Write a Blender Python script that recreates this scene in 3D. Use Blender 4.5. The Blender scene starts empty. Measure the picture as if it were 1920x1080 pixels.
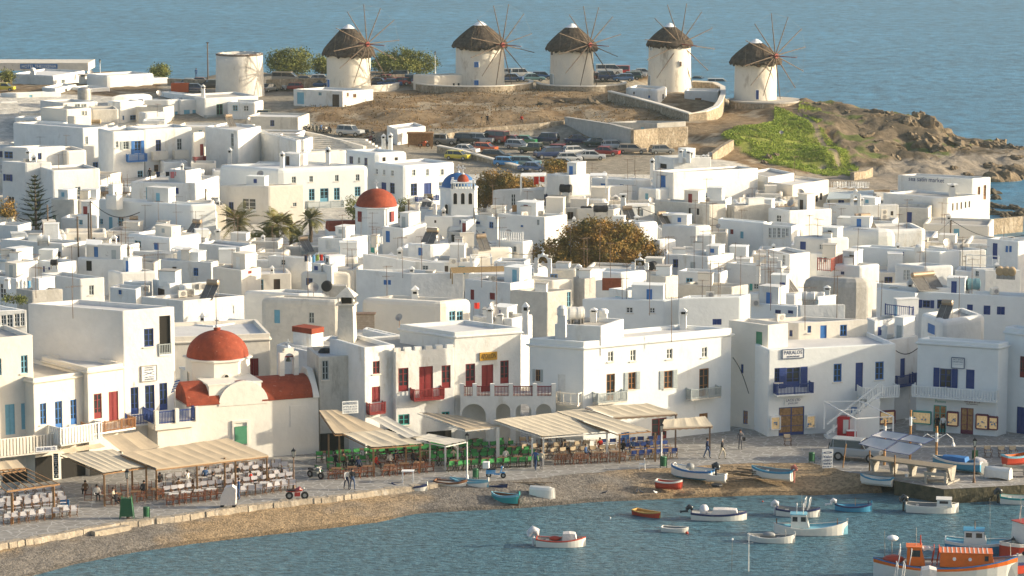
import bpy,math,random
from mathutils import Vector,noise
random.seed(7)
rnd=random.random
def ru(a,b):return a+(b-a)*rnd()
scene=bpy.context.scene
col=scene.collection
# ---------------------------------------------------------------- camera, sky, sun
F=5500.0;HC=52.0
PITCH=math.atan(837.0/F)
cd=bpy.data.cameras.new('camera');cam=bpy.data.objects.new('camera',cd);col.objects.link(cam)
cam.location=(0,0,HC);cam.rotation_euler=(math.pi/2-PITCH,0,0)
cd.sensor_width=36;cd.lens=F/1920*36;cd.clip_start=1;cd.clip_end=60000
scene.camera=cam
SUN_AZ=math.radians(2)
SUN_EL=math.radians(15)
world=bpy.data.worlds.new('World');scene.world=world;world.use_nodes=True
wn=world.node_tree.nodes;wl=world.node_tree.links;wn.clear()
sky=wn.new('ShaderNodeTexSky');sky.sky_type='NISHITA';sky.sun_disc=False
sky.sun_elevation=SUN_EL;sky.sun_rotation=math.pi/2-SUN_AZ
sky.dust_density=3.5;sky.ozone_density=.6;sky.air_density=.9
bg=wn.new('ShaderNodeBackground');bg.inputs[1].default_value=0.15
wo=wn.new('ShaderNodeOutputWorld');wl.new(sky.outputs[0],bg.inputs[0]);wl.new(bg.outputs[0],wo.inputs[0])
sd=bpy.data.lights.new('sun','SUN');sd.energy=4.8;sd.angle=math.radians(0.55);sd.color=(1,.87,.66)
sun=bpy.data.objects.new('sun',sd);col.objects.link(sun)
SV=Vector((math.cos(SUN_AZ)*math.cos(SUN_EL),math.sin(SUN_AZ)*math.cos(SUN_EL),math.sin(SUN_EL)))
sun.rotation_euler=SV.to_track_quat('Z','Y').to_euler()
sun.location=SV*300+Vector((0,300,0))
vs=scene.view_settings;vs.view_transform='Standard';vs.look='None';vs.gamma=1;vs.use_curve_mapping=False
vs.exposure=0.72
# ---------------------------------------------------------------- picture -> world
cp,sp=math.cos(PITCH),math.sin(PITCH)
def ray(px,py):
 x=(px-960)/F;y=-(py-540)/F
 return Vector((x,cp+y*sp,y*cp-sp))
def P(px,py,z=0.0):
 d=ray(px,py);t=(z-HC)/d.z
 return Vector((d.x*t,d.y*t,z))
def PD(px,py,Y):
 d=ray(px,py);t=Y/d.y
 return Vector((d.x*t,Y,HC+d.z*t))
def PPL(px,py,p0,p1):
 """hit of the ray with the vertical plane through p0,p1 -> (u, z)"""
 d=ray(px,py);e=Vector((p1 .x-p0 .x,p1 .y-p0 .y));L=e.length;e/=L
 n=Vector((-e.y,e.x));dn=d.x*n.x+d.y*n.y
 t=(p0 .x*n.x+p0 .y*n.y)/dn
 h=Vector((d.x*t,d.y*t));return((h.x-p0 .x)*e.x+(h.y-p0 .y)*e.y,HC+d.z*t)
 # ---------------------------------------------------------------- materials
MATS={}
def mat(name,c,rough=.8,spec=.3,metal=0,var=.0,nscale=3.0,c2=None,bump=0,bscale=20,stain=None,emit=0,objvar=0,stscale=.5,stlo=.56):
 if name in MATS:return MATS[name]
 m=bpy.data.materials.new(name);m.use_nodes=True
 N=m.node_tree.nodes;L=m.node_tree.links;b=N['Principled BSDF']
 b.inputs['Roughness'].default_value=rough;b.inputs['Metallic'].default_value=metal
 b.inputs['Specular IOR Level'].default_value=spec
 b.inputs['Base Color'].default_value=(*c,1)
 if emit:
  b.inputs['Emission Color'].default_value=(*c,1);b.inputs['Emission Strength'].default_value=emit
 geo=N.new('ShaderNodeNewGeometry');out=None
 if var or c2:
  nz=N.new('ShaderNodeTexNoise');nz.inputs['Scale'].default_value=nscale;nz.inputs['Detail'].default_value=6
  nz.inputs['Roughness'].default_value=.65
  L.new(geo.outputs['Position'],nz.inputs['Vector'])
  r=N.new('ShaderNodeValToRGB');r.color_ramp.elements[0].position=.35;r.color_ramp.elements[1].position=.66
  c2_=c2 or tuple(x*(1-var)for x in c)
  r.color_ramp.elements[0].color=(*c2_,1);r.color_ramp.elements[1].color=(*c,1)
  L.new(nz.outputs[0],r.inputs[0]);out=r.outputs[0]
 if stain:
  n2=N.new('ShaderNodeTexNoise');n2 .inputs['Scale'].default_value=stscale;n2 .inputs['Detail'].default_value=9;n2 .inputs['Roughness'].default_value=.75
  mp=N.new('ShaderNodeMapping');mp.inputs['Scale'].default_value=(1,1,.28);mp.inputs['Location'].default_value=(13,4,7)
  L.new(geo.outputs['Position'],mp.inputs[0]);L.new(mp.outputs[0],n2 .inputs['Vector'])
  r2=N.new('ShaderNodeValToRGB');r2 .color_ramp.elements[0].position=stlo;r2 .color_ramp.elements[1].position=stlo+.12
  mx=N.new('ShaderNodeMix');mx.data_type='RGBA'
  L.new(n2 .outputs[0],r2 .inputs[0]);L.new(r2 .outputs[0],mx.inputs[0])
  if out:L.new(out,mx.inputs[6])
  else:mx.inputs[6].default_value=(*c,1)
  mx.inputs[7].default_value=(*stain,1);out=mx.outputs[2]
 if objvar:
  oi=N.new('ShaderNodeObjectInfo');hs=N.new('ShaderNodeHueSaturation')
  mr=N.new('ShaderNodeMapRange');mr.inputs[3].default_value=1-objvar;mr.inputs[4].default_value=1+objvar*.3
  L.new(oi.outputs['Random'],mr.inputs[0]);L.new(mr.outputs[0],hs.inputs['Value'])
  if out:L.new(out,hs.inputs['Color'])
  else:hs.inputs['Color'].default_value=(*c,1)
  out=hs.outputs[0]
 if out:L.new(out,b.inputs['Base Color'])
 if bump:
  n3=N.new('ShaderNodeTexNoise');n3 .inputs['Scale'].default_value=bscale;n3 .inputs['Detail'].default_value=5
  L.new(geo.outputs['Position'],n3 .inputs['Vector'])
  bp=N.new('ShaderNodeBump');bp.inputs['Distance'].default_value=bump;bp.inputs['Strength'].default_value=1
  L.new(n3 .outputs[0],bp.inputs['Height']);L.new(bp.outputs[0],b.inputs['Normal'])
 MATS[name]=m;return m
W={}
W['w']=mat('whitewash',(.78,.775,.74),.85,.15,var=.12,nscale=.7,bump=.04,bscale=2.2,stain=(.55,.51,.43),objvar=.15,stscale=.45,stlo=.565)
W['c']=mat('cream_plaster',(.74,.69,.60),.85,.15,var=.08,nscale=.6,bump=.03,bscale=2.0,stain=(.62,.56,.47),objvar=.06)
W['o']=mat('old_plaster',(.66,.62,.54),.9,.1,var=.15,nscale=1.2,bump=.05,bscale=3,stain=(.42,.38,.32),objvar=.08,stlo=.54)
W['g']=mat('grey_render',(.48,.46,.42),.9,.1,var=.2,nscale=1.5,bump=.04,bscale=3,stain=(.36,.34,.3),stlo=.5)
W['s']=mat('stained_limewash',(.76,.735,.69),.88,.12,var=.10,nscale=.7,bump=.04,bscale=2.2,stain=(.42,.31,.21),stscale=.9,stlo=.63)
W['b']=mat('cool_whitewash',(.76,.775,.755),.85,.15,var=.07,nscale=.7,bump=.02,bscale=2.5,stain=(.62,.62,.58),stscale=.3,stlo=.63)
ROOF=mat('roof_cement',(.50,.475,.43),.9,.1,var=.2,nscale=.5,bump=.03,bscale=3,stain=(.40,.38,.34),objvar=.16,stscale=.7,stlo=.54)
ROOFW=mat('roof_whitewashed',(.64,.63,.61),.9,.1,var=.12,nscale=.6,bump=.02,bscale=3,stain=(.55,.53,.5),objvar=.1,stlo=.58)
PLAIN=mat('white_paint',(.78,.78,.76),.6,.3,var=.05)
CC={'b':(.035,.16,.44),'l':(.17,.40,.52),'n':(.02,.05,.20),'r':(.21,.018,.02),'w':(.72,.72,.68),'g':(.08,.27,.15),'t':(.05,.34,.30),'o':(.26,.115,.04),'d':(.07,.045,.03),'y':(.38,.42,.42),'p':(.13,.015,.05)}
CM={k:mat('paint_'+{'b':'blue','l':'pale_blue','n':'navy','r':'dark_red','w':'off_white','g':'green','t':'teal','o':'brown_wood','d':'dark_wood','y':'grey_green','p':'purple_red'}[k],v,.55,.35,var=.15,nscale=4)for k,v in CC.items()}
GLASS=mat('window_glass',(.035,.045,.05),.12,.5,var=.5,nscale=1.5)
SHOPG=mat('shop_glass_lit',(.22,.13,.06),.2,.5,emit=.14,var=.8,nscale=5)
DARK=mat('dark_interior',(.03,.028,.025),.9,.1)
STONE=mat('rubble_stone',(.40,.33,.24),.95,.1,c2=(.20,.165,.12),nscale=2.6,bump=.12,bscale=3.2,stain=(.5,.44,.35),stscale=1.6,stlo=.52)
METAL=mat('galvanised_metal',(.42,.40,.37),.45,.5,metal=.5,var=.3)
RUST=mat('rusty_metal',(.25,.17,.12),.8,.2,var=.4,nscale=6)
BLACK=mat('black_rubber',(.018,.018,.02),.6,.3)
TANKW=mat('white_tank',(.72,.70,.64),.4,.4,var=.1)
TERRA=mat('red_roof_paint',(.29,.062,.030),.8,.2,c2=(.20,.042,.022),nscale=1.4,stain=(.48,.26,.18),stscale=3.0,stlo=.60,bump=.02,bscale=4)
WOOD=mat('bare_wood',(.34,.20,.10),.8,.2,var=.35,nscale=4)
SILVER=mat('tank_metal',(.55,.5,.42),.35,.5,metal=.7,var=.2)
SOLAR=mat('solar_glass',(.17,.155,.13),.25,.6,var=.4)
# ---------------------------------------------------------------- mesh builder
class M:
 def __init__(s):s.v=[];s.f=[];s.m=[];s.mi=0
 def q(s,*pts):
  n=len(s.v);s.v.extend(tuple(p)for p in pts);s.f.append(tuple(range(n,n+len(pts))));s.m.append(s.mi)
 def idx(s,vs,fs):
  n=len(s.v);s.v.extend(tuple(p)for p in vs);s.f.extend(tuple(i+n for i in f)for f in fs);s.m.extend([s.mi]*len(fs))
 def box(s,x0,x1,y0,y1,z0,z1,ax=None,ay=None,o=(0,0,0)):
  """box in a local frame (ax, ay horizontal unit axes, o origin)"""
  ax=ax or(1,0);ay=ay or(-ax[1],ax[0])
  vs=[(o[0]+a*ax[0]+b*ay[0],o[1]+a*ax[1]+b*ay[1],o[2]+c)for a in(x0,x1)for b in(y0,y1)for c in(z0,z1)]
  s.idx(vs,[(0,1,3,2),(4,6,7,5),(0,4,5,1),(2,3,7,6),(0,2,6,4),(1,5,7,3)])
 def bar(s,a,b,w=.05,h=None,n=4):
  a=Vector(a);b=Vector(b);d=(b-a).normalized();h=h or w
  u=d.cross(Vector((0,0,1)))
  if u.length<.01:u=Vector((1,0,0))
  u.normalize();v=u.cross(d)
  vs=[]
  for p in(a,b):
   for k in range(n):
    t=2*math.pi*(k+.5)/n
    vs.append(p+u*(math.cos(t)*w*.7)+v*(math.sin(t)*h*.7))
  s.idx(vs,[(k,(k+1)%n,n+(k+1)%n,n+k)for k in range(n)]+[tuple(range(n)),tuple(range(2*n-1,n-1,-1))])
 def lathe(s,prof,n=16,o=(0,0,0),cap=True,a0=0,sx=1,sy=1):
  vs=[(o[0]+r*sx*math.cos(a0+2*math.pi*k/n),o[1]+r*sy*math.sin(a0+2*math.pi*k/n),o[2]+z)for r,z in prof for k in range(n)]
  fs=[(i*n+k,i*n+(k+1)%n,(i+1)*n+(k+1)%n,(i+1)*n+k)for i in range(len(prof)-1)for k in range(n)]
  if cap:fs+=[tuple(range(n)),tuple(range((len(prof)-1)*n,len(prof)*n))]
  s.idx(vs,fs)
 def cyl(s,a,b,r,n=12,r2=None):
  s.tube([a,b],[r,r if r2 is None else r2],n)
 def tube(s,pts,rs,n=8):
  pts=[Vector(p)for p in pts];vs=[];fs=[]
  if not isinstance(rs,(list,tuple)):rs=[rs]*len(pts)
  for i,p in enumerate(pts):
   d=(pts[min(i+1,len(pts)-1)]-pts[max(i-1,0)]).normalized()
   u=d.cross(Vector((0,0,1)));
   if u.length<.05:u=d.cross(Vector((0,1,0)))
   u.normalize();v=u.cross(d)
   for k in range(n):
    t=2*math.pi*k/n;vs.append(p+(u*math.cos(t)+v*math.sin(t))*rs[i])
  for i in range(len(pts)-1):
   for k in range(n):fs.append((i*n+k,i*n+(k+1)%n,(i+1)*n+(k+1)%n,(i+1)*n+k))
  fs+=[tuple(range(n)),tuple(range((len(pts)-1)*n,len(pts)*n))]
  s.idx(vs,fs)
 def build(s,name,mats,parent=None,smooth=False):
  me=bpy.data.meshes.new(name)
  o=Vector(parent['_o'])if parent is not None and '_o' in parent else Vector((0,0,0))
  me.from_pydata([(a-o[0],b-o[1],c-o[2])for a,b,c in s.v],[],s.f)
  if not isinstance(mats,(list,tuple)):mats=[mats]
  for m in mats:me.materials.append(m)
  if len(mats)>1:me.polygons.foreach_set('material_index',s.m)
  if smooth:me.polygons.foreach_set('use_smooth',[True]*len(me.polygons))
  me.update()
  ob=bpy.data.objects.new(name,me);col.objects.link(ob)
  if parent is not None:
   ob.parent=parent;ob['_o']=tuple(o)
  return ob
LABELS={}
def tag(o,label,cat,group=None):
 label=label.strip()
 o['label']=label;o['category']=cat
 if group:o['group']=group
 return o
def thing(name,label,cat,loc=(0,0,0),rz=0,group=None,world_space=True):
 o=bpy.data.objects.new(name,None);col.objects.link(o);o.empty_display_size=.3
 o.location=loc;o.rotation_euler=(0,0,rz)
 if world_space:o['_o']=tuple(loc)
 return tag(o,label,cat,group)
def struct(o,kind='structure'):o['kind']=kind;return o
def dup(root,loc,rz,label=None,group=None,mats=None,sc=None):
 r=root.copy();col.objects.link(r);r.location=loc;r.rotation_euler=(0,0,rz)
 if sc:r.scale=sc if isinstance(sc,tuple)else(sc,)*3
 if label:r['label']=label
 if group:r['group']=group
 def rec(a,b):
  for ch in list(a.children):
   c=ch.copy();col.objects.link(c);c.parent=b
   if mats and ch.material_slots:
    for i,sl in enumerate(c.material_slots):
     k=sl.material.name
     if k in mats:sl.link='OBJECT';sl.material=mats[k]
   rec(ch,c)
 rec(root,r)
 return r
SMOOTH=True
import numpy as np
# ================================================================ sea, ground
def sea_mat():
 m=bpy.data.materials.new('sea_water');m.use_nodes=True;N=m.node_tree.nodes;L=m.node_tree.links
 b=N['Principled BSDF'];b.inputs['Roughness'].default_value=.3;b.inputs['IOR'].default_value=1.33;b.inputs['Specular IOR Level'].default_value=.22
 g=N.new('ShaderNodeNewGeometry')
 def nz(sc,det,st=(1,1,1),rough=.6):
  mp=N.new('ShaderNodeMapping');mp.inputs['Scale'].default_value=st;L.new(g.outputs['Position'],mp.inputs[0])
  n=N.new('ShaderNodeTexNoise');n.inputs['Scale'].default_value=sc;n.inputs['Detail'].default_value=det;n.inputs['Roughness'].default_value=rough
  L.new(mp.outputs[0],n.inputs['Vector']);return n
 a=nz(.55,7,(1,.8,1),.72);a2=nz(2.6,6,(.7,1,1),.65)
 sx0=N.new('ShaderNodeSeparateXYZ');L.new(g.outputs['Position'],sx0 .inputs[0]);mrd=N.new('ShaderNodeMapRange');mrd.inputs[1].default_value=235;mrd.inputs[2].default_value=430;L.new(sx0 .outputs['Y'],mrd.inputs[0])
 def blend(p,q):
  k=N.new('ShaderNodeMix');k.data_type='FLOAT';L.new(mrd.outputs[0],k.inputs[0]);L.new(p.outputs[0],k.inputs[2]);L.new(q.outputs[0],k.inputs[3]);return k
 hb=blend(a2,a)
 bp=N.new('ShaderNodeBump');bp.inputs['Distance'].default_value=.55;bp.inputs['Strength'].default_value=.55
 L.new(hb.outputs[0],bp.inputs['Height']);L.new(bp.outputs[0],b.inputs['Normal'])
 # depth colour: shallow greenish harbour, deeper blue outside
 sx=N.new('ShaderNodeSeparateXYZ');L.new(g.outputs['Position'],sx.inputs[0])
 mr=N.new('ShaderNodeMapRange');mr.inputs[1].default_value=230;mr.inputs[2].default_value=420;L.new(sx.outputs['Y'],mr.inputs[0])
 mx=N.new('ShaderNodeMix');mx.data_type='RGBA';mx.inputs[6].default_value=(.068,.145,.185,1);mx.inputs[7].default_value=(.046,.168,.270,1)
 L.new(mr.outputs[0],mx.inputs[0])
 # ripple tone and wind patches
 c0=nz(.42,6,(.6,.42,1),.75);c1=nz(2.0,5,(.55,1.0,1),.7);c=blend(c1,c0);d=nz(.008,3,(1,2.2,1))
 r=N.new('ShaderNodeMapRange');r.inputs[1].default_value=.35;r.inputs[2].default_value=.66;r.inputs[3].default_value=.45;r.inputs[4].default_value=1.55;L.new(c.outputs[0],r.inputs[0])
 r2=N.new('ShaderNodeMapRange');r2 .inputs[1].default_value=.3;r2 .inputs[2].default_value=.7;r2 .inputs[3].default_value=.85;r2 .inputs[4].default_value=1.15;L.new(d.outputs[0],r2 .inputs[0])
 mu=N.new('ShaderNodeMath');mu.operation='MULTIPLY';L.new(r.outputs[0],mu.inputs[0]);L.new(r2 .outputs[0],mu.inputs[1])
 hs=N.new('ShaderNodeHueSaturation');L.new(mx.outputs[2],hs.inputs['Color']);L.new(mu.outputs[0],hs.inputs['Value'])
 L.new(hs.outputs[0],b.inputs['Base Color'])
 return m
mb=M();mb.q((-6000,-100,0),(6000,-100,0),(6000,9000,0),(-6000,9000,0))
struct(mb.build('sea',sea_mat()))
mb=M();mb.q((-6000,-100,-5),(6000,-100,-5),(6000,9000,-5),(-6000,9000,-5))
struct(mb.build('seabed',mat('seabed_sand',(.2,.2,.15))))
ctrl=[]
for px,py,z in[(655,170,9.4),(560,175,8.6),(740,185,9.0),(900,170,9.5),(1000,175,9.4),(1080,165,9.4),(1200,170,9.3),(1255,170,9.2),(1330,175,9),(1435,187,8.6),(1490,190,8.6),(450,180,8.6),(380,165,9.2),(300,160,9.5),(200,160,9.5),(80,165,9.6),(0,170,9.5),(-80,170,9.5),(560,152,9.9),(750,152,9.9),(950,150,9.9),(1150,148,10),(1330,158,9.6),(700,138,10.3),(1100,136,10.3),(520,140,10.3),(1380,168,9.2),(600,205,8.0),(750,205,8.1),(900,205,8.0),(1000,200,8.2),(1100,195,8.4),(1180,205,7.9),(700,235,6.6),(820,240,6.3),(950,240,6.2),(1060,225,6.9),(1290,225,7.2),(1200,228,6.9),(520,225,6.8),(600,240,6.2),(650,258,5.5),(720,268,5.1),(850,280,4.5),(950,285,4.5),(1050,275,4.6),(1150,285,4.5),(1250,285,4.5),(1000,310,4.2),(1100,310,4.2),(1180,310,4.2),(900,305,4.2),(1290,270,5),(800,290,4.4),(700,300,4.2),(600,290,4.6),(1480,200,8.0),(1400,235,6.9),(1350,250,6.2),(1530,225,7.2),(1560,280,4.4),(1600,315,1.9),(1450,310,3.0),(1380,300,3.6),(1330,300,4.0),(1560,325,1.6),(1560,200,7.8),(1640,215,7.0),(1690,222,6.6),(1750,250,4.6),(1660,260,4.6),(1700,290,2.2),(1790,275,2.2),(1830,285,1.7),(1900,300,1.4),(1960,300,1.2),(1640,330,1.2),(1700,318,1.2),(1600,345,1.4),(1880,320,.7),(1790,305,1.3),(1850,330,.15),(1700,345,1.0),(450,240,6.0),(300,250,5.6),(150,260,5.2),(0,270,5.0),(400,300,4.0),(200,320,3.6),(0,330,3.4),(500,300,4.4),(600,350,3.2),(300,380,2.6),(100,400,2.4),(800,370,2.8),(1000,380,2.4),(1200,380,2.4),(1400,380,2.0),(1550,390,1.6),(1680,400,1.2),(1500,345,1.8),(0,500,1.5),(400,500,1.4),(800,500,1.3),(1200,500,1.2),(1600,480,1.0),(1800,480,.8),(1840,420,-.3),(1900,420,-1.2),(1960,450,-1.2),(1860,470,.5),(1890,360,-1.3),(1960,340,-1.2),(2100,400,-1.5),(1870,385,-1),(0,600,.8),(500,600,.8),(1000,600,.8),(1500,600,.8),(1900,560,.8),(0,760,.6),(500,740,.6),(1000,700,.6),(1500,720,.6),(1920,700,.6),(2100,600,.8),(-150,600,.8),(0,900,.3),(500,860,.3),(1000,830,.3),(1500,840,.3),(1920,850,.3),(2150,800,.5)]:
 p=P(px,py,z);ctrl.append((p.x,p.y,z))
for x in range(-150,30,25):ctrl.append((x,546,9.6));ctrl.append((x,562,-4));ctrl.append((x,600,-4))
for x in(60,75,90,110,140):ctrl.append((x,548,-4))
for x in(75,90,110,140):ctrl.append((x,520-(x-60)*.5,-4))
for x,y in((50,513),(58,511),(44,530),(36,545),(66,506),(60,520)):ctrl.append((x,y,-4))
for x,y in((33,518),(30,525)):ctrl.append((x,y,9))
for x,y in((46,504),(41,513),(38,520)):ctrl.append((x,y,-2.5))
for px,py in((1560,190),(1650,200),(1720,215),(1780,235),(1850,262),(1910,278),(1980,285)):
 p=P(px,py,0);ctrl.append((p.x,p.y+10,-4))
for x in(-150,-100,-60,-30,0,30,60,100,150):ctrl.append((x,222 if x<30 else 225,-1.5));ctrl.append((x,200,-3))
CT=np.array(ctrl)
def height(X,Y,rocky=True):
 X=np.asarray(X,float);Y=np.asarray(Y,float)
 d2=(X[...,None]-CT[:,0])**2+((Y[...,None]-CT[:,1])*.8)**2+4.0
 w=d2**-1.9
 return(w*CT[:,2]).sum(-1)/w.sum(-1)
def hz(x,y):return float(height(np.array([x]),np.array([y]))[0])
def G(px,py,guess=3.0):
 """ground point under a picture position"""
 z=guess
 for _ in range(12):
  p=P(px,py,z);z=.5*z+.5*(hz(p.x,p.y)if p.y>262 else 1.2)
 return P(px,py,z)
def inpoly(x,y,poly):
 c=False;n=len(poly)
 for i in range(n):
  x1,y1=poly[i];x2,y2=poly[(i+1)%n]
  if(y1>y)!=(y2>y)and x<(x2-x1)*(y-y1)/(y2-y1)+x1:c=not c
 return c
def proj(x,y,z):
 dz=z-HC;yc=y*cp-dz*sp;zc=y*sp+dz*cp
 return 960+F*x/yc,540-F*zc/yc
def zpoly(z,pts):return[tuple(P(a,b,z)[:2])for a,b in pts]
PA,PB=P(1497,213,7.5),P(1574,300,3.2)
def pathd(x,y):
 dx,dy=PB.x-PA.x,PB.y-PA.y;t=max(0,min(1,((x-PA.x)*dx+(y-PA.y)*dy)/(dx*dx+dy*dy)));return math.hypot(x-PA.x-t*dx,y-PA.y-t*dy)
 # land-use outlines, fixed on the ground
zp=lambda q:[tuple(P(*a)[:2])for a in q]
GREEN=[zp([(1452,200,8.1),(1500,218,7.3),(1530,238,6.5),(1562,262,5),(1592,290,3.4),(1617,312,2),(1598,331,1.6),(1545,331,1.7),(1480,320,2.5),(1420,296,3.6),(1352,256,6.0),(1366,240,6.7),(1420,236,6.9),(1452,222,7.2)]),zpoly(7.5,[(1500,200),(1535,203),(1550,222),(1520,228),(1495,215)])]
ASPH=[zpoly(4.5,[(780,330),(800,262),(880,262),(1060,255),(1100,268),(1290,285),(1300,320),(1000,335)]),zpoly(6,[(480,215),(560,228),(700,258),(820,262),(800,300),(640,285),(480,240)]),zpoly(9.8,[(400,140),(1370,140),(1370,172),(1300,160),(780,162),(560,178),(480,200),(300,190),(300,150)])]
ROCK=[zp([(1500,185,8),(1600,190,8),(1960,210,4),(1960,330,1),(1680,320,1.5),(1625,330,1.5),(1562,258,5),(1530,232,6.6),(1500,214,7.4)])]
TOWN=[(-160,200),(160,200),(160,440)]+zpoly(2.5,[(1660,350),(1500,338),(1350,315)])+zpoly(4,[(1190,325),(990,330),(800,330)])+zpoly(6,[(690,290),(540,240),(480,215)])+zpoly(9,[(300,180),(-150,180)])
xs=np.arange(-150,150.1,.85);ys=np.concatenate([np.arange(205,425,3.0),np.arange(425,552,.95),np.arange(552,640,6)])
XX,YY=np.meshgrid(xs,ys);ZZ=height(XX,YY)
verts=[];cols=[]
for j in range(len(ys)):
 for i in range(len(xs)):
  x,y,z=XX[j,i],YY[j,i],ZZ[j,i]
  c=(.22,.155,.09)
  n1=noise.fractal(Vector((x*.12,y*.12,0)),1,2,4);n2=noise.noise(Vector((x*.6,y*.6,3)))
  if y>425:
   if any(inpoly(x,y,p)for p in ROCK):
    k=noise.ridged_multi_fractal(Vector((x*.11+y*.05,y*.13,z*.1)),1,2.1,5,1,2)-1
    if z>.2:z+=(max(-.6,min(k*.7,1.2))+abs(n2)*.4+.55*abs(math.sin(x*.75+y*.42+n1*4)))*min(1,z/1.5)
    c=(.175,.138,.095)if n1+n2*.4>-.05 else(.105,.085,.06)
    if n1>.28:c=(.10,.12,.04)
   elif pathd(x,y)<.55:c=(.30,.24,.17)
   elif any(inpoly(x,y,p)for p in GREEN):c=(.19,.21,.05);z+=abs(n2)*.3
   elif any(inpoly(x,y,p)for p in ASPH):c=(.27,.24,.19)
   elif inpoly(x,y,TOWN):c=(.50,.475,.42)
   else:
    z+=n2*.16+n1*.2
    c=(.235,.172,.105)if n1+n2*.5>0 else(.17,.115,.065)
    if n1-n2*.3<-.25:c=(.30,.25,.18)
   if z<2.2 and y>430 and x>40:c=(.26,.225,.18)
  else:
   c=(.50,.475,.42)
   if x>62 and z<1.0:c=(.12,.10,.08)
  verts.append((x,y,z));cols.append((*c,1))
nx=len(xs);faces=[(j*nx+i,j*nx+i+1,(j+1)*nx+i+1,(j+1)*nx+i)for j in range(len(ys)-1)for i in range(nx-1)]
me=bpy.data.meshes.new('terrain');me.from_pydata(verts,[],faces)
ca=me.color_attributes.new('land','FLOAT_COLOR','POINT');ca.data.foreach_set('color',[v for c in cols for v in c])
me.polygons.foreach_set('use_smooth',[True]*len(me.polygons))
tm=bpy.data.materials.new('terrain_land');tm.use_nodes=True;N=tm.node_tree.nodes;L=tm.node_tree.links;b=N['Principled BSDF']
b.inputs['Roughness'].default_value=.95;b.inputs['Specular IOR Level'].default_value=.1
at=N.new('ShaderNodeVertexColor');at.layer_name='land';g=N.new('ShaderNodeNewGeometry')
nz=N.new('ShaderNodeTexNoise');nz.inputs['Scale'].default_value=.9;nz.inputs['Detail'].default_value=9;nz.inputs['Roughness'].default_value=.75;L.new(g.outputs['Position'],nz.inputs[0])
mr=N.new('ShaderNodeMapRange');mr.inputs[1].default_value=.3;mr.inputs[2].default_value=.7;mr.inputs[3].default_value=.55;mr.inputs[4].default_value=1.45;L.new(nz.outputs[0],mr.inputs[0])
hs=N.new('ShaderNodeHueSaturation');L.new(at.outputs[0],hs.inputs['Color']);L.new(mr.outputs[0],hs.inputs['Value']);L.new(hs.outputs[0],b.inputs['Base Color'])
bp=N.new('ShaderNodeBump');bp.inputs['Distance'].default_value=.35;bp.inputs['Strength'].default_value=.8;L.new(nz.outputs[0],bp.inputs['Height']);L.new(bp.outputs[0],b.inputs['Normal'])
me.materials.append(tm);terr=bpy.data.objects.new('hill_terrain',me);col.objects.link(terr);struct(terr)
# ---- quay pavement, sea wall, beach, pier
WALL=[(-60,1035),(0,1020),(92,1005),(170,991),(225,981),(325,969),(400,958),(480,947),(560,938),(630,931),(700,921),(740,916),(820,908),(900,904),(960,902),(1030,895),(1100,888),(1165,882),(1255,879),(1340,873),(1440,869),(1520,870),(1568,880),(1615,891),(1677,901)]
PIER=[(1720,908),(1770,917),(1850,913),(1920,909),(2060,898)]
WATER=[(-60,1115),(60,1080),(140,1058),(250,1036),(360,1020),(480,1006),(560,997),(640,988),(710,979),(780,963),(870,958),(955,954),(1040,948),(1100,942),(1210,937),(1330,932),(1440,928),(1520,929),(1600,926),(1690,922),(1752,921)]
ZQ=1.2
wl=[P(a,b,ZQ)for a,b in WALL];pl=[P(a,b,ZQ)for a,b in PIER]
PAVE=mat('flagstone_paving',(.30,.285,.26),.8,.25,c2=(.21,.20,.185),nscale=.8,bump=.02,bscale=3,stain=(.15,.145,.135),stscale=.25,stlo=.6)
# flagstone joints as a light mortar net
def add_flags(m):
 N=m.node_tree.nodes;L=m.node_tree.links;b=N['Principled BSDF']
 src=b.inputs['Base Color'].links[0].from_socket
 g=N.new('ShaderNodeNewGeometry');v=N.new('ShaderNodeTexVoronoi');v.feature='DISTANCE_TO_EDGE';v.inputs['Scale'].default_value=1.15;L.new(g.outputs['Position'],v.inputs['Vector'])
 r=N.new('ShaderNodeValToRGB');r.color_ramp.elements[0].position=.02;r.color_ramp.elements[1].position=.055
 r.color_ramp.elements[0].color=(1,1,1,1);r.color_ramp.elements[1].color=(0,0,0,1);L.new(v.outputs['Distance'],r.inputs[0])
 mx=N.new('ShaderNodeMix');mx.data_type='RGBA';L.new(r.outputs[0],mx.inputs[0]);L.new(src,mx.inputs[6]);mx.inputs[7].default_value=(.40,.39,.37,1)
 L.new(mx.outputs[2],b.inputs['Base Color'])
add_flags(PAVE)
mb=M()
edge=wl+pl
top=[Vector((-75,262,ZQ))]
for a,b_ in zip(edge[:-1],edge[1:]):mb.q((a.x,a.y,ZQ),(b_.x,b_.y,ZQ),(b_.x,268,ZQ),(a.x,268,ZQ))
e=edge[-1];mb.q((e.x,e.y,ZQ),(130,e.y+3,ZQ),(130,268,ZQ),(e.x,268,ZQ))
struct(mb.build('quay_pavement',PAVE))
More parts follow.
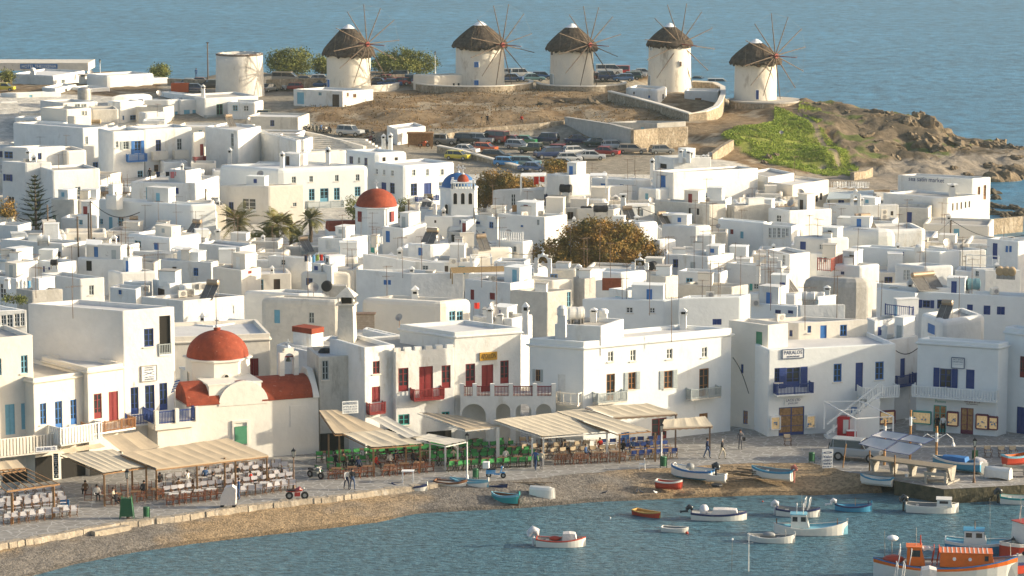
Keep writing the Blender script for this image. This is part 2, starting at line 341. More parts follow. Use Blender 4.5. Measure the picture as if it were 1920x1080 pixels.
# worn stone edge of the quay, a low kerb that ends where the sand reaches the paving
QST=mat('quay_stone',(.42,.36,.28),.95,.1,c2=(.27,.235,.19),nscale=2.2,bump=.08,bscale=4,stain=(.5,.47,.42),stscale=1.2)
for k in range(0,12):
 a,b_=wl[k],wl[k+1];n=max(1,int((b_-a).length/.62));d=(b_-a)/n;nn=Vector((d.y,-d.x,0)).normalized()
 if k==0:qw=thing('sea_wall','pale worn stone edge of the quay above the pebble beach','quay wall',tuple(wl[0]));ref=Vector(wl[0])
 for i in range(n):
  s_=a+d*i;t_=s_+d;w_=ru(.35,.7);zt=ZQ+ru(.04,.07)
  m2=M();lo=-.05
  p=[s_+nn*ru(.08,.2),t_+nn*ru(.08,.2),t_-nn*w_,s_-nn*w_]
  m2 .q(*[(q.x,q.y,zt+ru(-.01,.01))for q in p])
  top4=m2 .v[:4]
  for u in range(4):
   A,B=top4[u],top4[(u+1)%4];ofs=.12
   m2 .q(A,B,(B[0]+(nn.x*ofs if u==0 else 0),B[1]+(nn.y*ofs if u==0 else 0),lo),(A[0]+(nn.x*ofs if u==0 else 0),A[1]+(nn.y*ofs if u==0 else 0),lo))
  m2 .build('stone',QST,qw)
st=thing('stone_steps','stone steps from the quay down to the pebbles on the left','steps',tuple(P(205,992,.8)))
for k in range(3):
 a=P(172+8*k,993+5*k,ZQ-.25*k);b_=P(238+2*k,981+5*k,ZQ-.25*k)
 m2=M();d=(b_-a).normalized();m2 .box(0,(b_-a).length,-.42,.1,-.6,-.1,(d.x,d.y),(-d.y,d.x),(a.x,a.y,ZQ-.25*k));m2 .build('step',QST,st)
 # pier wall
mb=M();pw=[wl[-1]]+pl+[Vector((130,pl[-1].y+3,ZQ))]
for a,b_ in zip(pw[:-1],pw[1:]):
 mb.q((a.x,a.y,ZQ-.004),(b_.x,b_.y,ZQ-.004),(b_.x,b_.y,-2),(a.x,a.y,-2))
pier=mb.build('pier_wall',mat('wet_quay_stone',(.10,.085,.05),.7,.3,c2=(.035,.035,.02),nscale=1.5,bump=.08,bscale=3));tag(pier,'dark weedy wall of the pier above the harbour water','pier wall')
# beach
ww=[P(a,b,0)for a,b in WATER]
def resample(pts,n):
 Ls=[0]
 for a,b in zip(pts[:-1],pts[1:]):Ls.append(Ls[-1]+(b-a).length)
 out=[]
 for k in range(n):
  t=Ls[-1]*k/(n-1);i=0
  while i<len(pts)-2 and Ls[i+1]<t:i+=1
  f=(t-Ls[i])/max(1e-6,Ls[i+1]-Ls[i]);out.append(pts[i].lerp(pts[i+1],f))
 return out
def atx(pts,x):
 for a,b in zip(pts[:-1],pts[1:]):
  if a.x<=x<=b.x:return a.lerp(b,(x-a.x)/max(1e-6,b.x-a.x))
 return pts[0]if x<pts[0].x else pts[-1]
bx=np.arange(-42,wl[-1].x+2.6,.22);NV=34;verts=[];
for x in bx:
 lo=atx(ww,x);hi=atx(wl,x);hy=hi.y;ly=lo.y
 left=x<-10
 ztop=.84 if x<-9 else(.84+(ZQ+.02-.84)*min(1,(x+9)/9))
 if x>30:ztop=ZQ+.02
 for j in range(NV):
  t=j/(NV-1);y=ly-2.2+(hy+.25-ly+2.2)*t
  s=(y-ly)/max(.3,hy-ly)
  z=-.55+.55*min(1,(y-ly+2.2)/2.2)if y<ly else ztop*min(1,max(0,s))**.75
  nz_=noise.noise(Vector((x*.5,y*.8,0)))*.09+noise.noise(Vector((x*2.6,y*2.6,5)))*.035
  z+=nz_*(1 if s>0.02 else.3)
  if y>hy-.3 and x>-9:z=min(z,ZQ+.03)
  verts.append((x,y,z))
faces=[(i*NV+j,(i+1)*NV+j,(i+1)*NV+j+1,i*NV+j+1)for i in range(len(bx)-1)for j in range(NV-1)]
me=bpy.data.meshes.new('beach');me.from_pydata(verts,[],faces);me.polygons.foreach_set('use_smooth',[True]*len(faces))
ca=me.color_attributes.new('sand','FLOAT_COLOR','POINT');cl=[]
for x,y,z in verts:
 n1=noise.noise(Vector((x*.18,y*.35,2)));lo=atx(ww,x)
 sand=(.268,.196,.118);peb=(.165,.148,.128);c=sand
 def mixc(a,b,t):t=max(0,min(1,t));return tuple(p+(q-p)*t for p,q in zip(a,b))
 n3=noise.noise(Vector((x*.6,y*.6,7)))*1.6
 if x<-18:c=mixc(mixc(peb,sand,(y-lo.y-6+n3*2+n1*3)/2.5),sand,(x+27+n3*2)/4)
 elif x<5:c=mixc(sand,peb,(x+12+n3*2+n1*4)/5)
 elif x<18:c=mixc(peb,sand,(x-6+n3*2+n1*4)/7)
 if y<lo.y+.55:c=tuple(v*.62 for v in c)
 cl.extend((*c,1))
ca.data.foreach_set('color',cl)
m=bpy.data.materials.new('beach_sand');m.use_nodes=True;N=m.node_tree.nodes;L=m.node_tree.links;b=N['Principled BSDF'];b.inputs['Roughness'].default_value=.9;b.inputs['Specular IOR Level'].default_value=.15
at=N.new('ShaderNodeVertexColor');at.layer_name='sand';g=N.new('ShaderNodeNewGeometry')
v=N.new('ShaderNodeTexVoronoi');v.inputs['Scale'].default_value=5.5;L.new(g.outputs['Position'],v.inputs['Vector'])
nz=N.new('ShaderNodeTexNoise');nz.inputs['Scale'].default_value=7;nz.inputs['Detail'].default_value=6;L.new(g.outputs['Position'],nz.inputs[0])
sp_=N.new('ShaderNodeSeparateColor');L.new(v.outputs['Color'],sp_.inputs[0])
ad=N.new('ShaderNodeMath');ad.operation='ADD';L.new(sp_.outputs[0],ad.inputs[0]);L.new(nz.outputs[0],ad.inputs[1])
mr=N.new('ShaderNodeMapRange');mr.inputs[1].default_value=.3;mr.inputs[2].default_value=1.6;mr.inputs[3].default_value=.6;mr.inputs[4].default_value=1.5;L.new(ad.outputs[0],mr.inputs[0])
hs=N.new('ShaderNodeHueSaturation');L.new(at.outputs[0],hs.inputs['Color']);L.new(mr.outputs[0],hs.inputs['Value']);L.new(hs.outputs[0],b.inputs['Base Color'])
bp=N.new('ShaderNodeBump');bp.inputs['Distance'].default_value=.10;bp.inputs['Strength'].default_value=.9;L.new(ad.outputs[0],bp.inputs['Height']);L.new(bp.outputs[0],b.inputs['Normal'])
me.materials.append(m);bo=bpy.data.objects.new('beach',me);col.objects.link(bo);struct(bo)
# ---- the evening haze over the sea and town
hb_=M();hb_.box(-6100,6100,-200,9100,-6,54);hz_o=hb_.build('haze',bpy.data.materials.new('haze_air'));hm=hz_o.data.materials[0];hm.use_nodes=True
for n_ in list(hm.node_tree.nodes):hm.node_tree.nodes.remove(n_)
pv=hm.node_tree.nodes.new('ShaderNodeVolumePrincipled');pv.inputs['Density'].default_value=.00007;pv.inputs['Color'].default_value=(.80,.96,.97,1);pv.inputs['Anisotropy'].default_value=.1
mo=hm.node_tree.nodes.new('ShaderNodeOutputMaterial');hm.node_tree.links.new(pv.outputs[0],mo.inputs['Volume']);hz_o['kind']='stuff';hz_o['label']='pale evening sea haze';hz_o['category']='haze'
# ================================================================ buildings
def xint(p,d,q,e):
 """intersection of 2D lines p+td, q+se"""
 den=d[0]*e[1]-d[1]*e[0]
 if abs(den)<1e-9:return q
 t=((q[0]-p[0])*e[1]-(q[1]-p[1])*e[0])/den
 return(p[0]+t*d[0],p[1]+t*d[1])
def rounded_poly(C,inset,rc,n=2):
 """C: 4 corners CCW (seen from above). Returns verts; each corner gives n+1 points."""
 k=len(C);L=[]
 for i in range(k):
  a=C[i];b=C[(i+1)%k];dx,dy=b[0]-a[0],b[1]-a[1];l=math.hypot(dx,dy);dx/=l;dy/=l
  L.append(((a[0]-dy*inset,a[1]+dx*inset),(dx,dy)))
 Q=[xint(L[i-1][0],L[i-1][1],L[i][0],L[i][1])for i in range(k)]
 r=max(rc-inset,.015);out=[]
 for i in range(k):
  d0=L[i-1][1];d1=L[i][1];c=Q[i]
  a=(c[0]-d0[0]*r,c[1]-d0[1]*r);b=(c[0]+d1[0]*r,c[1]+d1[1]*r)
  for j in range(n+1):
   t=j/n;u=(1-t)**2;v=2*t*(1-t);w=t*t
   out.append((a[0]*u+c[0]*v+b[0]*w,a[1]*u+c[1]*v+b[1]*w))
 return out
def wall_face(mb,p0,p1,z0,z1,holes,depth):
 dx,dy=p1[0]-p0[0],p1[1]-p0[1];l=math.hypot(dx,dy);ex,ey=dx/l,dy/l
 nx_,ny_=-ey,ex
 hs_=[]
 for h in holes:
  u0,u1,a,b=max(.05,h[0]),min(l-.05,h[1]),max(z0+.02,h[2]),min(z1-.03,h[3])
  if u1-u0>.1 and b-a>.1:hs_.append((u0,u1,a,b))
 us=sorted(set([0,l]+[h[0]for h in hs_]+[h[1]for h in hs_]));zs=sorted(set([z0,z1]+[h[2]for h in hs_]+[h[3]for h in hs_]))
 pt=lambda u,z,d=0:(p0[0]+ex*u+nx_*d,p0[1]+ey*u+ny_*d,z)
 for i in range(len(us)-1):
  for j in range(len(zs)-1):
   um=(us[i]+us[i+1])/2;zm=(zs[j]+zs[j+1])/2
   if any(h[0]<um<h[1]and h[2]<zm<h[3]for h in hs_):continue
   mb.q(pt(us[i],zs[j]),pt(us[i+1],zs[j]),pt(us[i+1],zs[j+1]),pt(us[i],zs[j+1]))
 for u0,u1,a,b in hs_:
  D=depth
  mb.q(pt(u0,a),pt(u0,b),pt(u0,b,D),pt(u0,a,D));mb.q(pt(u1,a),pt(u1,b),pt(u1,b,D),pt(u1,a,D))
  mb.q(pt(u0,a),pt(u1,a),pt(u1,a,D),pt(u0,a,D));mb.q(pt(u0,b),pt(u1,b),pt(u1,b,D),pt(u0,b,D))
def window(parent,p0,p1,u0,u1,z0,z1,sty,depth):
 """a window or door set in its opening. sty: colour letter + kind"""
 dx,dy=p1[0]-p0[0],p1[1]-p0[1];l=math.hypot(dx,dy);ex,ey=dx/l,dy/l
 A=(ex,ey);B=(-ey,ex);O=(p0[0],p0[1],0)
 w=u1-u0;h=z1-z0;kind=sty[1:]or 'w';cm=CM[sty[0]]
 fw=min(.09,w*.12);D=depth
 if kind=='h':
  m=M();m.box(u0-.02,u1+.02,D-.02,D+.02,z0-.02,z1+.02,A,B,O);m.build('opening',DARK,parent);return
 isdoor='d' in kind or h>1.75
 nm='door' if isdoor else 'window'
 if 's' in kind or kind=='d':
  m=M();d0=D-.09
  n=2 if w>.75 else 1;lw=w/n
  for k in range(n):
   a,b=u0+k*lw+.012,u0+(k+1)*lw-.012
   m.box(a,b,d0,d0+.04,z0,z1,A,B,O)
   for q in(a,b-.07):m.box(q,q+.07,d0-.025,d0,z0,z1,A,B,O)
   for q in(z0,z1-.08,(z0+z1)/2-.04):m.box(a+.07,b-.07,d0-.022,d0,q,q+.08,A,B,O)
   if kind!='d':
    ns=int((h-.2)/.13)
    for s_ in range(ns):
     zz=z0+.1+s_*.13
     m.box(a+.07,b-.07,d0-.014,d0,zz,zz+.06,A,B,O)
  m.build('shutter' if not isdoor else 'door',cm,parent);return
 m=M();d0=D-.1
 m.box(u0,u0+fw,d0,d0+.06,z0,z1,A,B,O);m.box(u1-fw,u1,d0,d0+.06,z0,z1,A,B,O)
 m.box(u0+fw,u1-fw,d0,d0+.06,z1-fw,z1,A,B,O);m.box(u0+fw,u1-fw,d0,d0+.06,z0,z0+(fw if not isdoor else.5),A,B,O)
 um=(u0+u1)/2;m.box(um-.045,um+.045,d0+.005,d0+.055,z0,z1-fw,A,B,O)
 nb=2 if h>1.1 else 1
 for k in range(nb):
  zz=z0+h*(k+1)/(nb+1)+(.15 if isdoor else 0);m.box(u0+fw,u1-fw,d0+.01,d0+.05,zz-.025,zz+.025,A,B,O)
 fr=m.build(nm,cm,parent)
 if not isdoor and w>.3:m=M();m.box(u0-.1,u1+.1,-.09,.02,z0-.1,z0-.005,A,B,O);m.build('sill',W['c'],fr)
 m=M();m.box(u0+.01,u1-.01,d0+.028,d0+.036,z0+.01,z1-.01,A,B,O);m.build('pane',SHOPG if 'x' in kind else GLASS,fr)
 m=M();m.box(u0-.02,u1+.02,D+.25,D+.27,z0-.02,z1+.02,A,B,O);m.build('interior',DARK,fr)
 if 'o' in kind:
  lw=w*.5
  for sgn in(-1,1):
   m=M();a=u0-lw-.03 if sgn<0 else u1+.03
   m.box(a,a+lw,-.06,-.02,z0-.03,z1+.03,A,B,O)
   for s_ in range(int(h/.14)):m.box(a+.05,a+lw-.05,-.08,-.06,z0+.05+s_*.14,z0+.11+s_*.14,A,B,O)
   m.build('shutter',CM['y']if 'G' in kind else cm,parent)
HOUSES=[];WINR=[];AUTO=random.Random(77)
HD={}
def house(nick,z,pts,wins=(),m='w',r=.19,par=.32,base=-.3,depth=None,roof=None,cat='house',cornice=0,name='house',rc=None,wd=.16,Z=None):
 """pts: picture positions of the left, front and right roof corners; any but C may be None"""
 L_,C_,R_=pts
 Z=Z or(z,z,z)
 C=P(*C_,Z[1]);Lp=P(*L_,Z[0])if L_ else None;R=P(*R_,Z[2])if R_ else None
 dp=depth or 6.0
 if Lp is None:
  d=(R-C).normalized();Lp=C+Vector((-d.y,d.x,0))*dp
  if Lp.y<C.y:Lp=C-(Lp-C)
 if R is None:
  d=(C-Lp).normalized();R=C+Vector((-d.y,d.x,0))*dp
 if depth and L_ and R_:
 # one long front L-C-R is not wanted: keep both faces
  pass
 for q in(Lp,R,C):q.z=z
 Bk=Lp+R-C
 fp=[(Lp.x,Lp.y),(C.x,C.y),(R.x,R.y),(Bk.x,Bk.y)]
 area=sum(fp[i][0]*fp[(i+1)%4][1]-fp[(i+1)%4][0]*fp[i][1]for i in range(4))
 if area<0:print('BAD footprint',nick)
 root=thing(name,nick,cat,(C.x,C.y,max(0,base)))
 rc=rc if rc is not None else(r*1.3)
 ztop=z;wallm=W[m]if isinstance(m,str)else m
 holes={'L':[],'R':[]};todo=[]
 if not wins and L_ and z<9.4 and AUTO.random()<.6:
  wins=[];W_=C_[0]-L_[0]
  if W_>30:
   for t_ in((.28,.7)if W_>60 else(.5,)):
    sc_=F/C.y;xm=L_[0]+W_*t_;ym=L_[1]+(C_[1]-L_[1])*t_+.7*sc_;k_=AUTO.uniform(.22,.38)*sc_;wins.append(('L',xm-k_,ym,xm+k_,ym+AUTO.choice((.8,.9,1.6))*sc_,AUTO.choice('nbywdl')+AUTO.choice('ws')))
 for w in wins:
  WINR.append((w[1],w[2],w[3],w[4],C.y))
  f,x0,y0,x1,y1,sty=w
  a,b=(Lp,C)if f=='L' else(C,R)
  xm,ym=(x0+x1)/2,(y0+y1)/2
  u0,_=PPL(x0,ym,a,b);u1,_=PPL(x1,ym,a,b);_,zt=PPL(xm,y0,a,b);_,zb=PPL(xm,y1,a,b)
  ln=(b-a).length
  u0=max(.25,u0);u1=min(ln-.2,u1);zt=min(zt,z-r-.12)
  if u1-u0<.25 or zt-zb<.25:print('skip window',nick,w,round(u0,1),round(u1,1),round(zb,1),round(zt,1));continue
  holes[f].append((u0,u1,zb,zt));todo.append((a,b,u0,u1,zb,zt,sty))
 mb=M();zc=z-r
 # straight walls between the rounded corners
 loops=[]
 base_l=rounded_poly(fp,0,rc)
 def idxs(i):return base_l[i*3:(i+1)*3]
 names=['L','R',None,None]
 for i in range(4):
  a=idxs(i)[2];b=idxs((i+1)%4)[0]
  A_=Lp if i==0 else C if i==1 else None
  hh=[]
  if names[i]:
   ofs=math.hypot(a[0]-fp[i][0],a[1]-fp[i][1])
   hh=[(h[0]-ofs,h[1]-ofs,h[2],h[3])for h in holes[names[i]]]
  wall_face(mb,a,b,base,zc,hh,wd)
  c=idxs((i+1)%4)
  for k in range(2):mb.q((*c[k],base),(*c[k+1],base),(*c[k+1],zc),(*c[k],zc))
 TX,TY=(AUTO.uniform(-.014,.014),AUTO.uniform(-.02,.02))if not cornice and z<9.7 else(0,0)
 ins=[(0,zc),(r*.12,z-r*.45),(r*.45,z-r*.1),(r,z),(max(r,.12)+.16,z),(max(r,.12)+.22,z-par)]
 lp=[rounded_poly(fp,i_,rc)for i_,_ in ins];n=12
 base_i=len(mb.v);mb.v.extend([(x,y,ins[k][1])for k in range(len(ins))for x,y in lp[k]])
 for k in range(len(ins)-1):
  for j in range(n):
   mb.f.append((base_i+k*n+j,base_i+k*n+(j+1)%n,base_i+(k+1)*n+(j+1)%n,base_i+(k+1)*n+j));mb.m.append(0)
 mb.v=[(x,y,q+(TX*(x-C.x)+TY*(y-C.y)if q>zc-.01 else 0))for x,y,q in mb.v]
 wo_=mb.build('wall',wallm,root)
 mb=M();mb.q(*[(x,y,z-par+.002+TX*(x-C.x)+TY*(y-C.y))for x,y in rounded_poly(fp,max(r,.12)+.2,rc)])
 rm=roof or(ROOFW if m in('b',)or rnd()<.35 else ROOF)
 mb.build('roof',rm,root)
 if cornice:
  mb=M();o1=rounded_poly(fp,-.16,.05);o0=rounded_poly(fp,-.003,.05);zz=z-cornice
  for a_,b_,zA,zB in((o0,o1,zz-.14,zz),(o1,o1,zz,zz+.1),(o1,o0,zz+.1,zz+.12)):
   for j in range(n):mb.q((*a_[j],zA),(*a_[(j+1)%n],zA),(*b_[(j+1)%n],zB),(*b_[j],zB))
  mb.build('cornice',wallm,root)
 for t in todo:window(root,*t[:6],t[6],wd)
 info=dict(root=root,L=Lp,C=C,R=R,B=Bk,z=z,zr=z-par,nick=nick)
 HOUSES.append(info);HD[nick]=info
 return info
 # ---------------------------------------------------------------- the town, far rows first
H=house
# upper left, by the far sea
H('low pale flat-roofed building left of the yellow car',11,((22,138),(100,142),(160,132)),[('R',115,149,122,156,'yw')],r=.25)
H('long white house with round shoulders below the round bush',10.5,((155,147),(209,150),(318,145)),[('R',220,160,225,168,'dw'),('R',228,161,236,168,'bw'),('R',289,158,304,168,'lwo')],r=.3)
H('low white vaulted roof below the hotel canopy',11.6,((160,138),(200,142),(290,137)),[],r=.5)
H('white house with one pale blue door near the left edge',10,((0,174),(30,175),(115,172)),[('R',55,178,61,198,'ld')])
H('bright white stepped house beside the grey water tank',10.3,((78,163),(104,166),(144,158)),[('R',122,166,126,172,'d')],r=.25)
H('small white house with a navy door behind the tank',10,(None,(166,166),(207,163)),[('R',181,175,188,186,'nd')],r=.25)
H('rounded white dome-shouldered house below the long white house',9.9,((205,178),(240,177),(289,174)),[('R',259,186,268,192,'nw')],r=.6)
H('white house with red shutters at the far left edge',9,((-40,188),(0,191),(34,190)),[('R',3,202,15,217,'rs'),('R',0,248,8,262,'rs'),('R',13,248,23,260,'rs')])
H('grey-white stepped house with small paned windows',9.6,((75,202),(125,205),(172,202)),[('R',153,208,158,216,'yw'),('R',159,208,163,216,'yw')],m='c')
H('low white house under a glazed terrace',9.9,((75,188),(118,193),(178,190)),[('R',119,196,126,201,'yw'),('R',140,195,150,201,'yw'),('R',152,195,162,201,'yw')],r=.1)
H('beige rough plastered house without windows',9.2,(None,(172,205),(222,204)),[],m='o')
H('white lower house under the stepped grey-white house',9.0,((125,217),(139,218),(172,216)),[],m='c')
H('lit white house with three small blue windows',9.6,((200,189),(225,191),(269,188)),[('R',228,217,233,225,'bw'),('R',244,216,255,225,'bw'),('R',258,216,264,225,'bw')],r=.3)
H('white house with three pale blue doors',9.5,((269,187),(315,187),(336,186)),[('R',327,209,334,226,'ls')])
H('second bay of white house with pale blue doors',9.45,(None,(336.5,187),(376,186)),[('R',345,206,356,227,'ls'),('R',361,206,370,225,'ls')])
H('low white wall house left of the pale blue doors',8.6,((258,210),(272,212),(314,210)),[],r=.3)
H('wide white house with a grey-green balcony below the ruined mill',9.9,(None,(383,184),(485,179)),[('R',406,195,418,227,'gwd'),('R',444,193,456,219,'gw')],depth=9)
H('low roof terrace between the pale blue doors and the ruined mill',9.6,((300,172),(383,182),(400,180)),[],roof=ROOF)
H('long shaded white house with iron masts on top',10,((24,230),(155,240),(203,237)),[('R',160,256,165,270,'yw'),('R',188,255,203,269,'nw'),('R',174,304,184,315,'bw')],r=.12)
H('tall white house with blue balcony and blue shutters',10.5,(None,(211,247),(270,244)),[('R',217,265,222,277,'yw'),('R',231,265,241,280,'ywo'),('R',252,264,264,288,'bdo'),('R',258,320,268,334,'lw')],m='w')
H('tall white house with two white concrete balconies',10.5,(None,(270.5,243),(360,238)),[('R',292,262,302,283,'nw'),('R',332,260,341,281,'yw'),('R',289,309,297,322,'ow'),('R',332,306,341,312,'dw')])
H('narrow orange-lit house with a red door and red balcony',10.3,((358,248),(362,249),(384,247)),[('R',375,270,382,292,'rd')],m='c')
H('tall shaded windowless white house above the chimneys',10.6,((384,237),(446,245),(490,236)),[('L',433,250,438,280,'yw')])
H('stepped shaded white house beside the broad stairs',9.6,((446,240),(556,264),(565,262)),[],m='w')
# second band on the left
H('white house with a lit gable end above the dark pine',9.5,((3,275),(50,277),(123,273)),[('L',8,284,24,297,'bw'),('R',71,287,78,299,'nw')])
H('tall white house behind the dark pine tree',9.5,((2,302),(47,305),(98,303)),[('L',11,327,19,339,'nwo'),('L',15,368,27,392,'ww'),('R',68,372,76,389,'nw')])
H('brightly lit white house right of the pine tree',8.8,(None,(98,320),(188,315)),[('R',141,350,151,366,'yw')])
H('lower white wall house with a long lit top',8.9,(None,(124,283),(163,281)),[],m='c',r=.3)
H('long white roof terrace house with a hanging wash line',7.5,((244,340),(367,343),(412,331)),[],r=.2)
H('white shed on the wash line terrace',9.1,((315,316),(348,320),(378,315)),[],base=7,name='roof_shed')
H('white house with pale blue balcony and round-edged roof',8.5,((408,309),(521,317),(694,311)),[('R',547,331,555,343,'yw'),('R',580,330,587,341,'yw'),('R',628,328,635,340,'yw'),('R',667,327,674,339,'yw'),('R',579,354,590,376,'lw'),('R',600,353,616,378,'lwd'),('R',626,352,637,375,'lw'),('R',665,350,676,368,'lw')],r=.6,m='b')
H('big white house with large multi-pane window by the palms',7.6,((410,346),(503,349),(572,346)),[('L',454,372,480,399,'ww'),('L',429,379,438,394,'nw'),('R',549,380,556,387,'yw')],m='c')
H('beige house squeezed between two white chimneys houses',7.6,((562,286),(570,288),(650,283)),[],m='c')
H('old grey stained stone house beside the electricity poles',7,((95,372),(139,375),(147,373)),[('L',97,403,105,427,'gw')],m='o')
H('grey patch-plastered wall house behind the poles',6.9,(None,(147.5,375),(183,373)),[],m='g')
H('long shaded white house with many masts in front',7.5,((183,372),(358,384),(407,382)),[('L',185,410,193,420,'lw'),('L',204,407,211,440,'ld'),('L',221,407,232,427,'lw')],m='b')
H('pale lean-to with a blue window beside the old grey house',6.2,((142,402),(182,404),(186,403)),[('L',148,412,155,421,'lw')],m='b')
H('white block with battlement lumps above the long shaded house',8.3,((197,364),(218,367),(231,365)),[],base=6.5,name='roof_block')
# middle band
H('upper white house with small navy windows and a flat terrace',9.5,((645,281),(702,287),(765,284)),[('L',655,293,662,307,'nw'),('L',671,295,675,306,'yw'),('L',683,296,689,310,'nw'),('R',717,295,723,304,'dw'),('R',740,295,746,304,'dw')],r=.5,m='b')
H('white two-storey house with navy doors and dark rail',8.5,((700,303),(755,311),(853,304)),[('L',702,316,708,327,'ww'),('L',718,318,722,328,'ww'),('L',733,319,738,330,'ww'),('L',715,342,724,357,'nd'),('L',731,343,740,363,'nw'),('R',773,318,779,329,'yw'),('R',799,317,804,329,'yw'),('R',826,317,832,328,'yw'),('R',770,344,782,367,'nw'),('R',795,343,809,369,'nd'),('R',823,341,832,355,'yw')],r=.35,m='b')
H('white storehouse with a ribbed roof by the car park wall',7.5,((725,236),(745,243),(798,236)),[('L',748,246,752,252,'yw')],r=.1)
H('long low white house under the white pergola roof',6.6,((922,354),(1067,353),(1187,348)),[],r=.2)
H('white box room on the long low roof',8.7,((1024,326),(1067,329),(1107,326)),[],base=6,name='roof_hut',cat='roof hut')
H('big blank white house with a bright blue door',8.5,((1223,320),(1262,324),(1422,313)),[('L',1238,329,1248,351,'bd')],r=.12,depth=8)
H('white terrace house crowned by many white chimneys',9.3,((1227,292),(1262,297),(1334,295)),[('L',1237,307,1250,316,'dh')],r=.1)
H('low white annex left of the blank white house',6.4,((1195,351),(1230,354),(1261,352)),[],r=.3)
H('white roof house behind the annex with a thick round pipe',7.2,((1108,333),(1190,337),(1222,334)),[],r=.2)
H('cream flat-roofed house below the green slope',6.5,((1400,336),(1486,347),(1554,338)),[('R',1521,367,1534,379,'dw'),('R',1537,362,1542,375,'dw')],m='c',r=.06)
H('white house with an open roof below the green slope',7.2,((1395,322),(1440,332),(1490,325)),[],r=.06)
SEA1=H('white waterfront restaurant with dark blue lettering on its wall',7.2,((1683,327),(1823,335),(1858,332)),[('R',1833,350,1838,376,'ow'),('R',1844,347,1849,374,'ow')],r=.1,cat='restaurant',name='restaurant_building')
SEA2=H('low white waterfront bar with five small arched windows',5.5,((1655,362),(1776,371),(1840,365)),[('R',1785,381,1788,395,'dw'),('R',1793,380,1796,394,'dw'),('R',1801,379,1804,392,'dw'),('R',1809,378,1812,390,'dw'),('R',1816,377,1819,389,'dw')],r=.15,cat='bar',name='bar_building',base=.4)
H('white low house left of the blue-lettered restaurant',6.0,((1543,380),(1615,385),(1686,384)),[('R',1670,396,1675,404,'dw')],r=.12)
H('shaded white block house under the four air units',6.3,((1440,390),(1480,395),(1560,390)),[],r=.12)
H('old lit plaster house with two slit windows',6.8,((1226,376),(1330,384),(1362,382)),[('L',1291,390,1295,402,'dw'),('L',1306,391,1311,403,'dw')],m='o',r=.15)
H('white house with crumbly textured gable',6.6,((1362,383),(1375,386),(1445,383)),[],m='o',r=.12)
H('rounded white house at the right end of the long roof',6.2,((1135,384),(1228,381),(1232,380)),[],r=.4)
H('cream house with a grey slab roof behind the big brown tree',6.1,((1083,391),(1150,393),(1163,390)),[],m='c',r=.05,roof=ROOF)
H('white vaulted house right of the power pole',5.8,((1230,398),(1284,400),(1290,399)),[],r=.9)
H('white chapel roof house behind the big brown tree',5.8,((1150,415),(1200,418),(1236,414)),[],r=.4)
H('white house with a lit round gable and a stair tower',6.0,((1238,420),(1305,424),(1336,421)),[('L',1296,441,1302,458,'ww')],r=.35)
H('white cube right of the big brown tree',5.6,((1219,449),(1237,451),(1270,448)),[],r=.35)
H('shaded white house with red and pale blue shutters',5.8,((1345,411),(1433,418),(1440,415)),[('L',1369,430,1375,439,'rs'),('L',1388,434,1394,447,'ls')],m='b',r=.2)
H('white sunroom house with a row of glass doors',5.9,((1430,420),(1484,425),(1500,420)),[('L',1441,427,1446,446,'ww'),('L',1449,427,1454,446,'ww'),('L',1457,427,1463,446,'ww'),('L',1466,428,1471,446,'ww'),('L',1473,428,1478,443,'ww')],r=.08)
H('white house with a navy door left of two cube houses',5.8,((1486,443),(1553,447),(1594,444)),[('L',1500,453,1511,468,'nd'),('L',1536,458,1543,468,'ww')],r=.3)
H('long white vaulted house left of the blue panelled box',5.8,((1563,426),(1648,430),(1690,428)),[],r=.9)
H('long lit white house with a thick roof edge',5.6,(None,(1650,432),(1738,430)),[],r=.5)
H('white cube house with louvred window by the red fence',6,((1436,468),(1480,477),(1519,473)),[('L',1467,478,1472,497,'ww')],r=.08)
H('white house behind the red roof fence',5.5,((1518,474),(1532,475),(1602,473)),[('R',1536,482,1541,492,'yw'),('R',1545,482,1550,492,'yw'),('R',1580,478,1592,486,'yw')],r=.1)
H('white house marked with a letter E on its wall',5.6,((1595,464),(1762,472),(1800,469)),[('L',1684,467,1695,479,'nd')],m='b',r=.12)
H('low white house with two round vents',5.3,((1740,462),(1800,470),(1850,468)),[],r=.12)
H('shaded white house with blue stairs door at the right edge',7,((1850,447),(1909,453),(1935,450)),[('L',1861,456,1870,486,'nd'),('L',1885,461,1890,473,'bs'),('L',1892,461,1897,473,'bs')],r=.1)
H('white house with tall narrow white window left of the tanks',6.2,((1676,494),(1733,500),(1790,497)),[('L',1694,506,1698,525,'ww'),('L',1700,506,1705,525,'ww')],r=.3)
H('white house with a small navy window below the red fence',5.8,((1560,495),(1612,499),(1651,495)),[('L',1576,509,1583,515,'nw')],r=.25)
H('low white house with grey windows under the orange tanks',5.9,((1821,503),(1847,507),(1915,506)),[('L',1829,508,1835,518,'yw'),('R',1857,510,1867,514,'yw')],r=.05)
H('white house under the great brown tree with a white balcony',8,((934,402),(1021,407),(1064,402)),[('L',976,422,981,426,'bw'),('L',1007,412,1011,422,'yw')],r=.08)
H('blue-shadowed white house with a junk-filled roof pen',7.2,((888,402),(933,408),(936,407)),[('L',889,415,900,420,'nw'),('L',917,416,925,428,'bw')],m='b',r=.1)
H('lower white house with a white railed terrace',5.9,((928,449),(981,454),(1001,450)),[('L',962,462,968,472,'yw')],r=.3)
H('low white terrace with two air units behind the dish',6.2,((795,404),(885,407),(888,406)),[('L',814,413,818,418,'dw')],m='b',r=.15)
H('rounded blue-white house below the cable pole',5.8,((838,424),(921,427),(924,426)),[('L',904,434,909,447,'bw')],m='b',r=.4)
H('small grey concrete block room with a dark doorway',6.1,((840,434),(863,437),(885,434)),[('L',846,440,853,454,'dh')],m='g',r=.05)
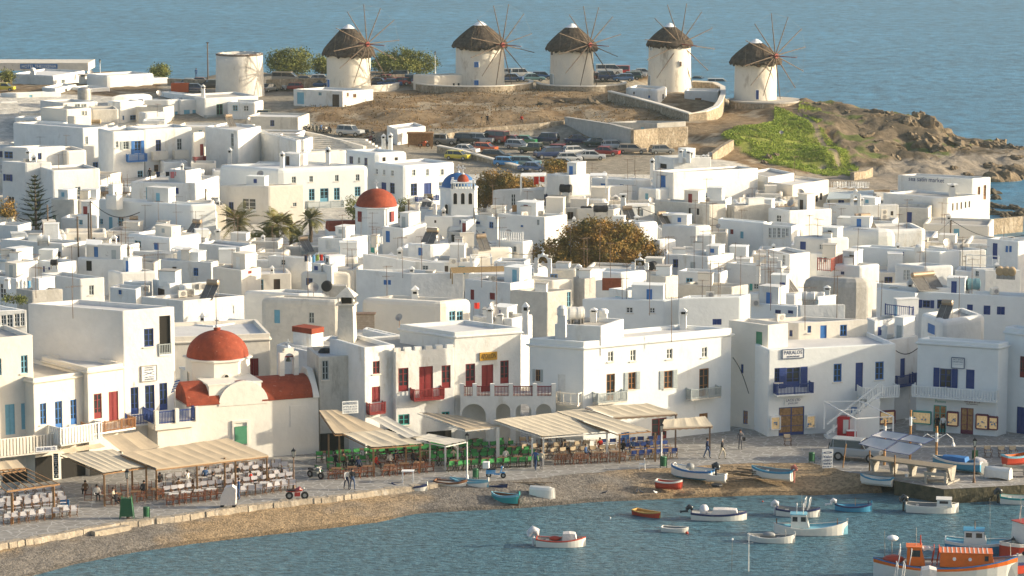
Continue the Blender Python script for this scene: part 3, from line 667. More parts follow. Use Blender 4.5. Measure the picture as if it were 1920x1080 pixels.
H('cream rounded house in full sun below the cable pole',5.4,((883,463),(888,466),(962,463)),[],m='c',r=.4)
H('white lower house under the small concrete room',5.3,((850,456),(853,458),(888,455)),[],r=.1)
H('white house with peeling lit gable and a blue door',6.5,((716,425),(756,429),(800,419)),[('L',723,433,731,454,'bd')],r=.1,m='w')
H('white stucco block with white shutters by the laundry',6.0,((596,445),(643,448),(690,440)),[('L',611,451,622,468,'ws')],r=.06)
H('white house carrying the big solar panel',5.9,((762,456),(807,459),(852,455)),[('L',784,461,792,479,'bd')],r=.3)
H('narrow white stair booth with a teal door',5.7,((692,455),(704,457),(709,456)),[('L',694,459,702,474,'td')],r=.05,name='stair_booth',cat='booth')
H('long low white shed with a thin slab roof',5.4,((680,477),(778,491),(834,492)),[('R',792,498,803,506,'yw')],r=.04,par=.05)
H('low white terrace house behind the laundry line',5.2,((502,480),(575,484),(590,482)),[('L',527,487,535,497,'yw')],r=.1)
H('rounded cream house below the laundry line',5.1,((560,508),(600,511),(661,510)),[],m='c',r=.4)
H('white wedge stair house below the laundry line',5.9,((601,494),(622,500),(633,490)),[],r=.05,name='stair_house')
H('white block house with a bright blue window box',5.7,((667,505),(770,513),(870,512)),[('L',719,525,726,534,'bs'),('L',727,525,733,534,'bs')],r=.08)
H('white house with two tall blue windows and an awning',5.6,((162,456),(243,460),(262,455)),[('L',176,463,187,482,'bd'),('L',210,461,219,479,'nw'),('L',224,462,241,480,'gw')],r=.1)
H('long low white house at the left with a water cylinder',5.6,((0,448),(116,457),(162,451)),[('L',34,465,41,475,'dw')],r=.1)
H('curved white roof house below the long shaded house',6.1,((235,437),(318,447),(380,437)),[],r=.5)
H('white house with a green door left of the palm trees',5.6,((372,455),(450,464),(480,457)),[('L',413,459,424,472,'gd')],r=.12)
H('low white house with slatted blue window strip',5.3,((248,470),(325,475),(373,474)),[('L',352,475,361,481,'bw')],r=.1)
H('white house with two dark water boxes on top',5.1,((72,488),(108,493),(145,488)),[('L',80,499,84,510,'nd'),('L',90,501,94,506,'nw')],r=.08)
H('low white house with a tall dark doorway',5.2,((145,483),(246,488),(252,486)),[('L',161,489,172,508,'dh')],r=.1)
H('plain broad white house with a half-round vent on top',5.2,((300,487),(396,492),(410,489)),[],r=.1)
H('cream house with a small red door left of the palms',5.2,((398,500),(452,507),(490,500)),[('R',465,496+10,472,513,'rd')],m='c',r=.1)
H('bright white cube above the roof with air units',5.9,((201,506),(225,511),(295,508)),[],r=.2)
H('low white house at the left edge behind the wash line',5.2,((-20,516),(31,523),(50,514)),[],r=.15)
H('long white house with tall grey window below two cubes',5.6,((73,512),(150,523),(196,520)),[('R',167,535,176,553,'yw')],r=.1)
H('white tented terrace house at the left edge',5.1,((-30,480),(50,492),(72,489)),[('L',34,496,44,512,'dh')],r=.1)
H('white shed with a blue framed window and little bell arch',8.9,((206,539),(255,543),(271,537)),[('L',222,543,228,552,'bw')],r=.05)
H('wedge-roofed white stair shed beside four air units',9.3,((286,523),(318,532),(339,529)),[],r=.05)
H('small lit white cube left of the wedge-roofed shed',9.1,((232,527),(270,530),(285,527)),[],r=.05)
H('white house with a small recessed doorway and bright end',9,((265,557),(343,564),(458,552)),[('R',428,573,439,589,'wd')],r=.05)
H('white parapet room behind the row of air units',9.2,((334,532),(345,537),(407,532)),[],r=.2)
H('old grey weathered roof house left of the bell arch',7.2,((30,541),(60,545),(118,541)),[],m='g',r=.1)
H('glazed sun porch house at the left edge',10.6,((-60,574),(-10,583),(50,581)),[('R',2,591,12,615,'ww'),('R',13,590,24,614,'ww'),('R',27,588,37,612,'ww'),('R',38,587,48,611,'ww')],r=.06)
# grey and white roofs right of the middle
H('low cream house left of the grey concrete block',5.8,((955,520),(1035,526),(1074,523)),[('R',1038,538,1046,541,'rh')],m='c',r=.15)
H('grey plastered block house with no windows',5.9,((1075,519),(1096,523),(1117,520)),[],m='g',r=.03)
H('white house with two dark red shutters',6.0,((871,523),(957,531),(1002,523)),[('L',882,543,889,562,'rs'),('L',918,549,928,562,'rs')],r=.08)
H('old beige house with a pale blue glazed corner',5.8,((956,543),(1026,548),(1073,543)),[('R',1063,546,1071,575,'lw')],m='o',r=.08)
H('square cream stair tower with a black tank behind',7.0,((1215,515),(1248,519),(1272,516)),[],m='o',r=.08,name='stair_tower')
H('low white box house in front of the rusty panel',6.6,((1141,541),(1177,545),(1215,541)),[],r=.08)
H('shaded white house with two small square windows',6.5,((1091,560),(1245,563),(1294,560)),[('L',1174,576,1187,587,'ww'),('L',1218,577,1228,587,'ww')],m='b',r=.1)
H('shaded white house with a lit right end and a navy shutter',7,((1270,558),(1389,556),(1408,550)),[('L',1300,592,1308,596,'nw'),('L',1336,598,1353,609,'ns')],m='b',r=.15)
H('worn beige roof with a low parapet below the masts',5.4,((1270,530),(1372,538),(1404,533)),[],m='o',r=.12)
H('white house lit on its right side right of the old car',5.6,((1271,478),(1327,481),(1376,475)),[],r=.06)
H('white house with a teal shutter and bell wall',5.6,((1362,493),(1462,501),(1480,498)),[('L',1405,532,1411,545,'ts'),('L',1413,532,1422,542,'yw')],r=.06)
H('large low white roof with a long parapet',5.2,((1270,508),(1350,512),(1365,506)),[],r=.12)
H('low white roof between the bell arch and the tanks',5.3,((1085,507),(1165,511),(1215,506)),[],m='b',r=.3)
H('white vaulted roof left of the small bell arch',5.4,((970,496),(1000,505),(1030,500)),[],r=.5)
H('grey vaulted church-like roof without windows',6.2,((1497,518),(1607,523),(1646,519)),[],m='g',r=1.0)
H('long shaded white house with navy shutters at the right',6.6,((1643,540),(1716,548),(1735,544)),[],m='b',r=.1)
H('right hand shaded white house with five navy windows',6.5,((1716,548),(1945,558),(1960,550)),[('L',1730,563,1744,577,'nwo'),('L',1757,562,1774,579,'nw'),('L',1813,571,1824,582,'ns'),('L',1844,573,1857,590,'ns'),('L',1869,575,1884,590,'ns')],m='b',r=.08)
H('low white roof house with the tilted solar panel',6.9,((1643,532),(1720,540),(1810,538)),[],r=.08)
H('white house with two small navy doors below tanks',7.5,((1408,567),(1495,575),(1500,572)),[('L',1453,581,1464,588,'nw'),('L',1477,582,1487,588,'nw')],m='b',r=.08)
H('white roof room carrying two white barrels',9.6,((1495,572),(1500,573),(1585,571)),[],r=.04)
H('low sunlit house above the row of small navy doors',6.4,((1400,548),(1490,552),(1510,549)),[],m='w',r=.2)
H('rounded white wall house in full sun with stained top',7.4,((1725,585),(1767,602),(1849,590)),[],r=.5)
H('white terrace below the blue iron stairs',8.6,((1625,597),(1640,603),(1712,592)),[('R',1646,612,1660,630,'ns')],r=.05)
H('lit white house end between the two quay houses',8.5,((1627,632),(1666,638),(1722,630)),[('R',1688,672,1697,708,'nd')],r=.08)
H('beige house with a bright blue door above the travel agency',10,((1376,600),(1497,606),(1627,599)),[('R',1514,611,1521,624,'bw'),('R',1538,610,1550,648,'bd'),('R',1575,609,1588,630,'bw'),('L',1480,619,1486,631,'nw'),('L',1450,621,1462,654,'nwdo')],m='c',r=.05)
# rows just behind the quay
H('old rounded cream house with pale shutters and a wide face',9.5,((485,557),(628,563),(674,558)),[('L',514,581,525,606,'ls'),('L',579,586,589,606,'yw')],m='o',r=.5)
H('rounded white house with a sliding glass door',9.3,((674,559),(826,566),(887,559)),[('L',761,589,765,598,'dw'),('R',842,583,854,602,'lw'),('R',856,583,868,602,'lw')],m='c',r=.5)
H('low white roof behind the rounded cream house',7.2,((455,545),(560,551),(640,546)),[],r=.3)
H('low white house with a satellite dish pair',7.4,((885,592),(960,598),(1000,590)),[],r=.2)
H('long white corniced house behind the red dome',9.0,(None,(300,633),(506,625)),[('R',466,672,485,705,'rs')],depth=8,r=.04,cornice=.55,m='c')
H('white house with a small red window above the red dome',8.8,((352,607),(400,611),(476,600)),[('R',451,609,461,618,'rs')],r=.1)
H('white terraced block left of the dirty windowed wall',8.7,((518,648),(584,660),(600,655)),[],r=.08)
H('white water-tank box trimmed with a red band',10.2,((549,612),(584,617),(606,613)),[],r=.03,base=8.2,name='tank_box',cat='tank box')
H('white terrace behind the kitchen vents',8.4,((560,640),(640,652),(700,640)),[],r=.1)
H('white block house behind the crenellated cafe',9.0,((680,618),(745,632),(752,628)),[],m='w',r=.08)
H('beige stained wall house with one tall dark window',9.3,(None,(598,670),(682,666)),[('R',604,676,616,712,'yw')],m='o',r=.04,depth=5)
H('narrow white house with red shutters above the sign',10.4,(None,(683,652),(740,646)),[('R',699,677,712,701,'rw'),('R',697,725,713,754,'rd')],r=.06,depth=6)
H('white cafe house with a red balcony and crenels',9.9,(None,(741,660),(852,652)),[('R',747,690,766,734,'rw'),('R',786,687,812,749,'rd'),('R',828,685,845,728,'rw'),('R',743,777,768,797,'tw'),('R',828,772,843,790,'tw')],r=.05,depth=8)
APO=H('white house of three red doors behind a yellow sign',11.2,((749,608),(852,623),(977,614)),[('R',873,682,891,725,'rw'),('R',903,684,925,735,'rd'),('R',938,676,954,719,'rw')],r=.05,cornice=.45)
BIG=H('large white neoclassical house with grey balconies',10.3,((992,634),(1094,641),(1372,615)),[('L',1004,693,1013,715,'owoG'),('L',1046,702,1060,734,'wd'),('R',1140,659,1150,678,'ww'),('R',1182,656,1192,677,'ww'),('R',1250,654,1261,673,'ww'),('R',1316,651,1326,670,'ww'),('R',1137,701,1153,752,'owd'),('R',1178,698,1192,730,'owoG'),('R',1245,695,1261,728,'owoG'),('R',1311,691,1329,743,'owd'),('R',1222,784,1250,828,'rwd'),('R',1311,775,1327,792,'os'),('R',1165,810,1180,832,'bd')],r=.05,cornice=.6,m='b')
H('upper white roof room of the neoclassical house',11.5,((1040,607),(1127,612),(1170,598)),[('L',1130-8,604,1136-8,622,'ww')],r=.05,base=9,name='roof_hut',cat='roof hut')
PAR=H('white blue-windowed corner house of the travel agency',8.8,(None,(1441,656),(1680,643)),[('R',1452,690,1466,717,'nw'),('R',1474,689,1500,726,'nwdo'),('R',1563,682,1578,716,'bw'),('R',1604,680,1618,733,'nd'),('R',1641,678,1657,712,'bw'),('R',1460,763,1508,821,'nwdx'),('R',1621,763,1644,812,'pwdx')],m='b',r=.08,depth=9,cat='corner house')
H('beige alley house left of the travel agency',10.6,((1366,600),(1440,610),(1478,606)),[('L',1417,622,1429,649,'gs'),('L',1415,687,1427,715,'nw'),('L',1389,683,1394,700,'nw'),('L',1393,770,1402,795,'nwx'),('L',1416,774,1426,798,'nwx')],m='c',r=.05,depth=6)
RIG=H('white jewellery shop house with a long white balcony',9.3,((1720,635),(1873,645),(1892,640)),[('L',1762,691,1784,727,'nwo'),('L',1811,693,1827,729,'ns'),('L',1750,760,1774,814,'twdx'),('L',1801,765,1825,817,'pwdx'),('L',1713,772,1744,793,'tw'),('L',1832,777,1853,803,'pw')],m='b',r=.08,cornice=.4)
H('white house with navy doors at the right edge',10.4,((1884,613),(1960,622),(1980,618)),[('L',1889,698,1893,735,'nw'),('L',1912,668,1922,708,'rw'),('L',1906,763,1922,819,'nd')],m='b',r=.06,cornice=.5)
# left end of the quay
H('weathered white house with pale blue shutters at the left edge',13.0,(None,(-40,637),(61,628)),[('R',-4,672,3,704,'lw'),('R',39,666,52,700,'lw'),('R',10,758,28,815,'ld'),('R',40,756,52,805,'ld')],m='c',r=.04)
H('low cream house with three blue doors and a rubble roof',9.7,(None,(62,710),(163,696)),[('R',75,756,87,796,'bw'),('R',103,752,117,806,'bwd'),('R',132,749,144,796,'bw')],m='c',r=.04,cornice=.35,depth=9)
H('low cream house with dark red doors beside the tall house',10.1,(None,(163.5,690),(231,681)),[('R',176,738,191,785,'rwd'),('R',204,734,222,790,'rd')],m='c',r=.04,cornice=.4,depth=7)
TALL=H('tall white house with a stained side wall and blue doors',14.2,((52,569),(230,583),(327,575)),[('R',270,616,288,650,'nw'),('R',245,726,260,777,'nwd'),('R',272,722,290,777,'nwd'),('R',299,718,314,769,'nwd'),('R',299,592,320,665,'dh')],m='s',r=.06)
# town beyond the right edge of the picture, whose long shadows reach the quay
for i_,(x,y,wx,wy,z)in enumerate([(47.5,247,12,13,12.8),(61,246,13,14,12),(76,252,14,16,11.5),(50,263,14,12,12),(68,270,15,12,13.5),(60,290,15,13,10),(84,298,14,14,11),(92,262,14,16,13),(72,318,14,14,9),(52,238,9,6.5,8.5)]):
 root=thing('house','white town house number beyond the right edge of the view','house',(x,y,0),group='houses beyond the right edge')
 m_=M();m_.box(x,x+wx,y,y+wy,0,z);m_.box(x-.1,x+wx+.1,y-.1,y+wy+.1,z-.5,z+.15)
 m_.build('wall',W['b'],root)
 m_=M();m_.q((x,y,z+.16),(x+wx,y,z+.16),(x+wx,y+wy,z+.16),(x,y+wy,z+.16));m_.build('roof',ROOFW,root)
 root['label']='white town house beyond the right end of the quay, '+['nearest the picture','second from the picture','third from the picture','behind the nearest one','tallest of them','in the rear row','rear right one','far right one','rearmost one','small front one'][i_]
NDESC=len(HOUSES)
# ---------------------------------------------------------------- small low houses between the described ones
def seg_overlap(a,b):
 """separating-axis test of two convex quads"""
 for P_,Q_ in((a,b),(b,a)):
  for i in range(4):
   x1,y1=P_[i];x2,y2=P_[(i+1)%4];nx_,ny_=y2-y1,x1-x2
   p=[nx_*x+ny_*y for x,y in P_];q=[nx_*x+ny_*y for x,y in Q_]
   if max(p)<=min(q)+1e-6 or max(q)<=min(p)+1e-6:return False
 return True
FP=[[(h['L'].x,h['L'].y),(h['C'].x,h['C'].y),(h['R'].x,h['R'].y),(h['B'].x,h['B'].y)]for h in HOUSES]
KEEP=[zpoly(1.2,[(330,780),(600,780),(600,700),(330,700)]),zpoly(3,[(655,450),(760,450),(760,400),(655,400)]),zpoly(3,[(815,420),(905,420),(905,360),(815,360)]),zpoly(2,[(1000,530),(1240,530),(1240,470),(1000,470)]),zpoly(2.5,[(410,480),(620,480),(620,425),(410,425)]),zpoly(3,[(20,440),(115,440),(115,400),(20,400)]),zpoly(2,[(1610,520),(1680,520),(1680,490),(1610,490)]),zpoly(1.5,[(1850,660),(1900,660),(1900,600),(1850,600)]),zpoly(3,[(880,405),(1090,405),(1090,350),(880,350)])]
town_area=zpoly(2,[(0,905),(0,330),(150,300),(200,385),(330,392),(560,400),(900,382),(1080,385),(1230,378),(1560,385),(1800,430),(1850,470),(1920,480),(1920,720),(1700,690),(1400,690),(1100,700),(700,730),(620,740),(330,745),(300,800)])
ORD=['zeroth','first','second','third','fourth','fifth','sixth','seventh','eighth','ninth','tenth','eleventh']+[a+b for a in('twelfth','thirteenth','fourteenth')for b in('',' rearward',' leftward',' rightward')]
town2=zpoly(6,[(-15,185),(250,178),(480,212),(560,275),(700,300),(780,335),(900,352),(900,410),(-15,410)])
rf=random.Random(5);used={};nfill=0
cands=[]
Y=486.0
while Y>262:
 half=960/F*Y+1.5;x=-half
 while x<half:cands.append((x+rf.uniform(-.6,.6),Y+rf.uniform(-.5,.5)));x+=2.2
 Y-=2.0
for cx_,cy_ in cands:
 if nfill>190 or not(inpoly(cx_,cy_,town_area)or inpoly(cx_,cy_,town2)):continue
 ang=rf.uniform(-.32,-.08)if rf.random()<.75 else rf.uniform(.05,.3)
 ok=None
 for wx,wy in((8.5,7),(6.5,5.5),(5,4.5),(3.6,3.6)):
  c,s_=math.cos(ang),math.sin(ang)
  q=[(cx_-wx/2*c-wy/2*-s_*-1,cy_-wx/2*s_-wy/2*c)]
  q=[(cx_+a*c-b*s_,cy_+a*s_+b*c)for a,b in((-wx/2,wy/2),(-wx/2,-wy/2),(wx/2,-wy/2),(wx/2,wy/2))]
  qs=[(cx_+(a-cx_)*.86,cy_+(b-cy_)*.86)for a,b in q]
  if any(seg_overlap(qs,f)for f in FP)or any(inpoly(a,b,k)for k in KEEP for a,b in qs+[(cx_,cy_)]):continue
  ok=q;break
 if not ok:continue
 gz=max(.6,hz(cx_,cy_));zt=gz+(rf.uniform(2.7,3.8)if cy_<392 else rf.uniform(1.9,2.7))
 q2=[proj(a,b,zt)for a,b in ok];bxx=(min(q[0]for q in q2),min(q[1]for q in q2),max(q[0]for q in q2))
 if any(w[0]<bxx[2]and w[2]>bxx[0]and w[3]>bxx[1]and w[1]<bxx[1]+45 and w[4]>cy_ for w in WINR):continue
 FP.append(ok);nfill+=1
 # nearest described house names the place
 best=min(HOUSES[:NDESC],key=lambda h:(h['C'].x-cx_)**2+(h['C'].y-cy_)**2)if nfill>1 else HOUSES[0]
 bx_=(best['C'].x,best['C'].y);rel='left of' if cx_<bx_[0]-3 else 'right of' if cx_>bx_[0]+3 else 'beside' if abs(cy_-bx_[1])<2 else 'behind' if cy_>bx_[1]else 'before'
 nk=best['nick'];ws=nk.split()[:11]
 while ws[-1]in('the','a','an','of','and','with','in','by','to','its','under','below','behind','no','small','white','blue','left','right','two','on','navy','tall'):ws.pop()
 k=rel+nk;used[k]=used.get(k,0)+1
 lab=('small low house ','another low house ','third low house ','fourth low house ','fifth low house ','sixth low house ')[min(5,used[k]-1)].replace('sixth',ORD[min(23,used[k])])+rel+' '+' '.join(ws)
 pp=[proj(a,b,zt)for a,b in ok]
 mm=rf.choice('wwwbccoo');wl_=[]
 (lx,ly),(cx2,cy2),(rx,ry)=pp[0],pp[1],pp[2]
 # windows on the long face, in picture units of that face
 lf=math.hypot(ok[1][0]-ok[2][0],ok[1][1]-ok[2][1])
 sc=F/ok[1][1]
 if lf>4 and rf.random()<.75:
  for t in((.3,.68)if rf.random()<.6 else(.5,)):
   xm=cx2+(rx-cx2)*t;ym=cy2+(ry-cy2)*t;ww_=rf.uniform(.28,.45)*sc
   wl_.append(('R',xm-ww_,ym+.55*sc,xm+ww_,ym+rf.choice((1.5,1.5,2.6))*sc,rf.choice('nbwydlnn')+rf.choice(('w','w','s'))))
 house(lab,zt,((lx,ly),(cx2,cy2),(rx,ry)),wl_,m=mm,r=rf.choice((.06,.1,.2,.35)),base=gz-2.5)
print('fill',nfill)
# ================================================================ windmills
THATCH=mat('thatch',(.10,.082,.065),.95,.05,c2=(.045,.035,.028),nscale=1.6,bump=.10,bscale=6,stain=(.14,.085,.045),stscale=.6,stlo=.55)
MILLW=mat('mill_plaster',(.72,.67,.57),.9,.1,var=.06,nscale=.8,bump=.03,bscale=2,stain=(.40,.33,.25),stscale=.5,stlo=.55)
MILLG=mat('ruined_mill_plaster',(.66,.62,.55),.9,.1,var=.1,nscale=.8,bump=.05,bscale=2,stain=(.24,.225,.2),stscale=.42,stlo=.53)
POLE=mat('weathered_pole',(.19,.14,.10),.8,.2,var=.3,nscale=3);REDW=mat('red_hub_paint',(.23,.04,.03),.6,.3)
ROPE=mat('rope',(.40,.33,.24),.9)
def windmill(label,px,base_y,z0,wtop,wbot,eave_y,apex_y,capw,hub,tipr,wins=(),rot0=0,seed=1,nrm=38):
 B=P(px,base_y,z0);s=F/B.y;rr=random.Random(seed)
 zy=lambda y:HC-B.y*(y+297)/F+(y-base_y)*0
 ze=zy(eave_y);za=zy(apex_y);rb=wbot/2/s;rt=wtop/2/s;rc=capw/2/s
 t=thing('windmill',label,'windmill',tuple(B),group='windmills along the ridge')
 m=M();n=40
 prof=[(rb+(rt-rb)*(k/8)**.8,z0-1.2+(ze+.8-z0+1.2)*k/8)for k in range(9)]
 m.lathe(prof,n,(B.x,B.y,0));m.build('tower',MILLW,t,True)
 # thatched cap with ragged eave
 m=M();N=72;H_=za-ze;pr=[(1.04,-.32),(1.08,.02),(1.0,.22),(.78,.48),(.55,.72),(.33,.93),(.22,1.0)]
 vs=[]
 for i,(a,b)in enumerate(pr):
  for k in range(N):
   th=2*math.pi*k/N;j=rr.uniform(-.3,.25)if i==0 else rr.uniform(-.04,.04)
   q=rc*a*(1+rr.uniform(-.015,.02));vs.append((B.x+q*math.cos(th),B.y+q*math.sin(th),ze+(b*H_ if i>0 else-.25)+j))
 m.idx(vs,[(i*N+k,i*N+(k+1)%N,(i+1)*N+(k+1)%N,(i+1)*N+k)for i in range(len(pr)-1)for k in range(N)]+[tuple(range((len(pr)-1)*N,len(pr)*N))])
 cap=m.build('thatched_cap',THATCH,t)
 m=M();m.lathe([(rc*.27,0),(rc*.2,.25),(rc*.1,.55),(.02,.7)],14,(B.x,B.y,za-.05));m.build('cap_knob',PLAIN,cap,True)
 # wheel
 a=math.radians(nrm);nv=Vector((math.sin(a),-math.cos(a),0));hx=(hub[0]-px)/s
 zh=zy(hub[1]);hp=Vector((B.x,B.y,zh))+nv*(hx/nv.x)
 hp.z=HC-hp.y*(hub[1]+297)/F
 ax=Vector((nv.y*-1,nv.x,0));up=Vector((0,0,1))
 wh=M();wh.cyl(hp-nv*(rc*1.0),hp+nv*.6,.16,8);wh.cyl(hp-nv*.25,hp+nv*.3,.42,10);wh.cyl(hp+nv*.6,hp+nv*5.2,.11,6,.06)
 hb=wh.build('wheel_hub',REDW,t)
 tips=[]
 for k in range(12):
  th=rot0+2*math.pi*k/12+rr.uniform(-.04,.04);d=(ax*math.cos(th)+up*math.sin(th));L_=tipr/s*rr.uniform(.95,1.03)
  q=M();q.cyl(hp+d*.1,hp+d*L_*.38,.10,6);q.cyl(hp+d*L_*.3,hp+d*L_-up*.1,.09,6,.06);q.build('spoke',[POLE],t);tips.append(hp+d*L_*.98)
 q=M()
 for k in range(12):
  q.bar(tips[k],tips[(k+1)%12],.008);q.bar(tips[k],hp+nv*5.1,.008)
 q.build('rigging',ROPE,t)
 for(x0,y0,x1,y1,sty)in wins:
 # small openings set on the curved wall
  xm=(x0+x1)/2;dx=(xm-px)/s;r_=rb+(rt-rb)*.5
  if abs(dx)>r_*.95:dx=math.copysign(r_*.95,dx)
  ang=math.asin(dx/r_);n_=Vector((math.sin(ang),-math.cos(ang),0));tn=Vector((n_.y*-1,n_.x,0));w_=(x1-x0)/s/2/max(.35,math.cos(ang))
  c=Vector((B.x,B.y,0))+n_*(r_+.12);za_,zb_=zy(y1),zy(y0)
  q=M();e_=(tn.x,tn.y);f_=(n_.x,n_.y);q.box(-w_-.08,w_+.08,-.35,-.02,za_-.06,zb_+.08,e_,f_,(c.x,c.y,0));fr=q.build('window' if y1-y0<14 else 'door',CM['o']if sty=='o' else PLAIN,t)
  q=M();q.box(-w_,w_,-.02,.02,za_,zb_,e_,f_,(c.x,c.y,0));q.build('leaf',CM[sty],fr)
 return t
windmill('leftmost windmill with a peeling tower, dark baggy thatch and trees behind',654,168,9.4,82,83,97,48,92,(691,78),76,[(616,143,620,162,'b')],.1,1)
windmill('second windmill from the left with two blue windows and a bright tower',900,163,9.5,90,93,82,42,98,(942,79),76,[(890,108,898,118,'b'),(890,142,898,151,'b')],.3,2)
windmill('middle windmill with a clean cream tower and a wide thatched cap',1072,164,9.4,80,83,87,46,92,(1104,79),76,[(1034,90,1037,97,'d'),(1032,133,1037,160,'y')],.2,3)
windmill('fourth windmill from the left above the white walled courtyard',1255,167,9.3,78,83,79,45,82,(1273,78),80,[(1218,79,1221,88,'y'),(1271,108,1275,117,'d'),(1216,136,1219,158,'y')],.35,4,30)
windmill('rightmost and lowest windmill, standing on a round stone platform',1416,187,8.6,78,80,112,75,92,(1449,100),82,[(1416-2,161,1421-2,178,'n')],.15,5)
# ruined mill tower without a roof
B=P(450,177,8.8);s=F/B.y;t=thing('mill_ruin','roofless grey-stained round mill tower left of the trees','mill ruin',tuple(B));m=M();rr=random.Random(3)
n=44;zt=HC-B.y*(95+297)/F;vs=[]
for i,(r_,z_)in enumerate([(4.3,7),(4.15,11),(4.05,14),(4.0,zt),(3.5,zt),(3.45,12)]):
 for k in range(n):
  j=rr.uniform(-.12,.1)if i in(3,4)else 0
  vs.append((B.x+r_*math.cos(2*math.pi*k/n),B.y+r_*math.sin(2*math.pi*k/n),z_+j))
m.idx(vs,[(i*n+k,i*n+(k+1)%n,(i+1)*n+(k+1)%n,(i+1)*n+k)for i in range(5)for k in range(n)]);m.build('tower',MILLG,t,True)
m=M();m.lathe([(4.06,zt-.28),(4.1,zt-.05),(3.5,zt+.06)],n,(B.x,B.y,0),False);m.build('rubble_rim',mat('dark_rubble',(.17,.12,.09),.95,c2=(.08,.06,.05),nscale=3),t)
# ---- platforms, ring walls and field walls
def strip_wall(label,pts,h,thick=.5,m=STONE,cap=True,name='stone_wall',capm=None,cat='wall'):
 """pts: (px, py of the wall top, z of the top)"""
 Q=[P(a,b,c)for a,b,c in pts];t=thing(name,label,cat,tuple(Q[0]-Vector((0,0,h))))
 mb=M();cm=M();n=len(Q);off=[]
 for i in range(n):
  d=(Q[min(i+1,n-1)]-Q[max(i-1,0)]);d.z=0;d.normalize();off.append(Vector((-d.y,d.x,0))*thick/2)
 for i in range(n-1):
  a,b=Q[i],Q[i+1];oa,ob=off[i],off[i+1];dn=Vector((0,0,h+.8))
  for s_ in(1,-1):mb.q(a+oa*s_,b+ob*s_,b+ob*s_-dn,a+oa*s_-dn)
  mb.q(a+oa,b+ob,b-ob,a-oa)
  u=Vector((0,0,.10));e=1.25
  if cap:
   cm.q(a+oa*e+u,b+ob*e+u,b-ob*e+u,a-oa*e+u)
   for s_ in(1,-1):cm.q(a+oa*e*s_+u,b+ob*e*s_+u,b+ob*e*s_-u,a+oa*e*s_-u)
 for i in(0,n-1):
  a,oa=Q[i],off[i];dn=Vector((0,0,h+.8));mb.q(a+oa,a-oa,a-oa-dn,a+oa-dn)
 mb.build('masonry',m,t)
 if cap:cm.build('coping',capm or W['c'],t)
 return t
def ring_wall(label,px,py,z,r,h,a0,a1,m=STONE,floor=False,squash=1):
 c=P(px,py,z);c.y=c.y;t=thing('ring_wall',label,'wall',(c.x,c.y,z-h));mb=M();cm=M();n=36;
 pr=[(r,-h-1),(r,0),(r-.5,0),(r-.5,-h-1)];pc=[(r+.08,-.08),(r+.08,.1),(r-.58,.1),(r-.58,-.08)]
 for k in range(n):
  A=math.radians(a0+(a1-a0)*k/n);B_=math.radians(a0+(a1-a0)*(k+1)/n)
  for pp,mm in((pr,mb),(pc,cm)):
   for i in range(3):mm.q(*[(c.x+q[0]*math.cos(w),c.y+q[0]*math.sin(w),z+q[1])for q,w in((pp[i],A),(pp[i],B_),(pp[i+1],B_),(pp[i+1],A))])
 mb.build('masonry',m,t);cm.build('coping',W['c'],t)
 if floor:m2=M();m2 .lathe([(r-.1,z-.25),(.01,z-.2)],30,(c.x,c.y,0),False);m2 .build('floor',ROOF,t)
ring_wall('white round terrace wall right of the leftmost windmill',660,155,10.3,8.3,1.2,-75,60,MILLW)
ring_wall('stone terrace wall round the second windmill',886,153,10.4,10.6,1.5,-178,20)
ring_wall('stone terrace wall round the middle windmill',1090,155,10.2,7.9,1.2,-178,20)
strip_wall('white coped stone wall stepping down round the courtyard of the fourth mill',[(1143,171,10.0),(1180,180,9.6),(1240,196,8.9),(1295,213,8.3),(1322,208,8.6),(1342,200,8.9),(1350,190,9.3),(1356,175,9.8),(1355,163,10.1),(1340,155,10.3),(1300,152,10.4)],1.6,.7)
t=thing('stone_platform','round stone platform under the rightmost windmill','platform',tuple(P(1435,200,7)));c=P(1435,187,8.7);m=M();m.lathe([(6.3,4),(6.1,8.55)],40,(c.x,c.y,0),False);m.build('masonry',STONE,t)
m=M();m.lathe([(6.2,8.5),(6.22,8.75),(5.6,8.76),(.01,8.7)],40,(c.x,c.y,0),False);m.build('paving',ROOF,t)
strip_wall('rough field wall above the lower car park',[(800,256,6.0),(860,246,6.4),(900,240,6.8),(960,235,7.0),(1010,231,7.2),(1062,226,7.3)],1.9,.6,cap=False)
strip_wall('grey plastered retaining wall behind the dark parked cars',[(1062,220,7.9),(1100,226,7.9),(1145,233,8.0),(1186,243,8.0)],3.2,.6,W['g'],capm=ROOF,name='plaster_wall')
strip_wall('tall sunlit rubble wall at the end of the car park',[(1186,244,8.0),(1232,240,8.0),(1288,237,8.0)],3.8,.6,cap=False)
strip_wall('long sloping stone wall along the ramp below the car park',[(822,273,5.6),(862,281,5.3),(910,294,5.0),(962,308,4.8),(1000,318,4.6)],1.2,.6)
strip_wall('low rounded white wall beside the broad stairs',[(562,244,6.9),(600,252,6.6),(640,262,6.2),(684,274,5.9)],.9,.5,W['c'],cap=False,name='plaster_wall')
strip_wall('broken rubble wall on the track below the green slope',[(1332,289,4.8),(1350,275,5.4),(1372,262,6.0)],1.0,.7,cap=False)
strip_wall('low rubble wall at the foot of the green slope',[(1598,323,2.6),(1620,320,2.6),(1632,314,2.7)],.8,.8,cap=False)
strip_wall('far rough wall behind the cars on the ridge',[(500,149,10.9),(560,147,10.9),(610,146,10.9)],.8,.5,cap=False)
strip_wall('rough wall between the trees and the second windmill',[(700,141,11.2),(760,139,11.3),(860,141,11)],.8,.5,cap=False)
strip_wall('dark low wall beside the left car park',[(315,147,10.6),(360,149,10.6),(404,150,10.6)],1.0,.5,cap=False)
H=house
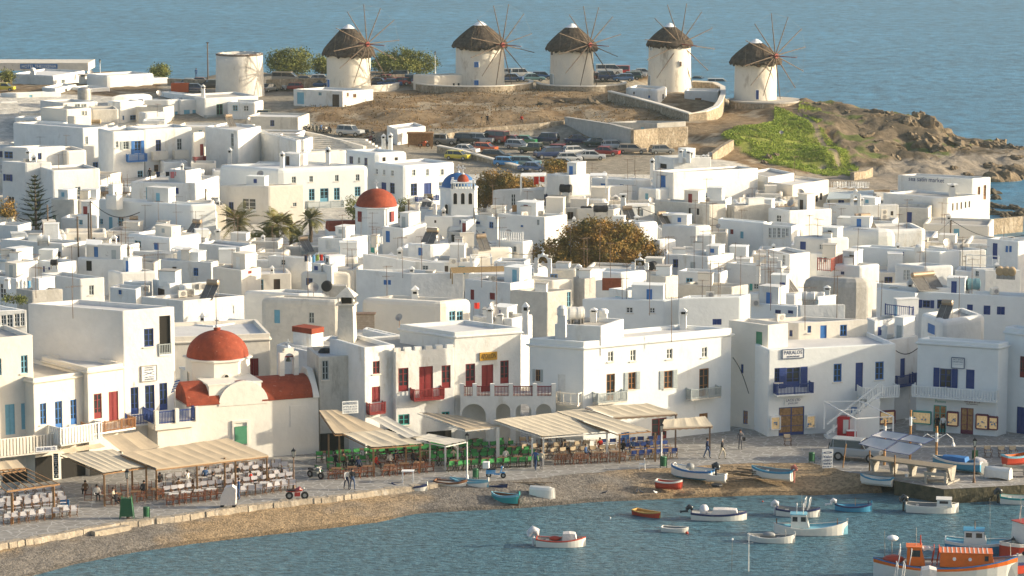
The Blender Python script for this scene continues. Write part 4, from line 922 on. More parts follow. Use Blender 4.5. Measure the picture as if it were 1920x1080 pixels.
H('white shop house with pale blue doors before the leftmost windmill',10.7,((550,167),(642,171),(700,167)),[('L',557,173,570,195,'ld'),('L',597,173,603,179,'lw'),('L',623,177,636,200,'dd'),('R',650,174,654,181,'ow'),('R',662,176,668,183,'ow')],r=.08,base=6.5,cat='shop',name='shop_house')
H('low cream mill house before the second windmill',11.9,((774,140),(814,142),(889,139)),[('R',849,156,853,163,'dh'),('R',858,156,862,163,'dh')],m='c',r=.15,base=8)
H('small white vaulted house inside the fourth mill wall',10.5,((1172,164),(1234,168),(1252,162)),[('L',1187,172,1190,177,'dw'),('L',1215,179,1219,184,'bw'),('R',1242,176,1245,186,'dw')],r=.5,base=6)
H('white courtyard house with a brown door below the fourth windmill',9.9,((1283,170),(1347,171),(1352,166)),[('L',1303,184,1315,205,'od')],r=.15,base=5.5)
H('low grey flat house behind the grey retaining wall',8.3,((1140,228),(1232,231),(1286,228)),[],m='g',r=.03,base=5)
# hotel canopy
t=thing('hotel_canopy','long pale flat canopy with a blue hotel sign by the far sea','hotel',tuple(PD(60,140,545)));a=PD(-40,117,545);b=PD(168,118,545)
m=M();m.box(a.x,b.x,543,552,10.05,11.5);m.build('canopy',W['o'],t)
for x in(-20,60,130):q=PD(x,125,546);m=M();m.box(q.x-.5,q.x+.5,545,546,8,10.05);m.build('pillar',W['g'],t)
def text3(txt,p0,ex,size,m,parent,name='lettering',nrm=None,font=None,width=None):
 cu=bpy.data.curves.new(name,'FONT');cu.body=txt;cu.size=size;cu.extrude=.004;cu.align_x='CENTER';cu.align_y='CENTER';cu.resolution_u=2
 tmp=bpy.data.objects.new('tmp',cu);col.objects.link(tmp);bpy.context.view_layer.update()
 dg=bpy.context.evaluated_depsgraph_get();me=bpy.data.meshes.new_from_object(tmp.evaluated_get(dg));col.objects.unlink(tmp);bpy.data.objects.remove(tmp)
 ex=Vector(ex).normalized();xs_=[v.co.x for v in me.vertices];k=1
 if width and xs_:k=width/max(.01,max(xs_)-min(xs_))
 nr=Vector((ex.y,-ex.x,0));o=Vector(parent['_o'])if '_o' in parent else Vector((0,0,0))
 for v in me.vertices:c=v.co.copy();v.co=Vector(p0)+ex*c.x*k+Vector((0,0,1))*c.y+nr*c.z-o
 me.materials.append(m);ob=bpy.data.objects.new(name,me);col.objects.link(ob);ob.parent=parent;ob['_o']=tuple(o);return ob
def face_sign(info,face,x0,y0,x1,y1,lines,label,bgm,fgm,frame=None,cat='sign',sizes=None,thick=.06,board=True,width=None):
 """a sign board on a house face at picture rectangle"""
 a,b=(info['L'],info['C'])if face=='L' else(info['C'],info['R'])
 e=(b-a);e.z=0;e.normalize();nr=Vector((e.y,-e.x,0));xm,ym=(x0+x1)/2,(y0+y1)/2
 u0,_=PPL(x0,ym,a,b);u1,_=PPL(x1,ym,a,b);_,z1=PPL(xm,y0,a,b);_,z0=PPL(xm,y1,a,b)
 o=Vector((a.x,a.y,0))+nr*.02;c=o+e*(u0+u1)/2
 t=thing('sign',label,cat,(c.x,c.y,(z0+z1)/2))
 if board:
  m=M();m.box(u0,u1,0,thick,z0,z1,(e.x,e.y),(nr.x,nr.y),(o.x,o.y,0));m.build('board',bgm,t)
  if frame:
   m=M()
   for q in((u0-.03,u1+.03,z1-.02,z1+.05),(u0-.03,u1+.03,z0-.05,z0+.02),(u0-.05,u0+.02,z0,z1),(u1-.02,u1+.05,z0,z1)):m.box(q[0],q[1],0,thick+.02,q[2],q[3],(e.x,e.y),(nr.x,nr.y),(o.x,o.y,0))
   m.build('frame',frame,t)
 n=len(lines);hh=(z1-z0)
 sizes=sizes or[1]*n;tot=sum(sizes);zz=z1-hh*.04
 for tx,s_ in zip(lines,sizes):
  h_=hh*.92*s_/tot;zc_=zz-h_/2;zz-=h_
  if tx:text3(tx,Vector((c.x,c.y,zc_))+nr*(thick+.012 if board else.015),e,h_*.95,fgm,t,width=(u1-u0)*(width or.86)if s_>=max(sizes)else(u1-u0)*.62)
 return t
INK=mat('dark_blue_lettering',(.02,.04,.13),.6);INKG=mat('grey_blue_lettering',(.10,.13,.20),.6);SIGNB=mat('hotel_sign_blue',(.03,.13,.33),.5);INKP=mat('purple_lettering',(.12,.03,.05),.6);INKT=mat('teal_lettering',(.08,.35,.28),.6)
hi=dict(L=Vector((a.x,543,0)),C=Vector((b.x,543,0)),R=Vector((b.x,550,0)))
face_sign(hi,'L',38,120,108,129,['HOTEL THEOXENIA'],'long blue hotel sign with white capitals on the far canopy',SIGNB,PLAIN,width=.92)
face_sign(SEA1,'L',1703,330,1771,344,['sea satin market'],'dark blue painted name across the top of the white restaurant',PLAIN,INK,board=False,width=.98)
face_sign(SEA1,'L',1669,357,1697,367,['Caprice'],'white name board with slanting blue script on the bar',PLAIN,INK,frame=None)
face_sign(APO,'R',899,660,931,675,['APOLLON'],'yellow wooden name board above the red doors',mat('yellow_sign',(.45,.25,.03),.7),mat('black_lettering',(.03,.02,.015),.7),thick=.12)
face_sign(PAR,'R',1467,655,1506,671,['PARALOS','CRUISE SHIPPING TRAVEL AGENCY'],'white framed name board with bold capitals on the corner house',PLAIN,INK,INKG,sizes=[2,.8])
face_sign(PAR,'R',1471,746,1502,759,['LACIS LTD','JEWELLERY'],'white jewellery shop sign above the blue shop front',PLAIN,INK,None,sizes=[1.3,.9])
face_sign(PAR,'R',1620,749,1648,759,['Gorgias & Co','fine jewellery'],'painted shop name over the purple door of the corner house',PLAIN,INKP,board=False,sizes=[1.5,.7])
face_sign(RIG,'L',1752,748,1775,757,['Pantou'],'green painted shop name over the teal shop door',PLAIN,INKT,board=False)
face_sign(RIG,'L',1806,749,1840,760,['Gorgias & Co','fine jewellery'],'painted shop name over the purple door below the long balcony',PLAIN,INKP,board=False,sizes=[1.5,.7])
face_sign(RIG,'L',1785,671,1808,690,['ART SHOP','GALLERY HALL','~~~~~',''],'small framed white plaque above the long balcony',W['b'],INKG,INKG)
face_sign(TALL,'R',265,686,293,714,['COMMUNITY','HELLENIC COAST GUARD','X','PORT POLICE','PORT STATION MYKONOS'],'large white notice board on the tall stained house',PLAIN,INKG,METAL,sizes=[1,1,2.4,1,1])
# ================================================================ churches
GOLD=PLAIN
def frame_pt(O,e,n,u,v,z):return(O.x+e.x*u+n.x*v,O.y+e.y*u+n.y*v,z)
def barrel(m,O,e,n,u0,u1,v0,v1,z0,rise,axis='u',N=14,zb=None):
 rows=[]
 for k in range(N+1):
  th=math.pi*k/N
  if axis=='u':c=(v0+v1)/2-math.cos(th)*(v1-v0)/2;rows.append(((u0,c),(u1,c),z0+rise*math.sin(th)))
  else:c=(u0+u1)/2-math.cos(th)*(u1-u0)/2;rows.append(((c,v0),(c,v1),z0+rise*math.sin(th)))
 for a,b in zip(rows[:-1],rows[1:]):
  m.q(frame_pt(O,e,n,*a[0],a[2]),frame_pt(O,e,n,*a[1],a[2]),frame_pt(O,e,n,*b[1],b[2]),frame_pt(O,e,n,*b[0],b[2]))
 for side in(0,1):
  m.q(*[frame_pt(O,e,n,*r[side],r[2])for r in rows])
def cross(m,p,h=.7,w=.42,t=.09):
 x,y,z=p;m.lathe([(.16,0),(.2,.12),(.08,.22)],8,p);m.box(x-t/2,x+t/2,y-t/2,y+t/2,z+.15,z+h+.15);m.box(x-w/2,x+w/2,y-t/2,y+t/2,z+h*.72,z+h*.72+t)
def belfry(m,O,e,n,u,v,z,w=1.35,h=2.5,d=.55):
 fx=(e.x,e.y);fy=(n.x,n.y);o=frame_pt(O,e,n,u,v,0)
 for s_ in(-1,1):m.box(s_*w/2-.2,s_*w/2+.2,-d/2,d/2,z,z+h*.68,fx,fy,o);m.box(s_*w/2-.25,s_*w/2+.25,-d/2-.05,d/2+.05,z+h*.3,z+h*.3+.06,fx,fy,o)
 # arch and stepped head
 N=8;r=w/2-.2
 for k in range(N):
  a,b=math.pi*k/N,math.pi*(k+1)/N
  pa=(-math.cos(a)*r,z+h*.68+math.sin(a)*r);pb=(-math.cos(b)*r,z+h*.68+math.sin(b)*r);zt_=z+h
  for dd in(-d/2,d/2):
   m.q(*[(o[0]+e.x*q[0]+n.x*dd,o[1]+e.y*q[0]+n.y*dd,q[1])for q in(pa,pb,(pb[0],zt_),(pa[0],zt_))])
  m.q(*[(o[0]+e.x*q[0]+n.x*dd,o[1]+e.y*q[0]+n.y*dd,q[1])for q,dd in((pa,-d/2),(pb,-d/2),(pb,d/2),(pa,d/2))])
 for s_ in(-1,1):m.box(min(s_*r,s_*(w/2+.2)),max(s_*r,s_*(w/2+.2)),-d/2,d/2,z+h*.68,z+h-.25,fx,fy,o)
 m.box(-r,r,-d/2,d/2,z+h,z+h+.12,fx,fy,o)
CHW=mat('church_plaster',(.76,.72,.64),.88,.12,var=.06,nscale=.7,bump=.025,bscale=2,stain=(.62,.50,.40),stscale=.5,stlo=.63)
A=P(597,742,6.1);e=Vector((.928,.371,0)).normalized();n=Vector((-e.y,e.x,0));O=A-e*11.4;O.z=0
lc=thing('church','white waterfront church with a large red dome and red vaulted roofs','church',(O.x,O.y,1.2))
fx,fy=(e.x,e.y),(n.x,n.y)
uc,zg=PPL(456,714,O,A);ug,zd=PPL(451,832,O,A)
m=M();m.box(0,11.4,0,4.4,0,6.12,fx,fy,(O.x,O.y,0));m.box(uc-2.9,uc+1.6,.15,9.0,0,7.55,fx,fy,(O.x,O.y,0));m.box(uc-3.0,uc+1.7,.1,9.1,7.55,7.68,fx,fy,(O.x,O.y,0))
# gable of the transept (half round, thick) and the raised wall at the right end
R_=2.15;N=16;pts=[(uc-math.cos(math.pi*k/N)*R_,5.8+(zg-5.8)*math.sin(math.pi*k/N))for k in range(N+1)]
m.q(*[frame_pt(O,e,n,u,-.06,z)for u,z in pts]);m.q(*[frame_pt(O,e,n,u,.25,z)for u,z in pts])
for a_,b_ in zip(pts[:-1],pts[1:]):m.q(frame_pt(O,e,n,a_[0],-.06,a_[1]),frame_pt(O,e,n,b_[0],-.06,b_[1]),frame_pt(O,e,n,b_[0],.25,b_[1]),frame_pt(O,e,n,a_[0],.25,a_[1]))
gp=[(-.25,6.0),(-.2,6.2),(.9,7.5),(1.6,8.15),(2.8,8.15),(3.5,7.5),(4.6,6.2),(4.65,6.0)]
for u in(10.9,11.42):m.q(*[frame_pt(O,e,n,u,v,z)for v,z in gp])
for a_,b_ in zip(gp[:-1],gp[1:]):m.q(frame_pt(O,e,n,10.9,*a_),frame_pt(O,e,n,10.9,*b_),frame_pt(O,e,n,11.42,*b_),frame_pt(O,e,n,11.42,*a_))
m.build('wall',CHW,lc)
m=M();barrel(m,O,e,n,.0,uc-2.05,-.08,4.5,6.0,1.65);m.build('vaulted_roof',TERRA,lc,False)
m=M();barrel(m,O,e,n,uc+1.6,10.9,-.08,4.5,6.0,1.65);m.build('vaulted_roof',TERRA,lc,False)
m=M();barrel(m,O,e,n,uc-2.1,uc+2.1,.2,.95,5.9,zg-5.98,'v');m.build('vaulted_roof',TERRA,lc,False)
dc=Vector(frame_pt(O,e,n,uc-.65,5.3,0));zs_=lambda y,D=dc.y:HC-D*(y+297)/F
zb,zl,za=zs_(673),zs_(722),zs_(621)
m=M();m.lathe([(2.78,zl-.6),(2.72,zb-.1),(2.95,zb),(2.95,zb+.12),(2.6,zb+.16)],8,(dc.x,dc.y,0),True,math.atan2(e.y,e.x)+math.pi/8);m.build('drum',CHW,lc)
m=M();m.lathe([(2.62*math.cos(a),zb+.1+(za-zb-.1)*math.sin(a))for a in[math.pi/2*k/14 for k in range(14)]]+[(.28,za-.02),(.30,za+.18),(.1,za+.26)],40,(dc.x,dc.y,0));dm=m.build('dome',TERRA,lc,True)
m=M();cross(m,(dc.x,dc.y,za+.25),.75);m.build('cross',PLAIN,dm)
def arch_window(parent,c,nr,w,h,z0,m_=DARK,depth=.03):
 tn=Vector((-nr.y,nr.x,0));pts=[(-w/2,z0),(w/2,z0)]+[(w/2*math.cos(math.pi*k/8),z0+h-w/2+w/2*math.sin(math.pi*k/8))for k in range(9)]
 fr=M();q=M()
 q.q(*[tuple(c+nr*depth+tn*u)[:2]+(z,)for u,z in pts])
 for k in range(len(pts)):
  a_,b_=pts[k],pts[(k+1)%len(pts)];s1=1.22
  f=lambda u,z,d:tuple(c+nr*d+tn*u)[:2]+(z,)
  g=lambda p:(p[0]*s1,z0+h/2+(p[1]-z0-h/2)*1.1)
  fr.q(f(*a_,.07),f(*b_,.07),f(*g(b_),.07),f(*g(a_),.07));fr.q(f(*g(a_),.07),f(*g(b_),.07),f(*g(b_),-.02),f(*g(a_),-.02));fr.q(f(*a_,.07),f(*b_,.07),f(*b_,.0),f(*a_,.0))
 o_=fr.build('window',CHW,parent);q.build('pane',m_,o_)
for px_ in(352,439):
 dx=(px_-960)/F*dc.y-dc.x;ang=-math.pi/2+math.asin(max(-.9,min(.9,dx/2.6)));k=round((ang-math.atan2(e.y,e.x))/(math.pi/4));an=math.atan2(e.y,e.x)+k*math.pi/4
 nr=Vector((math.cos(an),math.sin(an),0));arch_window(lc,Vector((dc.x,dc.y,0))+nr*2.55,nr,.36,.85,zl+.25)
bu,_=PPL(541,703,O+n*2.2,A+n*2.2)
m=M();belfry(m,O,e,n,bu,2.2,7.5,1.25,2.35);fr=m.build('belfry',CHW,lc)
bp_=frame_pt(O,e,n,bu,2.2,0)
m=M();m.lathe([(.24,8.8),(.2,8.9),(.13,9.1),(.05,9.17)],10,(bp_[0],bp_[1],0));m.build('bell',mat('bronze',(.03,.04,.03),.4,.5,metal=.5),fr)
m=M();m.bar((bp_[0]-.4,bp_[1]-.15,9.2),(bp_[0]+.4,bp_[1]+.15,9.2),.1);m.build('beam',CM['r'],fr)
m=M();cross(m,(bp_[0],bp_[1],9.95),.6,.36);m.build('cross',PLAIN,fr)
m=M();m.box(ug-.52,ug+.52,-.16,-.1,zd,zd+1.5,fx,fy,(O.x,O.y,0));m.build('shutter',CM['g'],lc)
m=M();[m.box(*q,fx,fy,(O.x,O.y,0))for q in((ug-.72,ug-.54,-.13,0,zd-.1,zd+1.8),(ug+.54,ug+.72,-.13,0,zd-.1,zd+1.8),(ug-.72,ug+.72,-.13,0,zd+1.8,zd+2.0))];m.build('niche_frame',CHW,lc)
m=M();zt_=PPL(360,770,O,A)[1];m.box(8.9,10.2,-.04,0,3.6,5.4,fx,fy,(O.x,O.y,0));m.build('buttress',CHW,lc)
def dome_church(label,px,by,z0,r,apex_y,dm_mat,name='church',drum_y=None,win='r',rot=.4,cross_=True,oct_=True):
 c=P(px,by,z0);zz=lambda y:HC-c.y*(y+297)/F;zd_=zz(drum_y);za=zz(apex_y)
 t=thing(name,label,'church',(c.x,c.y,2));m=M()
 m.lathe([(r*1.12,0),(r*1.1,z0-.08),(r*1.17,z0),(r*1.17,z0+.1),(r,z0+.12)],8 if oct_ else 28,(c.x,c.y,0),True,rot);m.build('drum',W['b'],t)
 m=M();m.lathe([(r*math.cos(a),z0+.08+(za-z0-.08)*math.sin(a))for a in[math.pi/2*k/12 for k in range(12)]]+[(.12,za),(.02,za+.1)],36,(c.x,c.y,0));d=m.build('dome',dm_mat,t,True)
 if cross_:m=M();cross(m,(c.x,c.y,za),.9,.6,.12);m.build('cross',PLAIN,d)
 return t,c
t,c=dome_church('white church with a red dome in the middle of the town',706,387,8.0,2.5,350,TERRA,drum_y=425)
for px_,an in((674.5,-math.pi/2-.85),(736.5,-math.pi/2+.85)):
 nr=Vector((math.cos(an),math.sin(an),0));tn=Vector((-nr.y,nr.x));cc=Vector((c.x,c.y,0))+nr*2.62;m=M();m.box(-.28,.28,-.1,.1,6.35,7.6,(tn.x,tn.y),(nr.x,nr.y),(cc.x,cc.y,0));m.build('window',CM['r'],t)
e2=Vector((.97,.2,0)).normalized();n2=Vector((-e2 .y,e2 .x,0));O2=P(617,431,5.2);O2 .z=0
m=M();barrel(m,O2,e2,n2,0,4.6,0,3.2,5.0,1.1);m.build('vaulted_roof',TERRA,t);m=M();m.box(0,9.5,.0,3.2,0,5.0,(e2 .x,e2 .y),(n2 .x,n2 .y),(O2 .x,O2 .y,0));m.build('wall',W['b'],t)
m=M();barrel(m,O2,e2,n2,7.3,8.9,-.2,3.2,5.0,.85,'v');m.build('vaulted_roof',TERRA,t)
BLUED=mat('blue_dome_paint',(.03,.13,.33),.6,.3,var=.2)
t,c=dome_church('white church with a blue dome and a red capped bell tower',860,351,8.6,2.15,320,BLUED,drum_y=382,oct_=False)
m=M();c2=P(866,346,8.9)-Vector((0,5.0,0));o3=PD(846,345,c.y-4.6);sc_=F/o3 .y;w3=44/sc_
m=M();m.box(0,w3,0,2.6,0,8.8,o=(o3 .x,o3 .y,0));m.box(-.1,w3+.1,-.1,2.7,8.75,8.92,o=(o3 .x,o3 .y,0));m.box(-.1,w3+.1,-.1,2.7,9.6,9.72,o=(o3 .x,o3 .y,0))
for k in range(8):m.box(.05+k*(w3-.25)/7,.2+k*(w3-.25)/7,0,.15,8.92,9.6,o=(o3 .x,o3 .y,0))
for a_ in(0,w3-.3):
 for b_ in(0,2.3):m.box(a_,a_+.3,b_,b_+.3,8.92,10.1,o=(o3 .x,o3 .y,0))
tw=m.build('bell_tower',W['b'],t)
m=M();m.lathe([(.75*math.cos(a),9.7+.95*math.sin(a))for a in[math.pi/2*k/8 for k in range(9)]],20,(o3 .x+w3/2,o3 .y+1.3,0));m.build('cupola',TERRA,tw,True)
m=M();cross(m,(o3 .x+w3/2,o3 .y+1.3,10.6),1.0,.65,.14);m.build('cross',PLAIN,tw)
for k in range(3):arch_window(t,Vector((o3 .x+.5+k*.95,o3 .y,0)),Vector((0,-1,0)),.45,1.4,7.0)
arch_window(t,Vector((c.x-1.5,c.y-2.35,0)),Vector((-.3,-.95,0)),.4,1.2,5.5)
# small bell gables on chapel roofs
def bell_gable(label,px,py,z,w=1.2,h=1.9):
 c=P(px,py,z);t=thing('bell_gable',label,'bell gable',tuple(c));m=M();e_,n_=Vector((.98,-.18,0)),Vector((.18,.98,0));O_=Vector((c.x,c.y,0));belfry(m,O_,e_,n_,0,0,z,w,h,.45);m.build('arch',W['w'],t)
 m=M();cross(m,(c.x,c.y,z+h+.1),.6,.4,.1);m.build('cross',PLAIN,t)
 m=M();m.lathe([(.2,0),(.14,.2),(.04,.28)],8,(c.x,c.y,z+h*.55));m.build('bell',METAL,t)
bell_gable('little white bell gable on the vault left of the brown tree',1018,512,5.4,1.5,1.9)
bell_gable('little white rounded bell gable in front of the brown tree',1200,505,5.3,1.5,1.0)
bell_gable('white gabled bell wall right of the red dome',799,402,6.3,2.2,1.6)
bell_gable('tall white two-arched bell wall right of the teal shutter',1441,532,4.6,2.3,2.8)
bell_gable('white bell tower with narrow openings left of the blue-lettered restaurant',1604,386,6.0,.9,1.8)
# broad shallow stairs of the street above the stepped house
t=thing('broad_stairs','broad shallow stone stairs behind the stepped shaded house','stairs',tuple(P(620,285,4.6)))
for k in range(9):
 a_,b_=G(566,268+k*2.6,5.5),G(690+k*6,276+k*3.0,5.2);z=6.3-k*.2;m=M();d=(b_-a_);d.z=0;l=d.length;d.normalize();m.box(0,l,-.9,.05,z-.9,z,(d.x,d.y),(-d.y,d.x),(a_.x,a_.y,0));m.build('step',W['o'],t)
 # ================================================================ balconies, terraces, porticoes
def rail_geo(m,a,b,z,h,gap=.14,w=.035,post=.09,solid=False):
 d=b-a;L_=math.hypot(d.x,d.y);e=(d.x/L_,d.y/L_)
 o=(a.x,a.y,0)
 m.box(0,L_,-post/2,post/2,z+h-.07,z+h,e,None,o);m.box(0,L_,-.03,.03,z+.06,z+.12,e,None,o)
 k=max(1,int(L_/gap))
 for i in range(k+1):
  u=L_*i/k;big=i in(0,k)or(i%12==0)
  ww=post if big else w
  m.box(u-ww/2,u+ww/2,-ww/2,ww/2,z,z+h+(.06 if big else-.07),e,None,o)
def balcony(info,face,x0,y0,x1,y1,colr,d=1.0,slabm=None,solid=False,gap=.13,w=.045,nm='balcony',thick=.14):
 a,b=(info['L'],info['C'])if face=='L' else(info['C'],info['R'])
 e=(b-a);e.z=0;e.normalize();nr=Vector((e.y,-e.x,0));a2=a+nr*d;b2=b+nr*d
 xm,ym=(x0+x1)/2,(y0+y1)/2
 u0,_=PPL(x0,ym,a2,b2);u1,_=PPL(x1,ym,a2,b2);_,zt=PPL(xm,y0,a2,b2);_,zb=PPL(xm,y1,a2,b2)
 o=Vector((a.x,a.y,0));m=M();f=(e.x,e.y);g=(nr.x,nr.y)
 m.box(u0,u1,0,d,zb-thick,zb,f,g,(o.x,o.y,0))
 if solid:
  for q in((u0,u1,d-.12,d),(u0,u0+.12,0,d-.12),(u1-.12,u1,0,d-.12)):m.box(q[0],q[1],q[2],q[3],zb,zt,f,g,(o.x,o.y,0))
 sl=m.build(nm,slabm or PLAIN,info['root'])
 if not solid:
  m=M();p=lambda u,v:o+e*u+nr*v
  rail_geo(m,p(u0,d-.05),p(u1,d-.05),zb,zt-zb,gap,w);rail_geo(m,p(u0,.02),p(u0,d-.1),zb,zt-zb,gap,w);rail_geo(m,p(u1,.02),p(u1,d-.1),zb,zt-zb,gap,w)
  m.build('railing',colr,sl)
 return u0,u1,zb,zt,e,nr,o
def rail_line(label,pts,h,colr,cat='railing',gap=.14,w=.035,name='railing'):
 Q=[P(*p)for p in pts];t=thing(name,label,cat,tuple(Q[0]))
 for a,b in zip(Q[:-1],Q[1:]):
  m=M();b2=b.copy();rail_geo(m,a,b,a.z,h,gap,w);m.build('railing_section',colr,t)
g_=lambda k:HD[k]
LREDB=CM['o']
balcony(g_('low cream house with dark red doors beside the tall house'),'R',166,789,254,808,LREDB,1.1)
balcony(TALL,'R',243,777,290,795,CM['n'],.9)
i_=balcony(TALL,'R',291,769,371,792,CM['n'],2.5,W['c'],nm='corner_balcony',thick=.5)
u0,u1,zb,zt,e,nr,o=i_
m=M()
for u in(u0+.1,(u0+u1)/2,u1-.1):m.box(u-.16,u+.16,2.34,2.66,zb,zt+.15,(e.x,e.y),(nr.x,nr.y),(o.x,o.y,0))
m.box(u0+.3,u1-.4,.1,2.2,1.2,zb-.5,(e.x,e.y),(nr.x,nr.y),(o.x,o.y,0));m.build('balcony_block',W['c'],TALL['root'])
balcony(g_('low cream house with three blue doors and a rubble roof'),'R',114,797,191,828,W['w'],1.8,W['c'],gap=.27,w=.19)
balcony(g_('weathered white house with pale blue shutters at the left edge'),'R',-10,818,113,850,W['c'],1.9,W['c'],gap=.27,w=.19)
balcony(g_('white cafe house with a red balcony and crenels'),'R',777,729,833,748,CM['r'],.9,CM['r'])
balcony(g_('narrow white house with red shutters above the sign'),'R',694,756,723,774,CM['r'],.6,CM['r'])
balcony(BIG,'R',1122,736,1176,754,CM['y'],.9,W['o']);balcony(BIG,'R',1297,728,1352,746,CM['y'],.9,W['o']);balcony(BIG,'L',1043,737,1083,758,W['c'],.9,W['c'],gap=.5,w=.04)
balcony(PAR,'R',1458,720,1525,739,CM['n'],.9,W['b'])
balcony(PAR,'R',1618,725,1686,744,W['b'],1.2,W['b'],gap=.22,w=.11)
balcony(RIG,'L',1710,728,1868,747,W['b'],1.1,W['b'],gap=.24,w=.12)
balcony(g_('lit white house end between the two quay houses'),'R',1682,703,1719,722,CM['n'],.6,CM['n'])
balcony(g_('white house with pale blue balcony and round-edged roof'),'R',578,378,645,390,CM['y'],.9)
balcony(g_('white two-storey house with navy doors and dark rail'),'R',783,368,823,377,CM['n'],.6)
balcony(g_('wide white house with a grey-green balcony below the ruined mill'),'R',387,215,438,228,CM['y'],.9)
balcony(g_('tall white house with blue balcony and blue shutters'),'R',241,289,276,302,CM['b'],.9,CM['b'])
balcony(g_('tall white house with two white concrete balconies'),'R',288,284,315,298,W['c'],.9,W['c'],solid=True);balcony(g_('tall white house with two white concrete balconies'),'R',328,282,354,296,W['c'],.9,W['c'],solid=True)
balcony(g_('narrow orange-lit house with a red door and red balcony'),'R',366,294,386,307,CM['r'],.5,CM['r'])
balcony(TALL,'R',299,645,321,664,CM['y'],.1)
rail_line('white baluster railing of the roof terrace under the big dish',[(937,451,5.9),(980,453,5.9)],1.1,PLAIN,gap=.28,w=.09)
rail_line('dark red railing round a roof terrace on the right',[(1533,507,5.2),(1558,509,5.2),(1581,499,5.2)],1.4,mat('faded_red_paint',(.38,.09,.06),.7),gap=.22,w=.05)
rail_line('white horizontal rail terrace at the right edge',[(1812,497,5.2),(1872,500,5.2)],1.2,PLAIN,gap=.7,w=.05)
rail_line('navy iron railing on the terrace above the blue stairs',[(1660,590,8.8),(1712,596,8.8)],1.0,CM['n'],gap=.2)
rail_line('white baluster railing beside the peeling gable house',[(690,455,5.7),(716,458,5.7)],.9,PLAIN,gap=.3,w=.1)
# blue iron stairs
a=P(1712,596,8.8);b=P(1692,632,6.2);t=thing('iron_stairs','steep navy iron stairs between two roof terraces on the right','stairs',tuple(b));m=M()
b.y=a.y-.5
for s_ in(-.35,.35):m.bar(a+Vector((0,s_,0)),b+Vector((0,s_,0)),.08);m.bar(a+Vector((0,s_,.9)),b+Vector((0,s_,.9)),.04)
for k in range(10):q=a.lerp(b,k/9);m.box(q.x-.12,q.x+.12,q.y-.35,q.y+.35,q.z-.02,q.z+.02)
m.build('flight',CM['n'],t)
# arcaded portico with red rails
Q0=P(863,743,5.9);Q1=P(1042,743,5.9);e=(Q1-Q0).normalized();n=Vector((-e.y,e.x,0));L_=(Q1-Q0).length
t=thing('portico','white arcaded portico with a red railed terrace beneath the yellow sign','portico',(Q0 .x,Q0 .y,1.2));fx=(e.x,e.y);fy=(n.x,n.y);o=(Q0 .x,Q0 .y,0)
m=M();m.box(0,L_,0,2.4,5.55,5.9,fx,fy,o)
arches=[(865,911),(930,957),(967,996),(1005,1034)];us=[]
for x0,x1 in arches:us.append(((PPL(x0,780,Q0,Q1)[0]),PPL(x1,780,Q0,Q1)[0]))
prev=0
for(a_,b_)in us:
 m.box(prev,a_,0,.45,1.2,5.55,fx,fy,o);r=(b_-a_)/2;cx_=(a_+b_)/2;zs0=5.25-r;N=10
 for k in range(N):
  A_,B_=math.pi*k/N,math.pi*(k+1)/N;pa=(cx_-math.cos(A_)*r,zs0+math.sin(A_)*r);pb=(cx_-math.cos(B_)*r,zs0+math.sin(B_)*r)
  for v in(0,.45):m.q(*[frame_pt(Q0,e,n,u,v,z)for u,z in(pa,pb,(pb[0],5.55),(pa[0],5.55))])
  m.q(frame_pt(Q0,e,n,pa[0],0,pa[1]),frame_pt(Q0,e,n,pb[0],0,pb[1]),frame_pt(Q0,e,n,pb[0],.45,pb[1]),frame_pt(Q0,e,n,pa[0],.45,pa[1]))
 prev=b_
m.box(prev,L_,0,.45,1.2,5.55,fx,fy,o);m.build('arcade',W['w'],t)
ps=[PPL(x,735,Q0,Q1)[0]for x in(866,890,923,958,1003,1038)]
for u in ps:m=M();m.box(u-.18,u+.18,0,.36,5.9,6.95,fx,fy,o);m.build('pillar',W['w'],t)
for a_,b_ in zip(ps[:-1],ps[1:]):
 m=M();rail_geo(m,Q0+e*(a_+.18)+n*.15,Q0+e*(b_-.18)+n*.15,5.9,.85,.12,.06);m.build('railing',CM['r'],t)
 # outdoor stairs of the travel agency
t=thing('stone_stairs','white outdoor stairs climbing to the terrace of the blue-windowed house','stairs',tuple(P(1555,820,1.2)))
a=P(1552,822,1.2);up_u=P(1612,765,4.4);dx=4.9
m=M();st=M();s0=PD(1550,815,a.y-.2)
for k in range(16):m.box(k*.27,4.6,-.0,1.1,1.2+k*.21,1.2+(k+1)*.21,(1,.12),(-.12,1),(s0 .x,s0 .y,0))
m.build('flight',W['b'],t)
m=M()
for k in range(11):
 x=.5+k*.42;z=1.7+k*.34;m.box(x,x+.14,-.16,-.04,z,z+.75,(1,.12),(-.12,1),(s0 .x,s0 .y,0))
pA=Vector((s0 .x,s0 .y-.1,1.65));pB=pA+Vector((4.7,.56,3.6));m.bar(pA,pB,.14,.2);m.bar(pA+Vector((0,0,.85)),pB+Vector((0,0,.85)),.14,.12);m.build('balustrade',W['b'],t)
